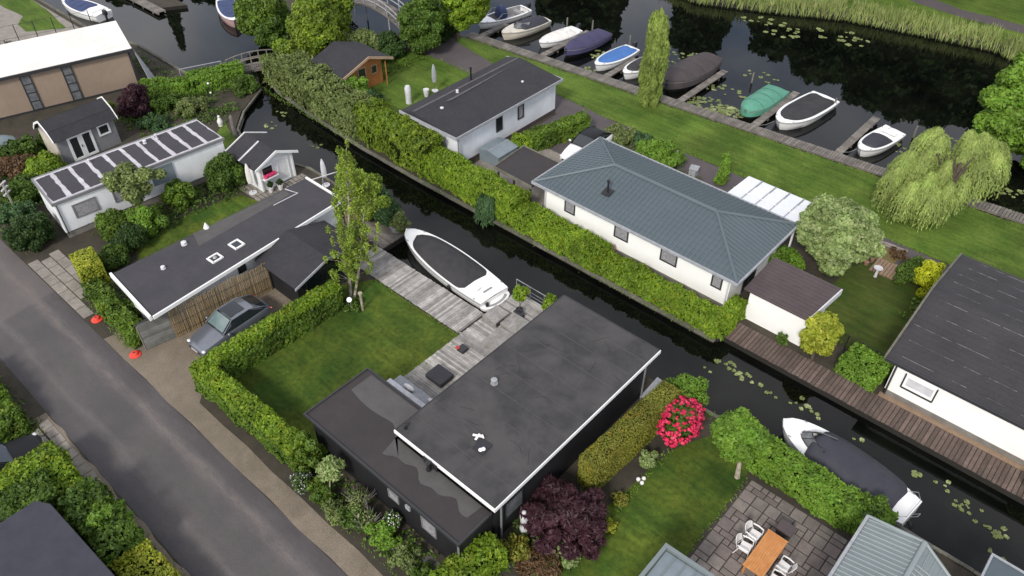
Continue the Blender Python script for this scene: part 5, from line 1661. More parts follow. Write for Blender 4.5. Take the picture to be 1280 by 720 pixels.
# big variegated tree
Lm = make_lumps((-9.85, 38.6, 2.25), (2.15, 2.15, 1.85), 60, .62, .6, .6, .98)
tree('variegated_tree', 'large dome shaped tree with pale variegated leaves beside the dull lawn', (-9.8, 38.5), Lm, 'leaf_pale', [(-9.8, 38.5, 0), (-9.85, 38.5, 1.2), (-9.8, 38.6, 2.8)], .2, 240, .13,
     limbs=[((-9.8, 38.5, .9), (-8.6, 39, 2.2), .08), ((-9.8, 38.5, .9), (-11, 38, 2.2), .08), ((-9.8, 38.5, .9), (-9.9, 40, 2.2), .08)], up=.7)

# poplar
Lm = []
for k in range(64):
    z = .5 + k * .097
    w_ = .40 + .95 * math.sin(min(1, (z + .2) / 7.2) * PI) ** .6
    a = k * 2.4
    q = w_ * random.uniform(.25, .62)
    Lm.append(((-28.5 + q * math.cos(a), 47.35 + q * math.sin(a) * .9, z), (.30, .30, .8)))
tree('poplar', 'tall slim columnar poplar on the grass bank in front of the moored boats', (-28.5, 47.35), [l for l in Lm if l[0][2] < 6.6], 'leaf_poplar',
     [(-28.5, 47.35, 0), (-28.5, 47.35, 3), (-28.5, 47.35, 6.5)], .14, 230, .085, aspect=3.4, jit=.35, droop=.25, core=.55, inner=.15)
# weeping willow: drooping strands hung from a lumpy dome
t = thing('weeping_willow', 'weeping willow with pale green hanging curtains on the grass bank by the pond', 'tree', (-6.9, 47.3, 0))
mb = MB().tube([(-6.9, 47.3, 0), (-6.95, 47.4, 1.3), (-6.8, 47.5, 2.7), (-6.9, 47.5, 4.0)], [.33, .26, .2, .1], 9)
WL = []
for k in range(11):
    a = k * 2.4
    r = random.uniform(.5, 1.3)
    b = (-7.0 + r * 1.0 * math.cos(a), 47.5 + r * 1.0 * math.sin(a), random.uniform(3.1, 4.9))
    WL.append(b)
    mb.tube([(-6.9, 47.4, random.uniform(1.2, 2.6)), ((-6.9 + b[0]) / 2, (47.4 + b[1]) / 2, b[2] * .78), b], [.11, .08, .03], 6)
mb.build('trunk', 'bark', t, smooth=True)
QS = []
core = MB()
plumes = [(-9.36, 48.45, 4.6), (-7.72, 49.15, 4.9), (-7.06, 50.0, 4.6), (-6.2, 51.3, 3.7), (-9.98, 46.7, 3.5), (-8.86, 48.1, 4.5), (-9.15, 47.0, 3.9), (-7.45, 48.4, 4.3), (-7.85, 47.2, 3.6), (-8.35, 46.1, 3.0),
          (-6.8, 47.6, 3.1), (-6.9, 49.3, 4.1), (-7.2, 46.5, 2.7), (-10.2, 45.8, 2.8), (-8.95, 45.4, 2.4), (-7.75, 45.8, 2.3), (-7.3, 48.9, 4.5), (-6.5, 48.5, 3.7), (-6.0, 49.8, 3.7), (-6.6, 50.2, 4.2), (-7.0, 48.9, 3.4)]
random.seed(17)
for pi_, (hx, hy, hz) in enumerate(plumes):
    hx, hy = hx * .93 + .07 * -7.6 + .38, hy * .93 + .07 * 48 + .3
    od = Vector(((hx + 7.6) * .7, (hy - 48.0) * .45)) + Vector((random.uniform(-.4, .3), random.uniform(-1.5, -.9)))
    od.normalize()
    r = random.uniform(.62, .9)
    Lp = min(hz - .35, random.uniform(1.9, 2.9))
    ns = 300
    a = rng.uniform(0, 2 * PI, ns)
    rr = r * rng.uniform(0, 1, ns) ** .45
    side = rr * np.cos(a)
    fwd = rr * np.sin(a)
    nl = 15
    kk = rng.uniform(.55, 1.08, ns)
    for j in range(nl):
        u = (j + rng.uniform(0, 1, ns)) / nl * kk
        dome = .55 * r * np.sqrt(np.maximum(0, 1 - (rr / r) ** 2))
        fan = .45 + .75 * np.minimum(1, u * 2) * (1 - .35 * u)
        out_ = fwd * fan + (.2 + .8 * np.sqrt(u)) * .5
        sx = side * fan
        x = hx + od.x * out_ - od.y * sx + rng.normal(0, .015, ns)
        y = hy + od.y * out_ + od.x * sx + rng.normal(0, .015, ns)
        z = hz + dome * (1 - u) - Lp * u ** 1.35 + rng.normal(0, .02, ns)
        P = np.stack([x, y, np.maximum(z, .12)], 1)
        N = np.stack([od.x * np.maximum(.1, np.sin(a)) - od.y * np.cos(a), od.y * np.maximum(.1, np.sin(a)) + od.x * np.cos(a), .25 + .9 * (1 - u)], 1)
        N /= np.linalg.norm(N, axis=1, keepdims=True)
        QS.append(leafquads(P, N, .052, 4.0, .3, .16))
    core.ball((hx + od.x * .45, hy + od.y * .45, hz - Lp * .45), (r * .62, r * .62, Lp * .42), 8, 6, jit=.15)
quads_mesh('crown', np.concatenate(QS), ['leaf_willow', 'leaf_dark'], core, t)

# birch by the deck: several thin stems, loose crown
t = thing('birch', 'tall loose crowned birch with several pale stems between black shed and deck', 'tree', (-28.2, 18.2, 0))
mb = MB()
stems = [[(-28.2, 18.2, 0), (-28.6, 18.8, 2.6), (-29.0, 19.6, 5.2), (-29.5, 20.3, 7.9)], [(-28.35, 18.25, 0), (-29.0, 19.1, 2.3), (-29.8, 20.1, 4.6), (-30.4, 21.0, 6.6)], [(-28.1, 18.3, 0), (-28.2, 19.2, 2.2), (-28.6, 20.1, 4.3), (-28.9, 20.8, 6.0)]]
for s_ in stems:
    mb.tube(s_, [.085, .06, .04, .015], 7)
LB = []
for s_ in stems:
    for k in range(62):
        u = random.uniform(.14, 1)
        q = u * 3
        i = min(2, int(q))
        p = Vector(s_[i]).lerp(Vector(s_[i + 1]), q - i)
        a = random.uniform(0, 2 * PI)
        r = random.uniform(.15, 1.2) * (1.1 - .8 * u ** 2)
        e = p + Vector((math.cos(a) * r, math.sin(a) * r, random.uniform(.1, .7)))
        mb.tube([p, (p + e) / 2 + Vector((0, 0, .08)), e], [.02, .014, .006], 4)
        LB.append((tuple(e), (random.uniform(.13, .27),) * 2 + (random.uniform(.2, .5),)))
mb.build('trunk', 'birch_bark', t, smooth=True)
quads_mesh('crown', lumps_leaves(LB, 105, .078, .9, 1.6, .2, .45), ['leaf_birch', 'leaf_core'], None, t)

# small loose tree in front of the mobile home
Lm = [((-43.6, 14.3, 2.9), (.7, .7, .55)), ((-44.2, 14.6, 3.3), (.6, .6, .45)), ((-43.1, 15.2, 3.2), (.55, .55, .4)), ((-42.8, 13.9, 2.6), (.5, .5, .4)), ((-44.3, 13.8, 2.6), (.5, .5, .4)), ((-43.4, 14.9, 2.2), (.6, .6, .4)),
      ((-42.9, 16.0, 2.9), (.4, .4, .3)), ((-43.8, 13.5, 3.4), (.5, .5, .4)), ((-43.2, 14.3, 1.9), (.45, .45, .4))]
tree('small_tree', 'loose crowned small tree rising in front of the white mobile home', (-42.9, 14.0), Lm, 'leaf_wild', [(-42.9, 14.0, 0), (-43.2, 14.2, 1.2), (-43.5, 14.4, 2.8)], .07, 170, .13, core=.4,
     limbs=[((-43.1, 14.1, 1.0), (-44.1, 13.9, 2.6), .03), ((-43.1, 14.1, 1.2), (-42.8, 15.4, 2.9), .03)])
# small standard tree in the front garden
Lm = [((-19.2, 9.9, 1.75), (.42, .42, .3)), ((-19.5, 9.7, 1.5), (.3, .3, .22)), ((-18.9, 9.8, 1.5), (.3, .3, .22)), ((-19.1, 10.2, 1.6), (.3, .3, .22)), ((-19.25, 9.6, 1.4), (.28, .28, .2)), ((-19.3, 10.0, 2.0), (.2, .2, .15))]
tree('standard_tree', 'small pale green standard tree with a bare curved stem by the gravel verge', (-18.9, 9.35), Lm, 'leaf_pale', [(-18.9, 9.35, 0), (-18.95, 9.45, .6), (-19.15, 9.8, 1.6)], .055, 330, .08, 'pale_bark', core=.45, aspect=2.6)
# trees in the top left and middle
Lm = make_lumps((-52.4, 35.2, 2.9), (1.9, 1.9, 2.9), 30, .8, 1.1, .5, .9)
tree('conifer', 'tall bright green conifer behind the wooden cabin', (-52.4, 35.2), Lm, 'leaf_conifer', [(-52.4, 35.2, 0), (-52.4, 35.2, 2), (-52.4, 35.2, 4.5)], .2, 170, .17)
Lm = make_lumps((-54.0, 37.6, 3.0), (1.7, 1.7, 2.8), 26, .75, 1.1, .5, .9)
tree('conifer', 'second conifer at the top edge just left of the timber footbridge', (-54.0, 37.6), Lm, 'leaf_conifer', [(-54.0, 37.6, 0), (-54, 37.6, 2), (-54, 37.6, 4.5)], .2, 150, .17)
Lm = make_lumps((-52.7, 32.7, 1.4), (1.2, 1.2, 1.5), 16, .55, 1.1, .5, .9)
tree('conifer', 'bushy conifer at the island end of the arched footbridge', (-52.7, 32.7), Lm, 'leaf_conifer', [(-52.7, 32.7, 0), (-52.7, 32.7, 1), (-52.7, 32.7, 2)], .12, 190, .15)
Lm = make_lumps((-59.4, 34.9, 2.2), (2.3, 1.9, 2.4), 30, .8, .9, .5, .9)
tree('broadleaf_tree', 'dense dark green tree overhanging the water beside the pink hulled boat', (-59.4, 34.9), Lm, 'leaf_hedge', [(-59.4, 36.4, -.1), (-59.4, 35.8, 1.2), (-59.4, 35, 3)], .2, 170, .16)
Lm = make_lumps((-57.6, 34.2, 1.2), (1.2, 1.0, 1.4), 12, .5, .9, .5, .9)
tree('broadleaf_tree', 'smaller dark green tree between the footbridge and the overhanging tree', (-57.6, 35.0), Lm, 'leaf_mid', [(-57.7, 35.6, -.1), (-57.6, 35.1, .7), (-57.6, 34.4, 1.6)], .1, 190, .15)
Lm = make_lumps((-47.9, 42.3, 2.4), (2.0, 1.8, 2.3), 26, .75, .8, .5, .9)
tree('broadleaf_tree', 'dark round tree between timber footbridge and path', (-47.9, 42.0), Lm, 'leaf_mid', [(-47.9, 42.0, 0), (-47.9, 42.1, 1.2), (-47.9, 42.2, 3)], .18, 170, .16)
Lm = make_lumps((-46.5, 46.4, 3.2), (1.9, 1.8, 1.9), 26, .7, .8, .5, .95)
tree('broadleaf_tree', 'loose yellow green tree at the top edge left of the open white boat', (-47.3, 45.8), Lm, 'leaf_bright', [(-47.3, 45.8, 0), (-47.1, 46, 1.2), (-46.6, 46.2, 3)], .16, 170, .15)
Lm = make_lumps((-6.2, 58.7, 3.2), (2.6, 3.4, 3.2), 40, 1.0, .8, .5, .95) + make_lumps((-3.6, 57.6, 1.6), (2.4, 2.0, 1.6), 14, .8, .8, .5, .9)
tree('broadleaf_tree', 'large mid green tree leaning over the pond at the right edge', (-3.0, 61.0), Lm, 'leaf_lime', [(-3.0, 61.0, 0), (-3.8, 60.4, 1.4), (-5.4, 59.2, 3.4)], .32, 130, .19,
     limbs=[((-3.4, 60.7, .8), (-4.2, 58, 2.4), .12), ((-4.0, 60.2, 1.6), (-7.2, 60, 3.2), .1)])
# young trees in pots on the deck
for (x, y, lab, s_) in [(-20.55, 23.6, 'young leafy tree in a dark planter beside the timber steps', 1.0), (-19.0, 24.3, 'smaller young tree in a pot close to the roof edge of the black house', .9)]:
    t = thing('potted_tree', lab, 'potted tree', (x, y, .06), 'potted trees on the deck')
    MB().loft([[(x + r * math.cos(a), y + r * math.sin(a), z) for a in [k * PI / 6 for k in range(12)]] for r, z in ((.16, .065), (.21, .4), (.17, .4), (.15, .36))]).build('pot', 'black_plastic', t)
    MB().tube([(x, y, .36), (x + .02, y, 1.0), (x - .01, y + .02, 1.7 * s_)], [.025, .02, .01], 6).tube([(x, y, .36), (x + .15, y - .05, 1.0), (x + .1, y + .1, 1.5 * s_)], [.02, .015, .01], 6).build('trunk', 'bark', t)
    Lm = make_lumps((x, y, 1.5 * s_), (.42 * s_, .42 * s_, .55), 12, .2)
    quads_mesh('crown', lumps_leaves(Lm, 210, .095, .8), ['leaf_bright', 'leaf_core'], core_lumps(Lm, .4), t)
# plant drooping over the canal hedge
t = thing('drooping_shrub', 'dark feathery shrub drooping from the long bright hedge into the canal', 'shrub', (-27.9, 29.2, 0))
ns = 700
a = rng.uniform(0, 2 * PI, ns); rr = .55 * np.sqrt(rng.uniform(0, 1, ns))
P = [];
for j in range(10):
    u = (j + rng.uniform(0, 1, ns)) / 10
    P.append(leafquads(np.stack([-27.9 + rr * np.cos(a) * (1 + .4 * u), 29.0 + rr * np.sin(a) * (1 + .3 * u) - .3 * u, 1.5 - 1.75 * u * rng.uniform(.5, 1, ns)], 1), np.stack([np.cos(a), np.sin(a) - .3, np.full(ns, .5)], 1), .06, 3.5, .5, .3))
quads_mesh('foliage', np.concatenate(P), ['leaf_blue', 'leaf_core'], None, t)

# trees beyond the pond; above the picture, seen in the water
FT = 'trees beyond the far bank seen mirrored in the pond'
for i, (x, y, h, r, lab) in enumerate([(-49.5, 69, 7.6, 3.2, 0), (-52.5, 66.5, 6.0, 2.6, 0), (-40.2, 75.5, 8.8, 3.4, 0), (-29.6, 83.5, 11.6, 4.2, 0),
                                      (-33.2, 81.5, 9.0, 3.4, 0), (-22.4, 88.5, 15.4, 5.0, 0), (-26.2, 86.5, 13.0, 4.2, 0), (-18.8, 92.0, 15.6, 5.0, 0), (-14.8, 95.5, 17.6, 5.2, 0), (-9.8, 95.5, 15.8, 5.2, 0), (-5.2, 93, 14.5, 5.2, 0), (0, 91, 14, 5.0, 0)]):
    t = thing('far_tree', 'leafy tree on the far side of the pond path, mirrored in the dark water', 'tree', (x, y, 0), FT)
    MB().tube([(x, y, 0), (x + .2, y, h * .4), (x, y + .1, h * .75)], [.35, .25, .1], 8).build('trunk', 'bark', t, smooth=True)
    Lm = make_lumps((x, y, h * .58), (r, r, h * .43), 26, r * .36, 1.0, .5, .95)
    quads_mesh('crown', lumps_leaves(Lm, 9, .55, .8), ['leaf_dark', 'leaf_core'], core_lumps(Lm, .75), t)
t = thing('far_conifer', 'tall conical conifer mirrored as a dark spike in the water behind the tan building', 'tree', (-89, 40.8, 0))
MB().tube([(-89, 40.8, 0), (-89, 40.8, 11)], [.25, .05], 8).build('trunk', 'bark', t)
Lm = []
for k in range(16):
    z = .8 + k * .68
    r = 1.5 * (1 - z / 13) + .12
    for q in range(3):
        a = k * 1.3 + q * 2.1
        Lm.append(((-89 + .35 * r * math.cos(a), 40.8 + .35 * r * math.sin(a), z), (r * .7, r * .7, .8)))
quads_mesh('crown', lumps_leaves(Lm, 12, .4, .8), ['leaf_dark', 'leaf_core'], core_lumps(Lm, .8), t)
Lm = make_lumps((-91.5, 37.5, 3.2), (3.2, 3.2, 3.2), 16, 1.3) + make_lumps((-84.5, 43.5, 2.8), (3.0, 3.0, 2.8), 14, 1.3)
tree('far_tree', 'broad dark tree beside the mirrored conifer', (-91, 37.5), Lm, 'leaf_dark', [(-91, 37.5, 0), (-91, 37.5, 3)], .3, 10, .5, core=.8)

# reed belt on the far bank
pts = [(-44, 68.2), (-36.4, 66.9), (-30.5, 69.4), (-24.2, 72.6), (-18.0, 73.9), (-12, 75.0), (-8, 73.5), (-4.5, 68)]
QQ = []
for i in range(len(pts) - 1):
    a, b = np.array(pts[i]), np.array(pts[i + 1])
    L_ = np.linalg.norm(b - a)
    d = (b - a) / L_
    nv = np.array([-d[1], d[0]])
    n = int(L_ * 2.6 * 42)
    u, v = rng.uniform(0, L_, n), rng.uniform(-.5, 2.1, n) * (1 + .25 * np.sin(rng.uniform(0, L_, n)))
    P = a + d * u[:, None] + nv * v[:, None]
    h = rng.uniform(.7, 1.45, n) * np.where(v < .2, .9, 1)
    P3 = np.column_stack([P, np.maximum(WZ, np.where(v < 0, WZ, 0)) + h * .5])
    Q_ = leafquads(P3, np.tile([.3, -1., .3], (n, 1)), 1, 1, .5, .16)
    c = P3[:, None, :]
    Q_ = c + (Q_ - c) * 1.0
    # long thin blades
    T = (Q_[:, 0] - Q_[:, 2]); T /= np.linalg.norm(T, axis=1, keepdims=True)
    B = (Q_[:, 1] - Q_[:, 3]); B /= np.linalg.norm(B, axis=1, keepdims=True)
    hh = (h / 2)[:, None]
    QQ.append(np.stack([P3 - T * hh, P3 + B * .035, P3 + T * hh, P3 - B * .035], 1))
o = quads_mesh('reeds', np.concatenate(QQ), ['reed_blade', 'leaf_core'])
tag(o, 'belt of tall pale reeds along the far bank of the pond', 'reeds', None, 'stuff')

# rough grass along turf edges and verges
QQ = []
def tufts(a, b, w_, dens, h=.12, z=0.0):
    a, b = np.array(a, float), np.array(b, float)
    L_ = np.linalg.norm(b - a)
    d = (b - a) / L_
    nv = np.array([-d[1], d[0]])
    n = int(L_ * w_ * dens)
    P = a + d * rng.uniform(0, L_, n)[:, None] + nv * rng.normal(0, w_ / 2.5, n)[:, None]
    hh = rng.uniform(.5, 1.4, n) * h
    P3 = np.column_stack([P, z + hh * .45])
    Q_ = leafquads(P3, np.tile([.2, -1., .5], (n, 1)), 1, 1, .7, .35)
    T = (Q_[:, 0] - Q_[:, 2]); T /= np.linalg.norm(T, axis=1, keepdims=True)
    B = (Q_[:, 1] - Q_[:, 3]); B /= np.linalg.norm(B, axis=1, keepdims=True)
    QQ.append(np.stack([P3 - T * hh[:, None] / 2, P3 + B * .022, P3 + T * hh[:, None] / 2, P3 - B * .022], 1))
for a, b, w_, dn in [((-47, 46.45), (-10, 49.5), .22, 130), ((-10, 49.5), (8, 51), .25, 110), ((-29.8, 10.6), (-22, 10.4), .3, 120), ((-28.6, 18.6), (-29, 10.5), .3, 120), ((-45.6, 42.1), (-38.4, 42.1), .3, 80), ((-30, 43.6), (0, 43.35), .22, 110),
                     ((-42, 44.4), (-30, 43.6), .2, 110), ((-21.6, 20.2), (-21.6, 15.6), .12, 160), ((-28.5, 20.22), (-21.6, 20.22), .1, 160), ((-6.0, 15.6), (-5.95, 22.4), .15, 140), ((-9.2, 14.2), (-9.5, 21.5), .25, 110),
                     ((-54, 29.4), (-40, 28.95), .35, 120), ((-36, 28.8), (-11.7, 28.8), .25, 60), ((-39.5, 8.5), (-34, 8.2), .35, 130), ((-12.2, 24.5), (-2, 24.4), .4, 90), ((-9, 33.1), (-4, 33.1), .3, 70),
                     ((-33, 2.7), (-26, 2.75), .3, 120), ((-24, 2.9), (-18, 3.0), .45, 120), ((-48.4, 24.0), (-46, 23.3), .3, 90), ((-45.6, 8.2), (-50, 8.0), .4, 80), ((-21, 8.9), (-13, 8.9), .15, 90)]:
    tufts(a, b, w_, dn)
o = quads_mesh('rough_grass', np.concatenate(QQ), ['grass_blade', 'leaf_core'])
tag(o, 'rough grass and weeds along lawn edges, hedges and banks', 'grass', None, 'stuff')

# water lilies
def pads(patches, lab, grp, k0=.13, col='lily_green'):
    me = None
    for (cx_, cy_, r, n) in patches:
        for i in range(n):
            a = random.uniform(0, 2 * PI)
            q = r * math.sqrt(random.random())
            s_ = k0 * random.uniform(.6, 1.5)
            if me is None:
                m = MB()
                m.add([(0, 0, 0)] + [(math.cos(t_), math.sin(t_), .02 if j % 3 else -.005) for j, t_ in enumerate([.25 + 5.8 * j / 13 for j in range(14)])], [(0, j, j + 1) for j in range(1, 14)])
                o = m.build('lily_pad', col, local=True)
                me = o.data
            else:
                o = bpy.data.objects.new('lily_pad', me)
                COL.objects.link(o)
            o.location = (cx_ + q * math.cos(a), cy_ + q * math.sin(a) * .6, WZ + .006 + random.uniform(0, .006))
            o.rotation_euler = (0, 0, random.uniform(0, 6.3))
            o.scale = (s_, s_ * random.uniform(.8, 1), 1)
            tag(o, lab, 'lily pad', grp)
random.seed(33)
pads([(-10.2, 28.15, .9, 12), (-9.0, 27.9, .7, 9), (-8.0, 27.8, .6, 6), (-6.3, 28.3, .7, 9), (-5.5, 28.1, .3, 3), (-10.9, 27.2, .3, 2), (-3, 27.9, .5, 2)], 'lily pad floating in the canal below the brown plank walkway', 'lily pads in the canal by the walkway', .10)
pads([(2.0, 27.6, .8, 12), (3.2, 27.4, .6, 9), (.7, 28.2, .5, 4), (-.6, 27.8, .6, 3), (3.4, 26.2, .6, 4)], 'yellowing lily pad floating at the lower right end of the canal', 'lily pads at the right end of the canal', .10)
pads([(-25.0, 50.8, 2.0, 62), (-23.5, 51.0, 1.2, 40), (-25.2, 53.5, 1.8, 16), (-24.5, 57.5, 1.5, 10)], 'lily pad between the big brown tarpaulin boat and the green covered boat', 'lily pads beside the green covered boat', .16)
pads([(-36.6, 52.0, 1.2, 22), (-31.2, 54.6, 1.4, 16), (-35.5, 49.3, .8, 8), (-31.0, 56.8, 1.6, 18)], 'lily pad in the shaded water between the covered boats left of the poplar', 'lily pads left of the poplar', .15)
pads([(-12.2, 54.5, 1.6, 18), (-10.2, 57.5, 1.5, 9), (-3.6, 54.0, 1.4, 16)], 'lily pad near the small white boat and the weeping willow', 'lily pads near the willow', .12)
pads([(-28.5, 66.8, 3.0, 26), (-23.2, 69.0, 2.6, 18)], 'lily pad close to the reed belt of the far bank', 'lily pads by the reeds', .2)
pads([(-47.5, 26.7, .8, 6), (-43.0, 27.2, .6, 4), (-48.6, 28.3, .6, 5)], 'small lily pad on the canal below the wild willow hedge', 'lily pads below the willow hedge', .12)

# low planting that covers the beds
def cover(name, label, areas, mat, dens, size, hmax):
    Q_ = []
    for (x0, x1, y0, y1, k) in areas:
        n = int((x1 - x0) * (y1 - y0) * dens * k)
        x, y = rng.uniform(x0, x1, n), rng.uniform(y0, y1, n)
        P = np.stack([x, y, np.zeros(n)], 1)
        m = fnoise(P, .9, len(mat)) + .6 * fnoise(P, 2.3, 3)
        edge = np.minimum.reduce([x - x0, x1 - x, y - y0, y1 - y]) / .5
        keep = (m > -.25) & (rng.uniform(0, 1, n) < np.clip(edge, .15, 1))
        P, m = P[keep], m[keep]
        P[:, 2] = .02 + hmax * np.clip(m + .25, 0, 1) * rng.uniform(.3, 1, len(P))
        Q_.append(leafquads(P, np.tile([0, 0, 1.], (len(P), 1)), size, 1.8, .6))
    o = quads_mesh(name, np.concatenate(Q_), [mat, 'leaf_core'])
    return tag(o, label, 'plants', None, 'stuff')


cover('ground_cover', 'low mixed green planting covering the garden beds on the left bank', [(-57.2, -50.5, 19.0, 26.5, 1), (-56.5, -53.5, 26, 29.5, .8), (-44.6, -41.2, 11.5, 20.6, 1), (-52.6, -46.2, 8.4, 10.2, 1), (-57.5, -49.2, 9.0, 13.6, 1), (-50.5, -48.7, 12.5, 20.5, .8),
      (-59.5, -57.2, 20.5, 25.5, .7), (-66, -59.2, 24.2, 26.2, .7), (-21.2, -12.6, 8.9, 10.7, 1), (-31.0, -28.6, 17.4, 19.8, .35), (-41, -36.9, 9.6, 11.5, .8)], 'leaf_mid', 110, .10, .38)
cover('ground_cover', 'bright low plants in the beds of the island gardens', [(-45.8, -41.5, 31.4, 33.6, .9), (-53.5, -50.2, 33.5, 40.5, 1), (-51.5, -46.2, 36.6, 41.4, 1), (-25.4, -19.9, 39.0, 41.6, .8), (-12.6, -9.2, 35.0, 37.4, .7), (-28.2, -24.0, 37.8, 42.2, .5), (-17.0, -9.5, 40.7, 41.6, .5),
      (-5.2, -3.9, 37, 42, .6), (-12.6, -9.0, 24.3, 24.6, .6), (-38.2, -37.0, 30.8, 42, .5), (-56.3, -54.0, 33.0, 38, .8), (-62, -57.2, 35.8, 43, 1)], 'leaf_hedge', 110, .10, .35)
cover('ground_cover', 'dark leaf litter plants between the hedges and kerbs along the near side of the road', [(-37.5, -31.8, .8, 3.0, .7), (-26.6, -18.5, 1.2, 3.1, .8), (-30.4, -28.3, -2, 3.0, .8), (-12.8, -10.9, 8.8, 17, .6), (-12.3, -9.0, 12.0, 16, .4)], 'leaf_mid', 110, .10, .3)

Lm = [((-18.9 + random.uniform(-.08, .08), 41.8 + random.uniform(-.08, .08), .25 + k * .22), (.42 - .012 * k * 1.6, .42 - .012 * k * 1.6, .26)) for k in range(9)]
tree('cypress', 'slim green cypress standing on the path edge behind the hip roof', (-18.9, 41.8), Lm, 'leaf_lime', [(-18.9, 41.8, 0), (-18.9, 41.8, 1), (-18.9, 41.8, 1.9)], .05, 420, .075, inner=.12)


# ------------------------------------------------------------------ boats (local frame: bow towards -y, waterline z = 0)
def hb(s, B, full=.55, tail=.22, pw=.72):
    f = min(1, s / full)
    a = (1 - (1 - f) ** 2.1) ** pw
    return max(.015, B / 2 * a * (1 - tail * max(0, (s - .6) / .4) ** 2))


def sheer(s, H):
    return H * (1 + .32 * (1 - s) ** 2)


def make_boat(name, label, L, B, H, hull='gelcoat', cover=None, c0=.2, c1=.95, arch=.3, wrap=False, deck='gelcoat', shield=None, motor=False, rim=.10, full=.55, tail=.22,
              stern_deck=None, group=None, rail=None, open_well=False, cw=1.0, platform=False, pw=.72, flat=False):
    t = thing0(name, label, 'boat', group)
    N = 26
    Y = lambda s: -L / 2 + L * s
    mb = MB()
    rings = []
    for i in range(N + 1):
        s = i / N
        b, z = hb(s, B, full, tail, pw), sheer(s, H)
        rk = (1 - s) ** 3 * .35      # raked stem
        y = Y(s)
        rings.append([(-b, y, z), (-b * .97, y + rk * .2, z * .6), (-b * .86, y + rk * .7, .02), (-b * .55, y + rk, -.16), (0, y + rk, -.26),
                      (b * .55, y + rk, -.16), (b * .86, y + rk * .7, .02), (b * .97, y + rk * .2, z * .6), (b, y, z)])
    mb.loft(rings, closed=False)
    n = len(rings[0])
    mb.add(rings[-1], [tuple(range(n))])
    mb.build('hull', hull, t, smooth=True)
    # rubbing strake
    mb = MB()
    for sg in (-1, 1):
        mb.tube([(sg * (hb(i / N, B, full, tail, pw) + .005), Y(i / N), sheer(i / N, H) - .07) for i in range(N + 1)], .025, 6)
    mb.build('rubbing_strake', rail or 'grey_trim', t, smooth=True)
    # deck: rim and (if any) cockpit well
    mb = MB()
    w0, w1 = (c0, c1) if open_well else (2, 2)
    inner = lambda s: max(0.0, hb(s, B, full, tail, pw) - rim * (1.0 + .6 * (1 - s)))
    for i in range(N):
        s, s2 = i / N, (i + 1) / N
        z, z2 = sheer(s, H) + .012, sheer(s2, H) + .012
        a, a2 = hb(s, B, full, tail, pw), hb(s2, B, full, tail, pw)
        if s2 <= w0 or s >= w1:
            mb.add([(-a, Y(s), z), (0, Y(s), z + .05), (a, Y(s), z), (-a2, Y(s2), z2), (0, Y(s2), z2 + .05), (a2, Y(s2), z2)], [(0, 1, 4, 3), (1, 2, 5, 4)])
        else:
            b, b2 = inner(s), inner(s2)
            if s < w0:
                b = inner(s)
            mb.add([(-a, Y(s), z), (-b, Y(s), z + .02), (-a2, Y(s2), z2), (-b2, Y(s2), z2 + .02)], [(0, 1, 3, 2)])
            mb.add([(b, Y(s), z + .02), (a, Y(s), z), (b2, Y(s2), z2 + .02), (a2, Y(s2), z2)], [(0, 1, 3, 2)])
    if not wrap:
        mb.build('deck', deck, t, smooth=True)
    if open_well:
        fb = MB()
        for i in range(N):
            s, s2 = i / N, (i + 1) / N
            if s2 > w0 and s < w1:
                b, b2 = inner(s), inner(s2)
                z, z2 = sheer(s, H) + .03, sheer(s2, H) + .03
                fb.add([(-b, Y(s), z), (-b * .9, Y(s), .05), (b * .9, Y(s), .05), (b, Y(s), z), (-b2, Y(s2), z2), (-b2 * .9, Y(s2), .05), (b2 * .9, Y(s2), .05), (b2, Y(s2), z2)],
                       [(0, 1, 5, 4), (1, 2, 6, 5), (2, 3, 7, 6)])
        fb.build('cockpit', 'boat_grey', t)
        sb = MB().box(-B * .36, B * .36, Y(.80), Y(.88), .1, H * .8).box(-B * .36, B * .36, Y(.52), Y(.60), .1, H * .7)
        sb.build('thwart', 'boat_grey', t, bevel=.02)
    if cover:
        mb = MB()
        rr = []
        M = 26
        for i in range(M + 1):
            u = i / M
            s = c0 + (c1 - c0) * u
            wdt = (hb(s, B, full, tail, pw) * 1.02 if wrap else (inner(s) + .03) * cw)
            # rounded front and back ends of the cover
            e = min(1, u / (.07 if shield else .16))
            e = (1 - (1 - e) ** 2) ** .5 if not wrap else 1
            e2 = min(1, (1 - u) / .10)
            e2 = (1 - (1 - e2) ** 2) ** .5 if not wrap else 1
            wdt = max(.02, wdt * (e * .9 + .1) * (e2 * .25 + .75))
            z = sheer(s, H) + .035
            hgt = arch * math.sin(PI * min(1, (u + .04) / (.16 if shield else .35)) / 2) ** .8 * (1 - .55 * max(0, (u - .55) / .45) ** 1.6) * (1 - max(0, (u - .93) / .07) ** 2)
            sag = .02 * math.sin(u * 31) + .012 * math.sin(u * 57)
            ring = []
            for k in range(11):
                q = -1 + 2 * k / 10
                prof = (1 - abs(q) ** 2.4) if not flat else (1 - abs(q) ** 6)
                ring.append((q * wdt, Y(s), z + (hgt + sag * (1 - q * q)) * prof))
            if wrap:
                zl = z * .35
                ring = [(-wdt * 1.0, Y(s), zl)] + ring + [(wdt * 1.0, Y(s), zl)]
            rr.append(ring)
        mb.loft(rr, closed=False)
        mb.add(rr[0], [tuple(range(len(rr[0])))])
        mb.add(rr[-1], [tuple(range(len(rr[-1])))])
        mb.build('cover', cover, t, smooth=True)
        if wrap:
            for k in (.25, .5, .75):
                i = int(M * k)
                MB().tube([(p[0] * 1.006, p[1], p[2] + .008) for p in rr[i]], .010, 4).build('tie_rope', 'dark_trim', t)
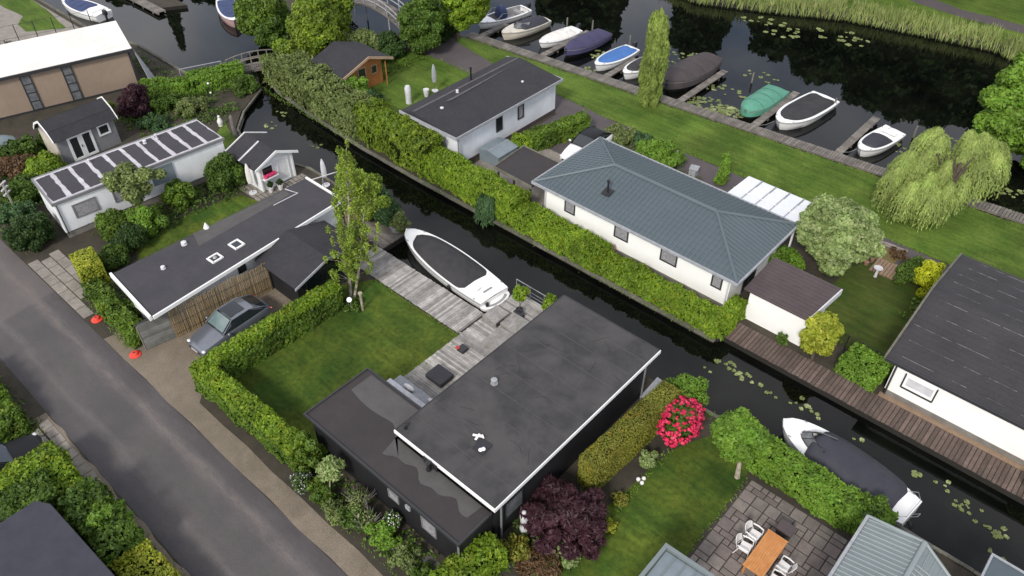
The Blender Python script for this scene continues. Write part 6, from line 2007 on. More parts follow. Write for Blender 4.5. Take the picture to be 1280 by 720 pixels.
    if shield:
        s = shield
        z = sheer(s, H) + .03
        mb, pm = MB(), MB()
        P = []
        for k in range(9):
            a = -1 + k / 4
            wq = inner(s) * .98
            P.append((a * wq * 1.05, Y(s) + (a * a) * .95, z))
        top = [(p[0] * .84, p[1] + .5, p[2] + .42) for p in P]
        mb.tube(top, .03, 5).tube(P, .03, 5)
        for k in (0, 2, 4, 6, 8):
            mb.tube([P[k], top[k]], .02, 5)
        mb.build('windscreen_frame', 'dark_trim', t)
        pm.add(P + top, [(i, i + 1, 10 + i, 9 + i) for i in range(8)])
        pm.build('windscreen', 'glass_grey', t)
    if motor:
        m = MB()
        z = sheer(1, H)
        m.loft([[(x * k, Y(1) + .22 + y * k, zz) for x, y in ((-.14, -.2), (.14, -.2), (.17, .05), (.1, .24), (-.1, .24), (-.17, .05))] for zz, k in ((z - .1, .7), (z + .02, 1), (z + .28, 1), (z + .38, .7))])
        m.box(-.06, .06, Y(1) + .13, Y(1) + .3, -.3, z - .08)
        m.build('outboard_motor', 'black_plastic', t, smooth=True)
    if platform:
        a = hb(1, B, full, tail, pw)
        m = MB()
        ring = []
        for zz, k in ((.16, .97), (.34, 1.0), (.36, .97)):
            ring.append([(-a * k, Y(1) - .06, zz)] + [(a * k * math.sin(q), Y(1) + .5 * k * math.cos(q) ** .8, zz) for q in [-PI / 2 * .96 + PI * .96 * j / 12 for j in range(13)]] + [(a * k, Y(1) - .06, zz)])
        m.loft(ring)
        m.build('swim_platform', deck, t, smooth=True)
        m = MB()
        mm = []
        for j in range(13):
            q = -1.1 + 2.2 * j / 12
            mm.append((a * .86 * math.sin(q), Y(1) + .43 * math.cos(q), .366))
        m.add(mm + [(p[0] * .92, p[1] - .16, .367) for p in mm], [(i, i + 1, 14 + i, 13 + i) for i in range(12)])
        m.build('platform_mat', 'boat_grey', t)
        m = MB()
        m.obox((0, Y(.93), sheer(.93, H) + .075), (.62, .12, .02), .0).obox((.3, Y(.885), sheer(.9, H) + .07), (.34, .03, .02), .2)
        m.build('deck_vent', 'boat_grey', t)
        m = MB()
        m.tube([(-.28, Y(1) + .52, .1), (-.28, Y(1) + .6, .45), (-.08, Y(1) + .6, .45), (-.08, Y(1) + .52, .1)], .02, 5)
        m.build('ladder', 'steel', t)
    # cleats and mooring line
    if not wrap:
        for s in (.12, .93):
            for sg in (-1, 1):
                x = sg * (hb(s, B, full, tail, pw) - .06)
                MB().obox((x, Y(s), sheer(s, H) + .05), (.035, .16, .035), 0).build('cleat', 'steel', t)
    return t


def rope(a, b, lab, sag=.12):
    a, b = Vector(a), Vector(b)
    m = (a + b) / 2 - Vector((0, 0, sag))
    return tag(MB().tube([a, m, b], .012, 4).build('mooring_rope', 'stone_grey'), lab, 'rope', 'mooring ropes of the pond boats')


R = math.radians
o = make_boat('motorboat', 'white motorboat with a black cover moored beside the pale timber deck', 7.9, 2.42, .62, cover='tarp_black', c0=.13, c1=.80, arch=.46, shield=None, rim=.10, tail=.16, platform=True, full=.6, pw=.58)
place(o, (-26.3, 23.9, WZ), R(-95))
o = make_boat('cabin_boat', 'white boat under a long slate blue cover moored behind the patio hedge', 6.5, 2.35, .62, cover='tarp_slate', c0=.245, c1=.90, arch=.5, shield=.15, rim=.13, tail=.30, platform=False, full=.52, motor=False, cw=1.2, pw=.6)
place(o, (-3.1, 25.75, WZ), R(-97))
a = hb(1, 2.25, .55, .2)
m = MB().tube([(-.3, 3.26, .2), (-.3, 3.48, .5), (-.1, 3.48, .5), (-.1, 3.26, .2)], .02, 5).build('ladder', 'steel', o)
m = MB().tube([(-.85, 2.6, .66), (-.9, 2.95, .9), (-.6, 3.2, .9), (.6, 3.2, .9), (.9, 2.95, .9), (.85, 2.6, .66)], .016, 5).build('stern_rail', 'steel', o, smooth=True)
o = place(make_boat('open_boat', 'open white boat with a navy console cover at the left end of the moorings', 5.6, 2.0, .5, open_well=True, c0=.28, c1=.93, motor=True), (-47.35, 51.7, WZ), R(-9))
mb = MB().loft([[(x * k, -.15 + y * k, z) for x, y in ((-.5, -.35), (.5, -.35), (.45, .35), (-.45, .35))] for z, k in ((.45, 1), (.95, .98), (1.35, .7), (1.5, .3))])
mb.build('console_cover', 'tarp_deepblue', o, smooth=True)
MB().tube([(-.75, -1.3, .6), (-.8, -.6, 1.1), (-.8, 1.0, .75)], .02, 5).tube([(.75, -1.3, .6), (.8, -.6, 1.1), (.8, 1.0, .75)], .02, 5).build('grab_rail', 'steel', o)
place(make_boat('sloop', 'cream hulled sloop with a dark cover and a small windscreen', 5.2, 1.95, .55, hull='cream_hull', deck='cream_hull', cover='tarp_slate', c0=.36, c1=.97, arch=.42, shield=.28), (-44.35, 51.2, WZ), R(-7))
o = place(make_boat('dinghy', 'small all white dinghy under a white cover left of the second finger pier', 4.6, 1.8, .42, cover='white_roof', c0=.06, c1=.86, arch=.28, wrap=False, motor=True), (-41.0, 51.9, WZ), R(-6))
MB().obox((0, 1.1, .62), (.5, .3, .35)).build('seat', 'gelcoat', o, bevel=.04)
MB().obox((.25, .5, .66), (.3, .3, .25), .4).build('seat', 'gelcoat', o, bevel=.04)
place(make_boat('covered_boat', 'boat wrapped completely in a navy purple tarpaulin', 5.5, 1.95, .62, hull='dark_hull', cover='tarp_navy', c0=.02, c1=.99, arch=.42, wrap=True), (-38.35, 52.3, WZ), R(-1))
place(make_boat('sloop', 'white sloop with a bright blue cover and its outboard tilted at the stern', 4.9, 1.9, .5, cover='tarp_blue', c0=.10, c1=.97, arch=.14, motor=True, rim=.13), (-34.95, 51.8, WZ), R(-3))
place(make_boat('sloop', 'white hulled boat with a creased black cover partly behind the poplar', 4.6, 1.8, .5, cover='tarp_black', c0=.13, c1=.93, arch=.4, rim=.12), (-32.4, 52.0, WZ), R(-3))
place(make_boat('covered_boat', 'largest boat wrapped in a dark brown tarpaulin beside the broad finger pier', 7.0, 2.7, .75, hull='dark_hull', cover='tarp_brown', c0=.01, c1=.99, arch=.55, wrap=True, full=.5, tail=.45), (-28.75, 53.6, WZ), R(-1))
o = place(make_boat('covered_boat', 'boat under a bright green tarpaulin left of the black and white sloop', 5.2, 1.95, .6, hull='dark_hull', cover='tarp_green', c0=.01, c1=.99, arch=.42, wrap=True, full=.4, tail=.1, pw=.6), (-22.15, 53.2, WZ), R(-1))
place(make_boat('sloop', 'broad white rimmed sloop with a smooth black cover and square stern', 6.2, 2.6, .55, cover='tarp_black', c0=.10, c1=.96, arch=.16, rim=.17, full=.5, tail=.12, pw=.62, flat=False), (-19.2, 54.0, WZ), R(-7))
o = place(make_boat('small_sloop', 'small white boat with a crumpled dark cover close to the weeping willow', 4.5, 1.85, .5, cover='tarp_slate', c0=.16, c1=.66, arch=.3, rim=.13, tail=.1, pw=.62), (-13.3, 53.6, WZ), R(-9))
MB().obox((0, 1.35, .68), (1.1, .42, .12)).build('seat', 'gelcoat', o, bevel=.03)
MB().obox((-.5, 1.8, .68), (.4, .35, .14)).build('seat', 'gelcoat', o, bevel=.03)
o = place(make_boat('sloop', 'white boat with a dark blue cover behind the tan building', 5.8, 2.2, .6, cover='tarp_deepblue', c0=.08, c1=.68, arch=.14, motor=True, rim=.15), (-77.3, 27.3, WZ), R(-100 + 20))
MB().box(-.7, .7, 1.5, 2.2, .5, .78).build('stern_bench', 'gelcoat', o, bevel=.05)
place(make_boat('sloop', 'pink hulled boat with a dark blue cover under the overhanging tree', 5.8, 2.0, .6, hull='pink_hull', cover='tarp_deepblue', c0=.1, c1=.95, arch=.15, rim=.14), (-66.6, 35.8, WZ), R(-115 + 180))
rope((-34.9, 49.3, .25), (-34.6, 48.6, .12), 'mooring line of the blue covered boat')
rope((-20.0, 51.0, .25), (-20.6, 50.0, .12), 'mooring line of the black and white sloop')
rope((-13.9, 51.4, .25), (-14.5, 50.6, .12), 'mooring line of the small white boat by the willow')
for (x, y, lab) in ((-24.9, 22.52, 'black fender hanging between the white motorboat and the deck'), (-22.3, 22.9, 'black fender at the stern corner of the white motorboat')):
    tag(MB().tube([(x, y, -.12), (x, y, .0), (x, y, .22), (x, y, .3)], [.03, .10, .10, .03], 10).build('fender', 'black_plastic', smooth=True), lab, 'fender')


# ------------------------------------------------------------------ bridges, jetties, fences
def bridge(name, label, a, b, w_, z0, rise, railh, mat, rmat, n=9, stilts=True):
    a, b = Vector(a), Vector(b)
    L = (b - a).length
    d = (b - a).normalized()
    nv = Vector((-d.y, d.x))
    t = thing(name, label, 'bridge', ((a.x + b.x) / 2, (a.y + b.y) / 2, 0))
    zz = lambda u: z0 + rise * (1 - (2 * u - 1) ** 2)
    mb = MB()
    k = int(L / .16)
    an = math.atan2(d.y, d.x)
    for i in range(k):
        u = (i + .5) / k
        c = a + d * L * u
        mb.obox((c.x, c.y, zz(u)), (.145, w_, .04), an)
    mb.build('deck', mat, t)
    mb = MB()
    for sg in (-1, 1):
        pts = [tuple(a + d * L * i / 12 + nv * sg * (w_ / 2 - .08)) + (zz(i / 12) - .12,) for i in range(13)]
        mb.tube(pts, .08, 6)
    mb.build('beam', mat, t)
    for sg in (-1, 1):
        t1 = MB()
        for h in (railh, railh * .52):
            t1.tube([tuple(a + d * L * i / 12 + nv * sg * (w_ / 2 - .02)) + (zz(i / 12) + h,) for i in range(13)], .045, 6)
        for i in range(n):
            u = i / (n - 1)
            c = a + d * L * u + nv * sg * (w_ / 2 - .02)
            t1.obox((c.x, c.y, zz(u) + railh / 2), (.08, .08, railh), an)
        t1.build('railing', rmat, t)
    if stilts:
        for u in (.28, .72):
            for sg in (-1, 1):
                c = a + d * L * u + nv * sg * (w_ / 2 - .1)
                MB().tube([(c.x, c.y, -1.5), (c.x, c.y, zz(u) - .05)], .07, 8).build('pile', rmat, t)
    return t


bridge('footbridge', 'small arched grey timber footbridge between the bright hedge strip and the island', (-56.0, 28.7), (-53.4, 33.2), 1.3, .15, .45, .95, 'pier_wood', 'post_wood', stilts=False)
bridge('footbridge', 'high timber footbridge with pale rails at the top edge between the conifers', (-59.4, 42.9), (-49.4, 43.2), 1.5, .25, 1.75, .95, 'pier_wood', 'stone_grey', n=8)
tag(MB().tube([(-58.3, 25.9, .9), (-56.9, 28.8, 1.0)], .035, 6).tube([(-58.3, 25.9, 0), (-58.3, 25.9, .9)], .035, 6).tube([(-56.9, 28.8, 0), (-56.9, 28.8, 1.0)], .035, 6).build('handrail', 'stone_grey'), 'pale handrail behind the bright hedge strip leading to the arched footbridge', 'handrail')
boardwalk('jetty', 'dark jetty edge at the top left beyond the open water', -78, -71.4, 31.3, 32.2, .03, 'pier_wood', cat='jetty')
g_ = MB()
n_ = 6
poly = [(-66, 38.5), (-61.5, 35.4), (-58.4, 35.0), (-56.9, 36.4), (-57.5, 39.5), (-61, 44), (-66, 44)]
v = [(p[0], p[1], -.02) for p in poly] + [(p[0], p[1], -1.6) for p in poly]
n = len(poly)
g_.add(v, [tuple(range(n))] + [(i, n + i, n + (i + 1) % n, (i + 1) % n) for i in range(n)])
struct('ground_islet', g_, 'earth')

# reed fence and timber panel beside the drive
t = thing('reed_fence', 'tall brown reed screen fence along the gravel drive beside the silver car', 'fence', (-32.3, 12.6, 0))
a, b = Vector((-32.78, 10.25)), Vector((-32.2, 15.9))
d = (b - a).normalized()
L_ = (b - a).length
mb = MB()
random.seed(8)
k = int(L_ / .022)
for i in range(k):
    c = a + d * L_ * i / k
    h = 2.0 + random.uniform(-.05, .07) + .05 * math.sin(i * .05)
    o_ = random.uniform(-.025, .025)
    mb.tube([(c.x + o_, c.y, 0), (c.x + o_ + random.uniform(-.02, .02), c.y + random.uniform(-.03, .03), h)], [.015, .010], 4)
mb.build('reed_mat', 'reed_mat', t)
mb = MB()
for z in (.3, .95, 1.55):
    mb.tube([(a.x + .04, a.y, z), (b.x + .04, b.y, z)], .008, 4)
mb.build('wire', 'dark_trim', t)
mb = MB()
for i in range(4):
    c = a + d * L_ * i / 3
    mb.obox((c.x - .07, c.y, .9), (.07, .07, 1.8), 0)
mb.build('post', 'post_wood', t)
t = thing('timber_fence', 'grey timber board fence panel at the road end of the reed fence', 'fence', (-33.1, 9.4, 0))
mb = MB()
for i in range(10):
    mb.obox((-33.0, 9.5, .14 + i * .175), (.024, 1.55, .155), R(-11))
mb.build('board', 'fence_wood', t)
MB().obox((-33.2, 8.72, .82), (.08, .08, 1.64), R(12)).build('post', 'post_wood', t)
MB().obox((-32.9, 10.2, .82), (.08, .08, 1.64), R(12)).build('post', 'post_wood', t)
t = thing('bamboo_fence', 'bamboo screen with a slanted rail between the birch and the landing stage', 'fence', (-33.2, 23.2, 0))
mb = MB()
a, b = Vector((-33.4, 22.2)), Vector((-33.0, 24.7))
for i in range(60):
    c = a.lerp(b, i / 60)
    mb.tube([(c.x, c.y, 0), (c.x + random.uniform(-.01, .01), c.y, 1.75 + random.uniform(-.05, .08))], .022, 5)
mb.build('bamboo_mat', 'reed_mat', t)
MB().tube([(-33.5, 21.9, 1.75), (-33.0, 24.9, 1.85)], .035, 6).tube([(-33.45, 22.0, 0), (-33.45, 22.0, 1.75)], .035, 6).tube([(-33.0, 24.75, 0), (-33.0, 24.8, 1.85)], .035, 6).build('rail', 'stone_grey', t)
t = thing('mesh_fence', 'dark green wire fence between the dull lawn and the canal hedge block', 'fence', (-5.4, 32.75, 0))
for i in range(5):
    x = -7.0 + i * .75
    MB().tube([(x, 32.8 - i * .02, 0), (x, 32.8 - i * .02, 1.1)], .03, 6).build('post', 'black_plastic', t)
mb = MB()
for z in (.1, .35, .6, .85, 1.06):
    mb.tube([(-7.0, 32.8, z), (-4.0, 32.72, z)], .010, 4)
for i in range(40):
    x = -7.0 + i * .075
    mb.tube([(x, 32.8 - (x + 7) * .027, .05), (x, 32.8 - (x + 7) * .027, 1.08)], .005, 3)
mb.build('wire_mesh', 'black_plastic', t)
t = thing('deck_railing', 'thin steel railing along the water end of the pale deck', 'railing', (-20.6, 24.9, 0))
for x in (-21.9, -20.9, -19.9, -18.9):
    MB().tube([(x, 24.88, .06), (x, 24.88, .92)], .02, 6).build('railing_post', 'zinc', t)
MB().tube([(-21.9, 24.88, .92), (-18.9, 24.88, .92)], .022, 6).tube([(-21.9, 24.88, .55), (-18.9, 24.88, .55)], .012, 5).tube([(-21.9, 24.88, .3), (-18.9, 24.88, .3)], .012, 5).build('handrail', 'zinc', t)


# ------------------------------------------------------------------ cars (local: front towards -y)
def make_car(name, label, body, L=4.45, W=1.78, H=1.42, group=None, roofglass=False, screen='car_glass', roofmat=None):
    t = thing0(name, label, 'car', group)
    st = [(-.5, .62, .30, .52), (-.485, .78, .22, .62), (-.44, .88, .19, .70), (-.36, .95, .18, .78), (-.24, .985, .18, .88), (-.15, 1.0, .18, .93), (0, 1.0, .18, .95), (.15, 1.0, .18, .96), (.28, .99, .18, .97), (.38, .96, .19, .95),
          (.45, .90, .22, .88), (.485, .82, .28, .78), (.5, .68, .34, .66)]
    rings = []
    for (u, k, zb, zt) in st:
        w_ = W / 2 * k
        y = L * u
        rings.append([(-w_ * .90, y, zb), (-w_, y, zb + .12), (-w_ * 1.0, y, (zb + zt) / 2), (-w_ * .97, y, zt - .12), (-w_ * .88, y, zt - .02), (-w_ * .5, y, zt + .025), (0, y, zt + .035),
                      (w_ * .5, y, zt + .025), (w_ * .88, y, zt - .02), (w_ * .97, y, zt - .12), (w_, y, (zb + zt) / 2), (w_, y, zb + .12), (w_ * .90, y, zb)])
    b = MB().loft(rings).build('body', body, t, smooth=True)
    # greenhouse
    gh = [(-.20, .80, .80, .955, .96), (-.13, .86, .80, .95, 1.13), (-.03, .87, .70, .95, H - .03), (.05, .87, .70, .95, H), (.18, .87, .69, .95, H - .02), (.27, .86, .66, .955, H - .10), (.35, .83, .66, .96, 1.16), (.43, .76, .74, .93, .955)]
    rr, roof = [], []
    for (u, kb, kt, zb, zt) in gh:
        y = L * u
        wb, wt = W / 2 * kb, W / 2 * kt
        rr.append([(-wb, y, zb), (-(wb + wt) / 2 - .01, y, (zb + zt) / 2), (-wt, y, zt - .03), (-wt * .8, y, zt), (0, y, zt + .015), (wt * .8, y, zt), (wt, y, zt - .03), ((wb + wt) / 2 + .01, y, (zb + zt) / 2), (wb, y, zb)])
    MB().loft(rr, closed=False).build('window', 'car_glass', t, smooth=True)
    rf = []
    for i in (2, 3, 4, 5):
        u, kb, kt, zb, zt = gh[i]
        y, wt = L * u, W / 2 * kt
        rf.append([(-wt * 1.02, y, zt - .04), (-wt * .82, y, zt + .012), (0, y, zt + .028), (wt * .82, y, zt + .012), (wt * 1.02, y, zt - .04)])
    r_ = MB().loft(rf, closed=False).build('roof', roofmat or body, t, smooth=True)
    if roofglass:
        u0, u1 = L * -.025, L * .17
        MB().add([(-.48, u0, H + .03), (.48, u0, H + .03), (.46, u1, H + .035), (-.46, u1, H + .035)], [(0, 1, 2, 3)]).build('sunroof', 'glass_dark', r_)
    wz = MB().add([(-W * .36, L * -.185, 1.0), (W * .36, L * -.185, 1.0), (W * .32, L * -.05, H - .05), (-W * .32, L * -.05, H - .05)], [(0, 1, 2, 3)])
    wz.v = [(p[0], p[1] - .015, p[2] + .03) for p in wz.v]
    wz.build('windscreen', screen, t)
    mb = MB()
    for sg in (-1, 1):
        mb.tube([(sg * W * .425, L * -.20, .96), (sg * W * .35, L * -.04, H - .03), (sg * W * .345, L * .2, H - .035), (sg * W * .37, L * .36, 1.12), (sg * W * .38, L * .43, .96)], .035, 6)
    mb.build('pillar', roofmat or body, t, smooth=True)
    for sg in (-1, 1):
        MB().ball((sg * (W / 2 + .08), L * -.155, 1.0), (.11, .07, .08), 8, 6).build('mirror', body, t, smooth=True)
        MB().ball((sg * W * .36, L * -.468, .62), (.13, .10, .05), 8, 6).build('headlight', 'headlight', t, smooth=True)
        MB().ball((sg * W * .39, L * .468, .76), (.12, .06, .06), 8, 6).build('tail_light', 'tail_red', t, smooth=True)
        for y in (-L * .31, L * .30):
            wh = MB().tube([(sg * (W / 2 - .17), y, .32), (sg * (W / 2 + .01), y, .32)], .32, 20).build('wheel', 'rubber', t)
            MB().tube([(sg * (W / 2 - .0), y, .32), (sg * (W / 2 + .02), y, .32)], .21, 14).build('rim', 'zinc', wh)
    MB().box(-.5, .5, -L * .498 - .015, -L * .498 + .02, .34, .5).build('grille', 'black_plastic', t)
    MB().box(-.26, .26, -L * .5 - .03, -L * .5 - .012, .40, .5).build('number_plate', 'stripe_paint', t)
    return t


place(make_car('parked_car', 'silver grey hatchback with a dark glass roof parked on the gravel drive', 'car_silver', 4.45, 1.8, 1.45, roofglass=True, screen='car_glass_green'), (-30.95, 12.45, 0), R(2))
place(make_car('parked_car', 'white car parked beside the blue grey hip roof', 'car_white', 4.5, 1.8, 1.45, roofmat='car_black'), (-27.75, 38.8, 0), R(2))
place(make_car('parked_car', 'black car standing nose out between hedges at the left road edge', 'car_black', 4.4, 1.78, 1.42), (-30.95, .25, 0), R(176))

# ------------------------------------------------------------------ garden things
def chair(name, label, loc, rz):
    t = thing0(name, label, 'chair', 'white plastic garden chairs at the teak table')
    MB().prism([(-.25, -.24), (.25, -.24), (.22, .2), (-.22, .2)], .40, .43).build('seat', 'plastic_white', t, bevel=.012)
    mb = MB()
    rings = []
    for k in range(9):
        a = -1 + k / 4
        y = .22 + .10 * (1 - a * a)
        ht = .86 - .10 * a * a
        rings.append([(a * .26, y, .43), (a * .27, y + .10, ht), (a * .27, y + .125, ht), (a * .26, y + .025, .43)])
    mb.loft(rings)
    mb.build('backrest', 'plastic_white', t, smooth=True)
    for sg in (-1, 1):
        MB().tube([(sg * .27, .25, .66), (sg * .31, .02, .66), (sg * .29, -.22, .64)], [.028, .032, .03], 6).build('arm', 'plastic_white', t, smooth=True)
        MB().tube([(sg * .29, -.22, .64), (sg * .25, -.24, .42), (sg * .29, -.28, 0)], .022, 6).build('leg', 'plastic_white', t, smooth=True)
        MB().tube([(sg * .25, .2, .42), (sg * .28, .33, 0)], .022, 6).build('leg', 'plastic_white', t, smooth=True)
    return place(t, loc, rz)


TX, TY = -3.55, 19.2
t = thing('garden_table', 'rectangular orange teak garden table on the patio', 'table', (TX, TY, .05))
tt = MB()
for i in range(9):
    tt.box(TX - .43 + i * .0965, TX - .43 + i * .0965 + .092, TY - 1.0, TY + 1.0, .76, .79)
tt.build('tabletop', 'teak', t, bevel=.004)
MB().box(TX - .45, TX + .45, TY + 1.0, TY + 1.06, .755, .792).box(TX - .45, TX + .45, TY - 1.06, TY - 1.0, .755, .792).box(TX - .40, TX + .40, TY - .95, TY + .95, .68, .752).build('table_frame', 'teak', t)
for sx in (-1, 1):
    for sy in (-1, 1):
        MB().box(TX + sx * .36 - .04, TX + sx * .36 + .04, TY + sy * .9 - .04, TY + sy * .9 + .04, .05, .679).build('leg', 'teak', t)
chair('garden_chair', 'white plastic chair on the lawn side of the table, nearest the hedge', (-4.35, 19.85, .05), R(88))
chair('garden_chair', 'white plastic chair on the lawn side of the table, second from the hedge', (-4.35, 19.1, .05), R(96))
chair('garden_chair', 'white plastic chair on the far side of the table', (-2.75, 19.35, .05), R(-92))
chair('garden_chair', 'white plastic chair on the far side of the table, next to the picture edge', (-2.7, 18.6, .05), R(-84))
t = thing('garden_stool', 'dark brown woven stool at the hedge end of the teak table', 'stool', (-3.5, 20.95, .05))
MB().box(-3.85, -3.15, 20.7, 21.25, .45, .56).build('cushion', 'roof_brown', t, bevel=.03)
MB().box(-3.8, -3.2, 20.75, 21.2, .05, .449).build('base', 'bitumen_crack', t)

def boxthing(name, label, cat, parts):
    mn = [min(p[1][i] for p in parts) for i in (0, 2, 4)]
    mx = [max(p[1][i] for p in parts) for i in (1, 3, 5)]
    t = thing(name, label, cat, ((mn[0] + mx[0]) / 2, (mn[1] + mx[1]) / 2, mn[2]))
    for (pn, b, m, bv) in parts:
        MB().box(*b).build(pn, m, t, bevel=bv)
    return t


boxthing('pouf', 'square black upholstered pouf on the narrow pale deck', 'pouf', [('cushion', (-20.95, -19.85, 16.95, 17.9, .14, .42), 'black_soft', .04), ('base', (-20.85, -19.95, 17.05, 17.8, .065, .139), 'dark_trim', 0)])
t = boxthing('speaker_box', 'small dark box with a red corner on the narrow deck', 'box', [('body', (-21.15, -20.7, 19.35, 19.8, .065, .27), 'dark_trim', .03)])
MB().box(-21.2, -21.0, 19.3, 19.5, .272, .30).build('red_lid', 'red_thing', t)
t = boxthing('bench', 'light grey lounge bench with a black back at the street end of the deck', 'bench', [('seat', (-21.75, -18.4, 15.42, 16.05, .40, .52), 'stone_grey', .03), ('backrest', (-21.75, -18.4, 15.2, 15.40, .1, .74), 'black_soft', .02), ('base', (-21.7, -18.5, 15.5, 15.95, .065, .399), 'dark_trim', 0)])
MB().box(-21.75, -18.4, 15.17, 15.43, .742, .80).build('top_rail', 'stone_white', t, bevel=.02)
for x, y, lab in ((-20.75, 15.72, 'egg shaped white cushion lying on the grey lounge bench'), (-19.2, 15.85, 'second white cushion on the bench, by the house wall')):
    tag(MB().ball((x, y, .60), (.36, .14, .10), 12, 8).build('cushion', 'plastic_white', smooth=True), lab, 'cushion')
t = boxthing('timber_steps', 'pale timber step blocks on the deck in front of the black house', 'steps', [('step', (-21.7, -20.75, 21.9, 23.0, .065, .42), 'deck_wood', .01), ('step', (-20.7, -19.5, 22.2, 23.3, .065, .30), 'deck_wood_x', .01), ('step', (-20.6, -19.4, 20.6, 22.1, .065, .16), 'deck_wood', .01)])
MB().box(-20.9, -20.7, 21.95, 22.5, .14, .34).build('step_recess', 'bitumen_crack', t)
tag(MB().box(-20.75, -20.15, 23.3, 23.55, .065, .35).build('planter_box', 'dark_trim', bevel=.01), 'low dark planter box behind the timber steps', 'planter')
# cones
for x, y, lab in ((-37.25, 8.1, 'red orange road marker ring on the verge at the end of the stepping slabs'), (-33.3, 8.15, 'red orange road marker ring on the gravel near the timber fence')):
    t = thing('road_marker', lab, 'road marker', (x, y, .01), 'red orange road marker rings on the road edge')
    MB().loft([[(x + r * math.cos(a), y + r * math.sin(a), z) for a in [k * PI / 8 for k in range(16)]] for r, z in ((.30, .012), (.30, .05), (.20, .08), (.15, .19), (.08, .21), (.07, .16))]).build('ring', 'cone_red', t, smooth=True)
    MB().disc((x, y), .068, .165).build('hole', 'roof_brown', t)
# bird table on post
t = thing('bird_table', 'pale wooden post with three cross bars standing among the shrubs at the left edge', 'bird table', (-50.5, 9.5, 0))
MB().box(-50.55, -50.45, 9.45, 9.55, 0, 2.1).build('post', 'cream_paint', t)
for z in (1.35, 1.7, 2.05):
    MB().obox((-50.5, 9.5, z), (.10, .62, .08), .6).build('cross_bar', 'stripe_paint', t)
# folded parasols
def parasol(name, label, x, y, h, mat, base='stone_white'):
    t = thing(name, label, 'parasol', (x, y, 0))
    MB().tube([(x, y, .08), (x, y, h)], .025, 8).build('pole', 'steel', t)
    MB().loft([[(x + r * (1 + .25 * math.sin(k * 2.1 * PI / 3)) * math.cos(k * PI / 6), y + r * (1 + .25 * math.sin(k * 2.1 * PI / 3)) * math.sin(k * PI / 6), z) for k in range(12)]
               for r, z in ((.13, h * .36), (.17, h * .5), (.15, h * .75), (.10, h * .92), (.03, h + .05))]).build('canopy', mat, t, smooth=True)
    MB().tube([(x, y, .035), (x, y, .08)], .26, 16).build('base', base, t, smooth=True)
    return t
parasol('parasol', 'folded white parasol on a round base in front of the summer house', -40.95, 20.6, 2.2, 'white_roof')
parasol('parasol', 'folded grey parasol on the lawn behind the plain black roof', -42.0, 38.0, 2.2, 'stone_grey')
parasol('parasol', 'grey white folded parasol behind the birch at the canal', -38.1, 24.3, 2.0, 'stone_white')
tag(MB().loft([[(-42.15 + r * math.cos(a), 35.4 + r * math.sin(a), z) for a in [k * PI / 5 for k in range(10)]] for r, z in ((.24, 0), (.22, .5), (.26, 1.2), (.17, 1.42), (.05, 1.46))]).build('stone_pillar', 'stone_white', smooth=True), 'weathered pale stone pillar on the lawn near the corner of the plain black roof', 'pillar')
tag(MB().loft([[(-41.9 + r * math.cos(a), 37.0 + r * math.sin(a), z) for a in [k * PI / 5 for k in range(10)]] for r, z in ((.16, 0), (.22, .35), (.24, .6), (.2, .6))]).build('flower_tub', 'stone_white', smooth=True), 'small white tub between the stone pillar and the folded grey parasol', 'tub')
tag(MB().loft([[(-47.9 + r * math.cos(a), 23.9 + r * math.sin(a), z) for a in [k * PI / 5 for k in range(10)]] for r, z in ((.17, 0), (.15, .7), (.13, 1.5), (.07, 1.62))]).build('timber_pile', 'post_wood', smooth=True), 'tall weathered mooring pile at the bank behind the summer house', 'pile')
t = thing('garden_statue', 'small white statue on the little lawn below the footbridge', 'statue', (-49.9, 24.0, 0))
MB().loft([[(-49.9 + r * math.cos(a), 24.0 + r * math.sin(a), z) for a in [k * PI / 5 for k in range(10)]] for r, z in ((.17, 0), (.16, .12), (.2, .2), (.2, .4), (.1, .6), (.06, .68))]).build('body', 'plastic_white', t, smooth=True)
MB().ball((-49.9, 24.0, .74), .10, 8, 6).build('head', 'plastic_white', t, smooth=True)
t = thing('garden_lamp', 'thin post lamp with white globes in the bed by the bright hedge strip', 'lamp', (-52.6, 25.2, 0))
MB().tube([(-52.6, 25.2, 0), (-52.6, 25.2, 1.9)], .02, 6).build('pole', 'dark_trim', t)
MB().ball((-52.6, 25.2, 1.95), .09, 8, 6).build('globe', 'plastic_white', t, smooth=True)
MB().ball((-52.6, 25.2, 1.2), .08, 8, 6).build('globe', 'plastic_white', t, smooth=True)
# statue by the maple
t = thing('garden_figure', 'pale stone figure beside the corner of the black house and the purple maple', 'statue', (-11.75, 13.9, 0))
MB().loft([[(-11.75 + r * math.cos(a), 13.9 + r * math.sin(a), z) for a in [k * PI / 5 for k in range(10)]] for r, z in ((.2, 0), (.19, .25), (.15, .3), (.17, .8), (.19, 1.05), (.09, 1.2))]).build('body', 'stone_white', t, smooth=True)
MB().ball((-11.75, 13.9, 1.3), .11, 10, 7).build('head', 'stone_white', t, smooth=True)
for (x, y, lab) in ((-9.58, 19.1, 'white ball lamp nearest the olive hedge in the dark bed'), (-9.35, 19.05, 'white ball lamp on the lawn side of the dark bed'), (-9.42, 19.3, 'rear one of the three white ball lamps in the dark bed')):
    t = tag(MB().ball((x, y, .13), .10, 12, 8).tube([(x, y, 0), (x, y, .05)], .05, 8).build('ball_lamp', 'plastic_white', smooth=True), lab, 'garden lamp', 'three white ball lamps in the bed')
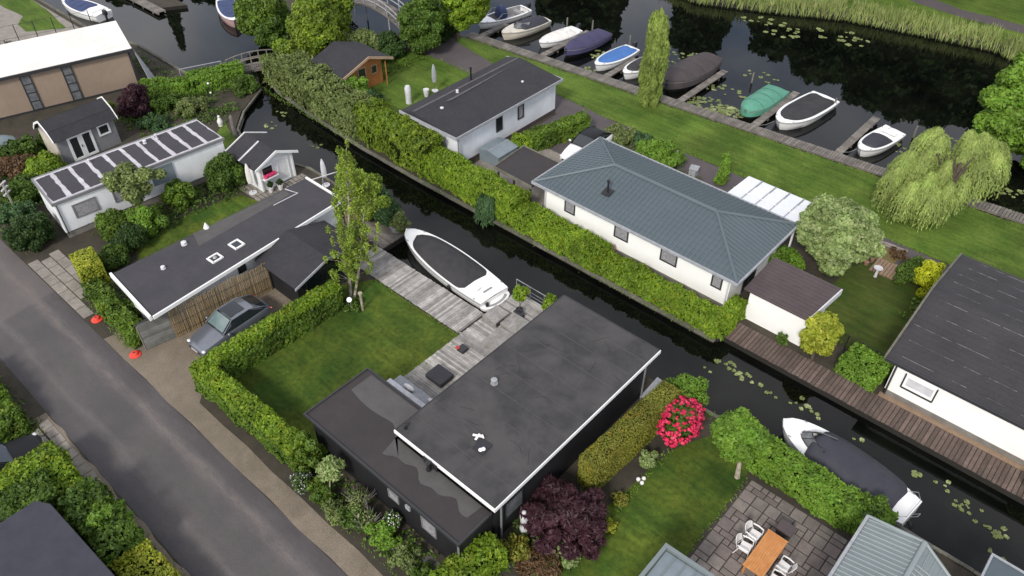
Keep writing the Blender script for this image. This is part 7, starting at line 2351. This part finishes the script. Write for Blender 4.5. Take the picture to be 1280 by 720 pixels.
# bench end behind the olive hedge
boxthing('white_bench', 'white bench end showing between the black house and the olive hedge', 'bench', [('seat', (-11.75, -11.4, 19.2, 20.6, .38, .45), 'stone_white', .01), ('base', (-11.72, -11.45, 19.3, 20.5, 0, .379), 'stone_grey', 0)])
t = thing('tarpaulin', 'grey crumpled tarpaulin at the water side corner of the black house', 'tarpaulin', (-11.5, 23.6, 0))
MB().add([(-12.2, 22.9, .3), (-10.9, 23.6, .06), (-11.2, 24.6, .05), (-12.2, 24.4, .5), (-11.7, 23.6, .62)], [(0, 1, 4), (1, 2, 4), (2, 3, 4), (3, 0, 4)]).build('sheet', 'stone_grey', t)
# plate and post by the birch
t = thing('garden_sign', 'round pale blue disc on a short post at the foot of the birch', 'garden ornament', (-27.6, 17.75, 0))
MB().tube([(-27.6, 17.75, 0), (-27.6, 17.75, .75)], .02, 6).build('pole', 'grey_trim', t)
MB().tube([(-27.6, 17.70, .8), (-27.58, 17.68, .83)], .14, 16).build('disc', 'roof_white_sheet', t, smooth=False)
tag(MB().tube([(-27.15, 18.15, 0), (-27.15, 18.15, 1.2)], .07, 8).tube([(-27.15, 18.15, 1.201), (-27.15, 18.15, 1.28)], .12, 8).build('garden_post', 'pale_bark', smooth=True), 'short pale wooden post with a dark cap beside the birch', 'post')
# potted plants by the summer house
for x, y, lab in ((-40.15, 21.45, 'white pot with a dark plant under the flower box window, road side'), (-39.95, 22.05, 'white pot with a dark plant beside the summer house door')):
    t = thing('potted_plant', lab, 'potted plant', (x, y, .03), 'potted plants by the summer house')
    MB().loft([[(x + r * math.cos(a), y + r * math.sin(a), z) for a in [k * PI / 6 for k in range(12)]] for r, z in ((.13, .035), (.19, .36), (.15, .36), (.13, .3))]).build('pot', 'plastic_white', t, smooth=True)
    Lm = make_lumps((x, y, .6), (.2, .2, .24), 7, .12)
    quads_mesh('foliage', lumps_leaves(Lm, 500, .06), ['leaf_dark', 'leaf_core'], core_lumps(Lm, .6), t)
x, y = -31.05, 24.2
tag(MB().loft([[(x + r * math.cos(a), y + r * math.sin(a), z) for a in [k * PI / 7 for k in range(14)]] for r, z in ((.38, .045), (.48, .42), (.42, .42), (.40, .36))]).build('round_planter', 'stone_grey', smooth=True), 'round grey planter under the yellow green bush on the landing stage', 'planter')
tag(MB().box(-21.05, -20.55, 41.2, 41.7, 0, .5).obox((-20.8, 41.45, .56), (.6, .6, .1), .3).build('patio_heater_box', 'stone_grey', bevel=.02), 'small grey box standing by the path behind the hip roof', 'box')
# garden bits on the dull lawn
struct('doormat_turf', MB().sheet([(-9.3, 40.9), (-7.1, 41.1), (-7.0, 42.6), (-9.3, 42.4)], .012), 'mat_brown')
t = thing('plank_stack', 'row of tan planks laid side by side on the dull lawn', 'plank stack', (-7.05, 40.55, 0))
for i in range(9):
    MB().box(-7.95 + i * .195, -7.95 + i * .195 + .165, 39.85 + random.uniform(-.05, .05), 41.2 + random.uniform(-.05, .05), .02, .1 + random.uniform(0, .03)).build('plank', 'plank_tan', t)
t = thing('bird_bath', 'little white bird bath on the dull lawn in front of the tan planks', 'bird bath', (-7.45, 39.5, 0))
MB().tube([(-7.45, 39.5, 0), (-7.45, 39.5, .55)], [.1, .05], 8).build('stem', 'stone_white', t)
MB().loft([[(-7.45 + r * math.cos(a), 39.5 + r * math.sin(a), z) for a in [k * PI / 6 for k in range(12)]] for r, z in ((.06, .55), (.26, .66), (.22, .66), (.05, .6))]).build('bowl', 'stone_white', t, smooth=True)
t = thing('flower_pots', 'small cluster of reddish flower pots and stones by the tan planks', 'pots', (-8.3, 40.4, 0))
for (x, y, r) in ((-8.45, 40.5, .14), (-8.15, 40.65, .12), (-8.3, 40.2, .16), (-8.6, 40.15, .1)):
    MB().tube([(x, y, 0), (x, y, .2)], [r * .8, r], 9).build('pot', 'terracotta', t, smooth=True)
# things at the lower edge
t = thing('brush_pile', 'pile of brown brushwood at the lower edge beside the planks', 'brushwood', (-10.2, 13.0, 0))
quads_mesh('twigs', lumps_leaves([((-10.4, 12.9, .12), (.9, .7, .3)), ((-9.9, 13.3, .1), (.6, .5, .25))], 300, .05, .9, 4.0), ['leaf_brown', 'leaf_core'], core_lumps([((-10.4, 12.9, .1), (.9, .7, .3))], .7), t)
t = thing('lawn_kerb', 'two weathered planks edging the lawn at the lower edge', 'planks', (-9.5, 13.3, 0))
for k in range(2):
    MB().obox((-9.75 + k * .2, 13.35 - k * .05, .08), (.16, 1.5, .14), R(35)).build('plank', 'plank_tan', t)
tag(MB().tube([(-17.25, 10.05, 0), (-17.3, 10.1, .85)], [.05, .045], 8).build('garden_stake', 'pale_bark', smooth=True), 'pale wooden stake in the front garden bed', 'stake')
tag(MB().tube([(-16.95, 9.3, .05), (-17.0, 9.45, .9)], [.045, .04], 8).build('garden_stake', 'pale_bark', smooth=True), 'second pale stake closer to the gravel verge', 'stake')
# wheelie bin behind the timber fence
t = thing('wheelie_bin', 'dark grey wheelie bin between the bungalow corner and the timber fence', 'bin', (-33.9, 9.25, 0))
MB().loft([[(-33.9 + x * k, 9.2 + y * k, z) for x, y in ((-.27, -.3), (.27, -.3), (.27, .3), (-.27, .3))] for z, k in ((.06, .8), (.95, 1))]).build('body', 'grey_trim', t)
MB().box(-34.2, -33.6, 8.88, 9.52, .951, 1.02).build('lid', 'dark_trim', t, bevel=.02)

# ------------------------------------------------------------------ light, sky, camera
EL, AZ = math.radians(40), math.radians(-72)      # sun direction: high over the road side
sun_dir = Vector((math.cos(EL) * math.cos(AZ), math.cos(EL) * math.sin(AZ), math.sin(EL)))
L = bpy.data.lights.new('sun', 'SUN')
L.energy = 3.1
L.angle = math.radians(11)
L.color = (1, .95, .88)
lo = bpy.data.objects.new('sun', L)
COL.objects.link(lo)
lo.rotation_euler = sun_dir.to_track_quat('Z', 'Y').to_euler()

w = bpy.data.worlds.new('World')
SC.world = w
w.use_nodes = True
nt = w.node_tree
for n in list(nt.nodes):
    nt.nodes.remove(n)
out = nt.nodes.new('ShaderNodeOutputWorld')
bg = nt.nodes.new('ShaderNodeBackground')
sky = nt.nodes.new('ShaderNodeTexSky')
sky.sky_type = 'NISHITA'
sky.sun_disc = False
sky.sun_elevation = EL
sky.sun_rotation = math.atan2(sun_dir.x, sun_dir.y)
tc = nt.nodes.new('ShaderNodeTexCoord')
mp = nt.nodes.new('ShaderNodeMapping')
mp.inputs['Scale'].default_value = (1, 1, 2.2)
nt.links.new(tc.outputs['Generated'], mp.inputs['Vector'])
cl = _noise(nt, mp.outputs[0], 2.2, 5, .55, .2)
f = _ramp(nt, cl, .30, .62)
col = _mix(nt, f, sky.outputs[0], (9.3, 9.1, 9.4))
col = _mix(nt, .93, sky.outputs[0], col)
sx = nt.nodes.new('ShaderNodeSeparateXYZ')
nt.links.new(tc.outputs['Generated'], sx.inputs[0])
gr = nt.nodes.new('ShaderNodeMapRange')
gr.inputs['From Min'].default_value = .3
gr.inputs['From Max'].default_value = .95
gr.inputs['To Min'].default_value = 1.12
gr.inputs['To Max'].default_value = .86
nt.links.new(sx.outputs[2], gr.inputs['Value'])
sc = nt.nodes.new('ShaderNodeVectorMath')
sc.operation = 'SCALE'
nt.links.new(col, sc.inputs[0])
nt.links.new(gr.outputs[0], sc.inputs['Scale'])
col = sc.outputs[0]
nt.links.new(col, bg.inputs['Color'])
bg.inputs['Strength'].default_value = .15
nt.links.new(bg.outputs[0], out.inputs[0])

cam = bpy.data.cameras.new('camera')
cam.sensor_width = 36
cam.lens = 36 * 997.0 / 1280
cam.clip_end = 1500
cam.clip_start = .5
co = bpy.data.objects.new('camera', cam)
COL.objects.link(co)
co.location = (0, 0, 30)
co.rotation_euler = (math.radians(90 - 41.9), 0, math.radians(41.8))
SC.camera = co
SC.view_settings.view_transform = 'Standard'
SC.view_settings.look = 'None'
SC.view_settings.exposure = 0
SC.view_settings.gamma = 1
SC.cycles.max_bounces = 6
SC.cycles.diffuse_bounces = 3
SC.cycles.glossy_bounces = 3
SC.cycles.transmission_bounces = 3
SC.cycles.use_denoising = True
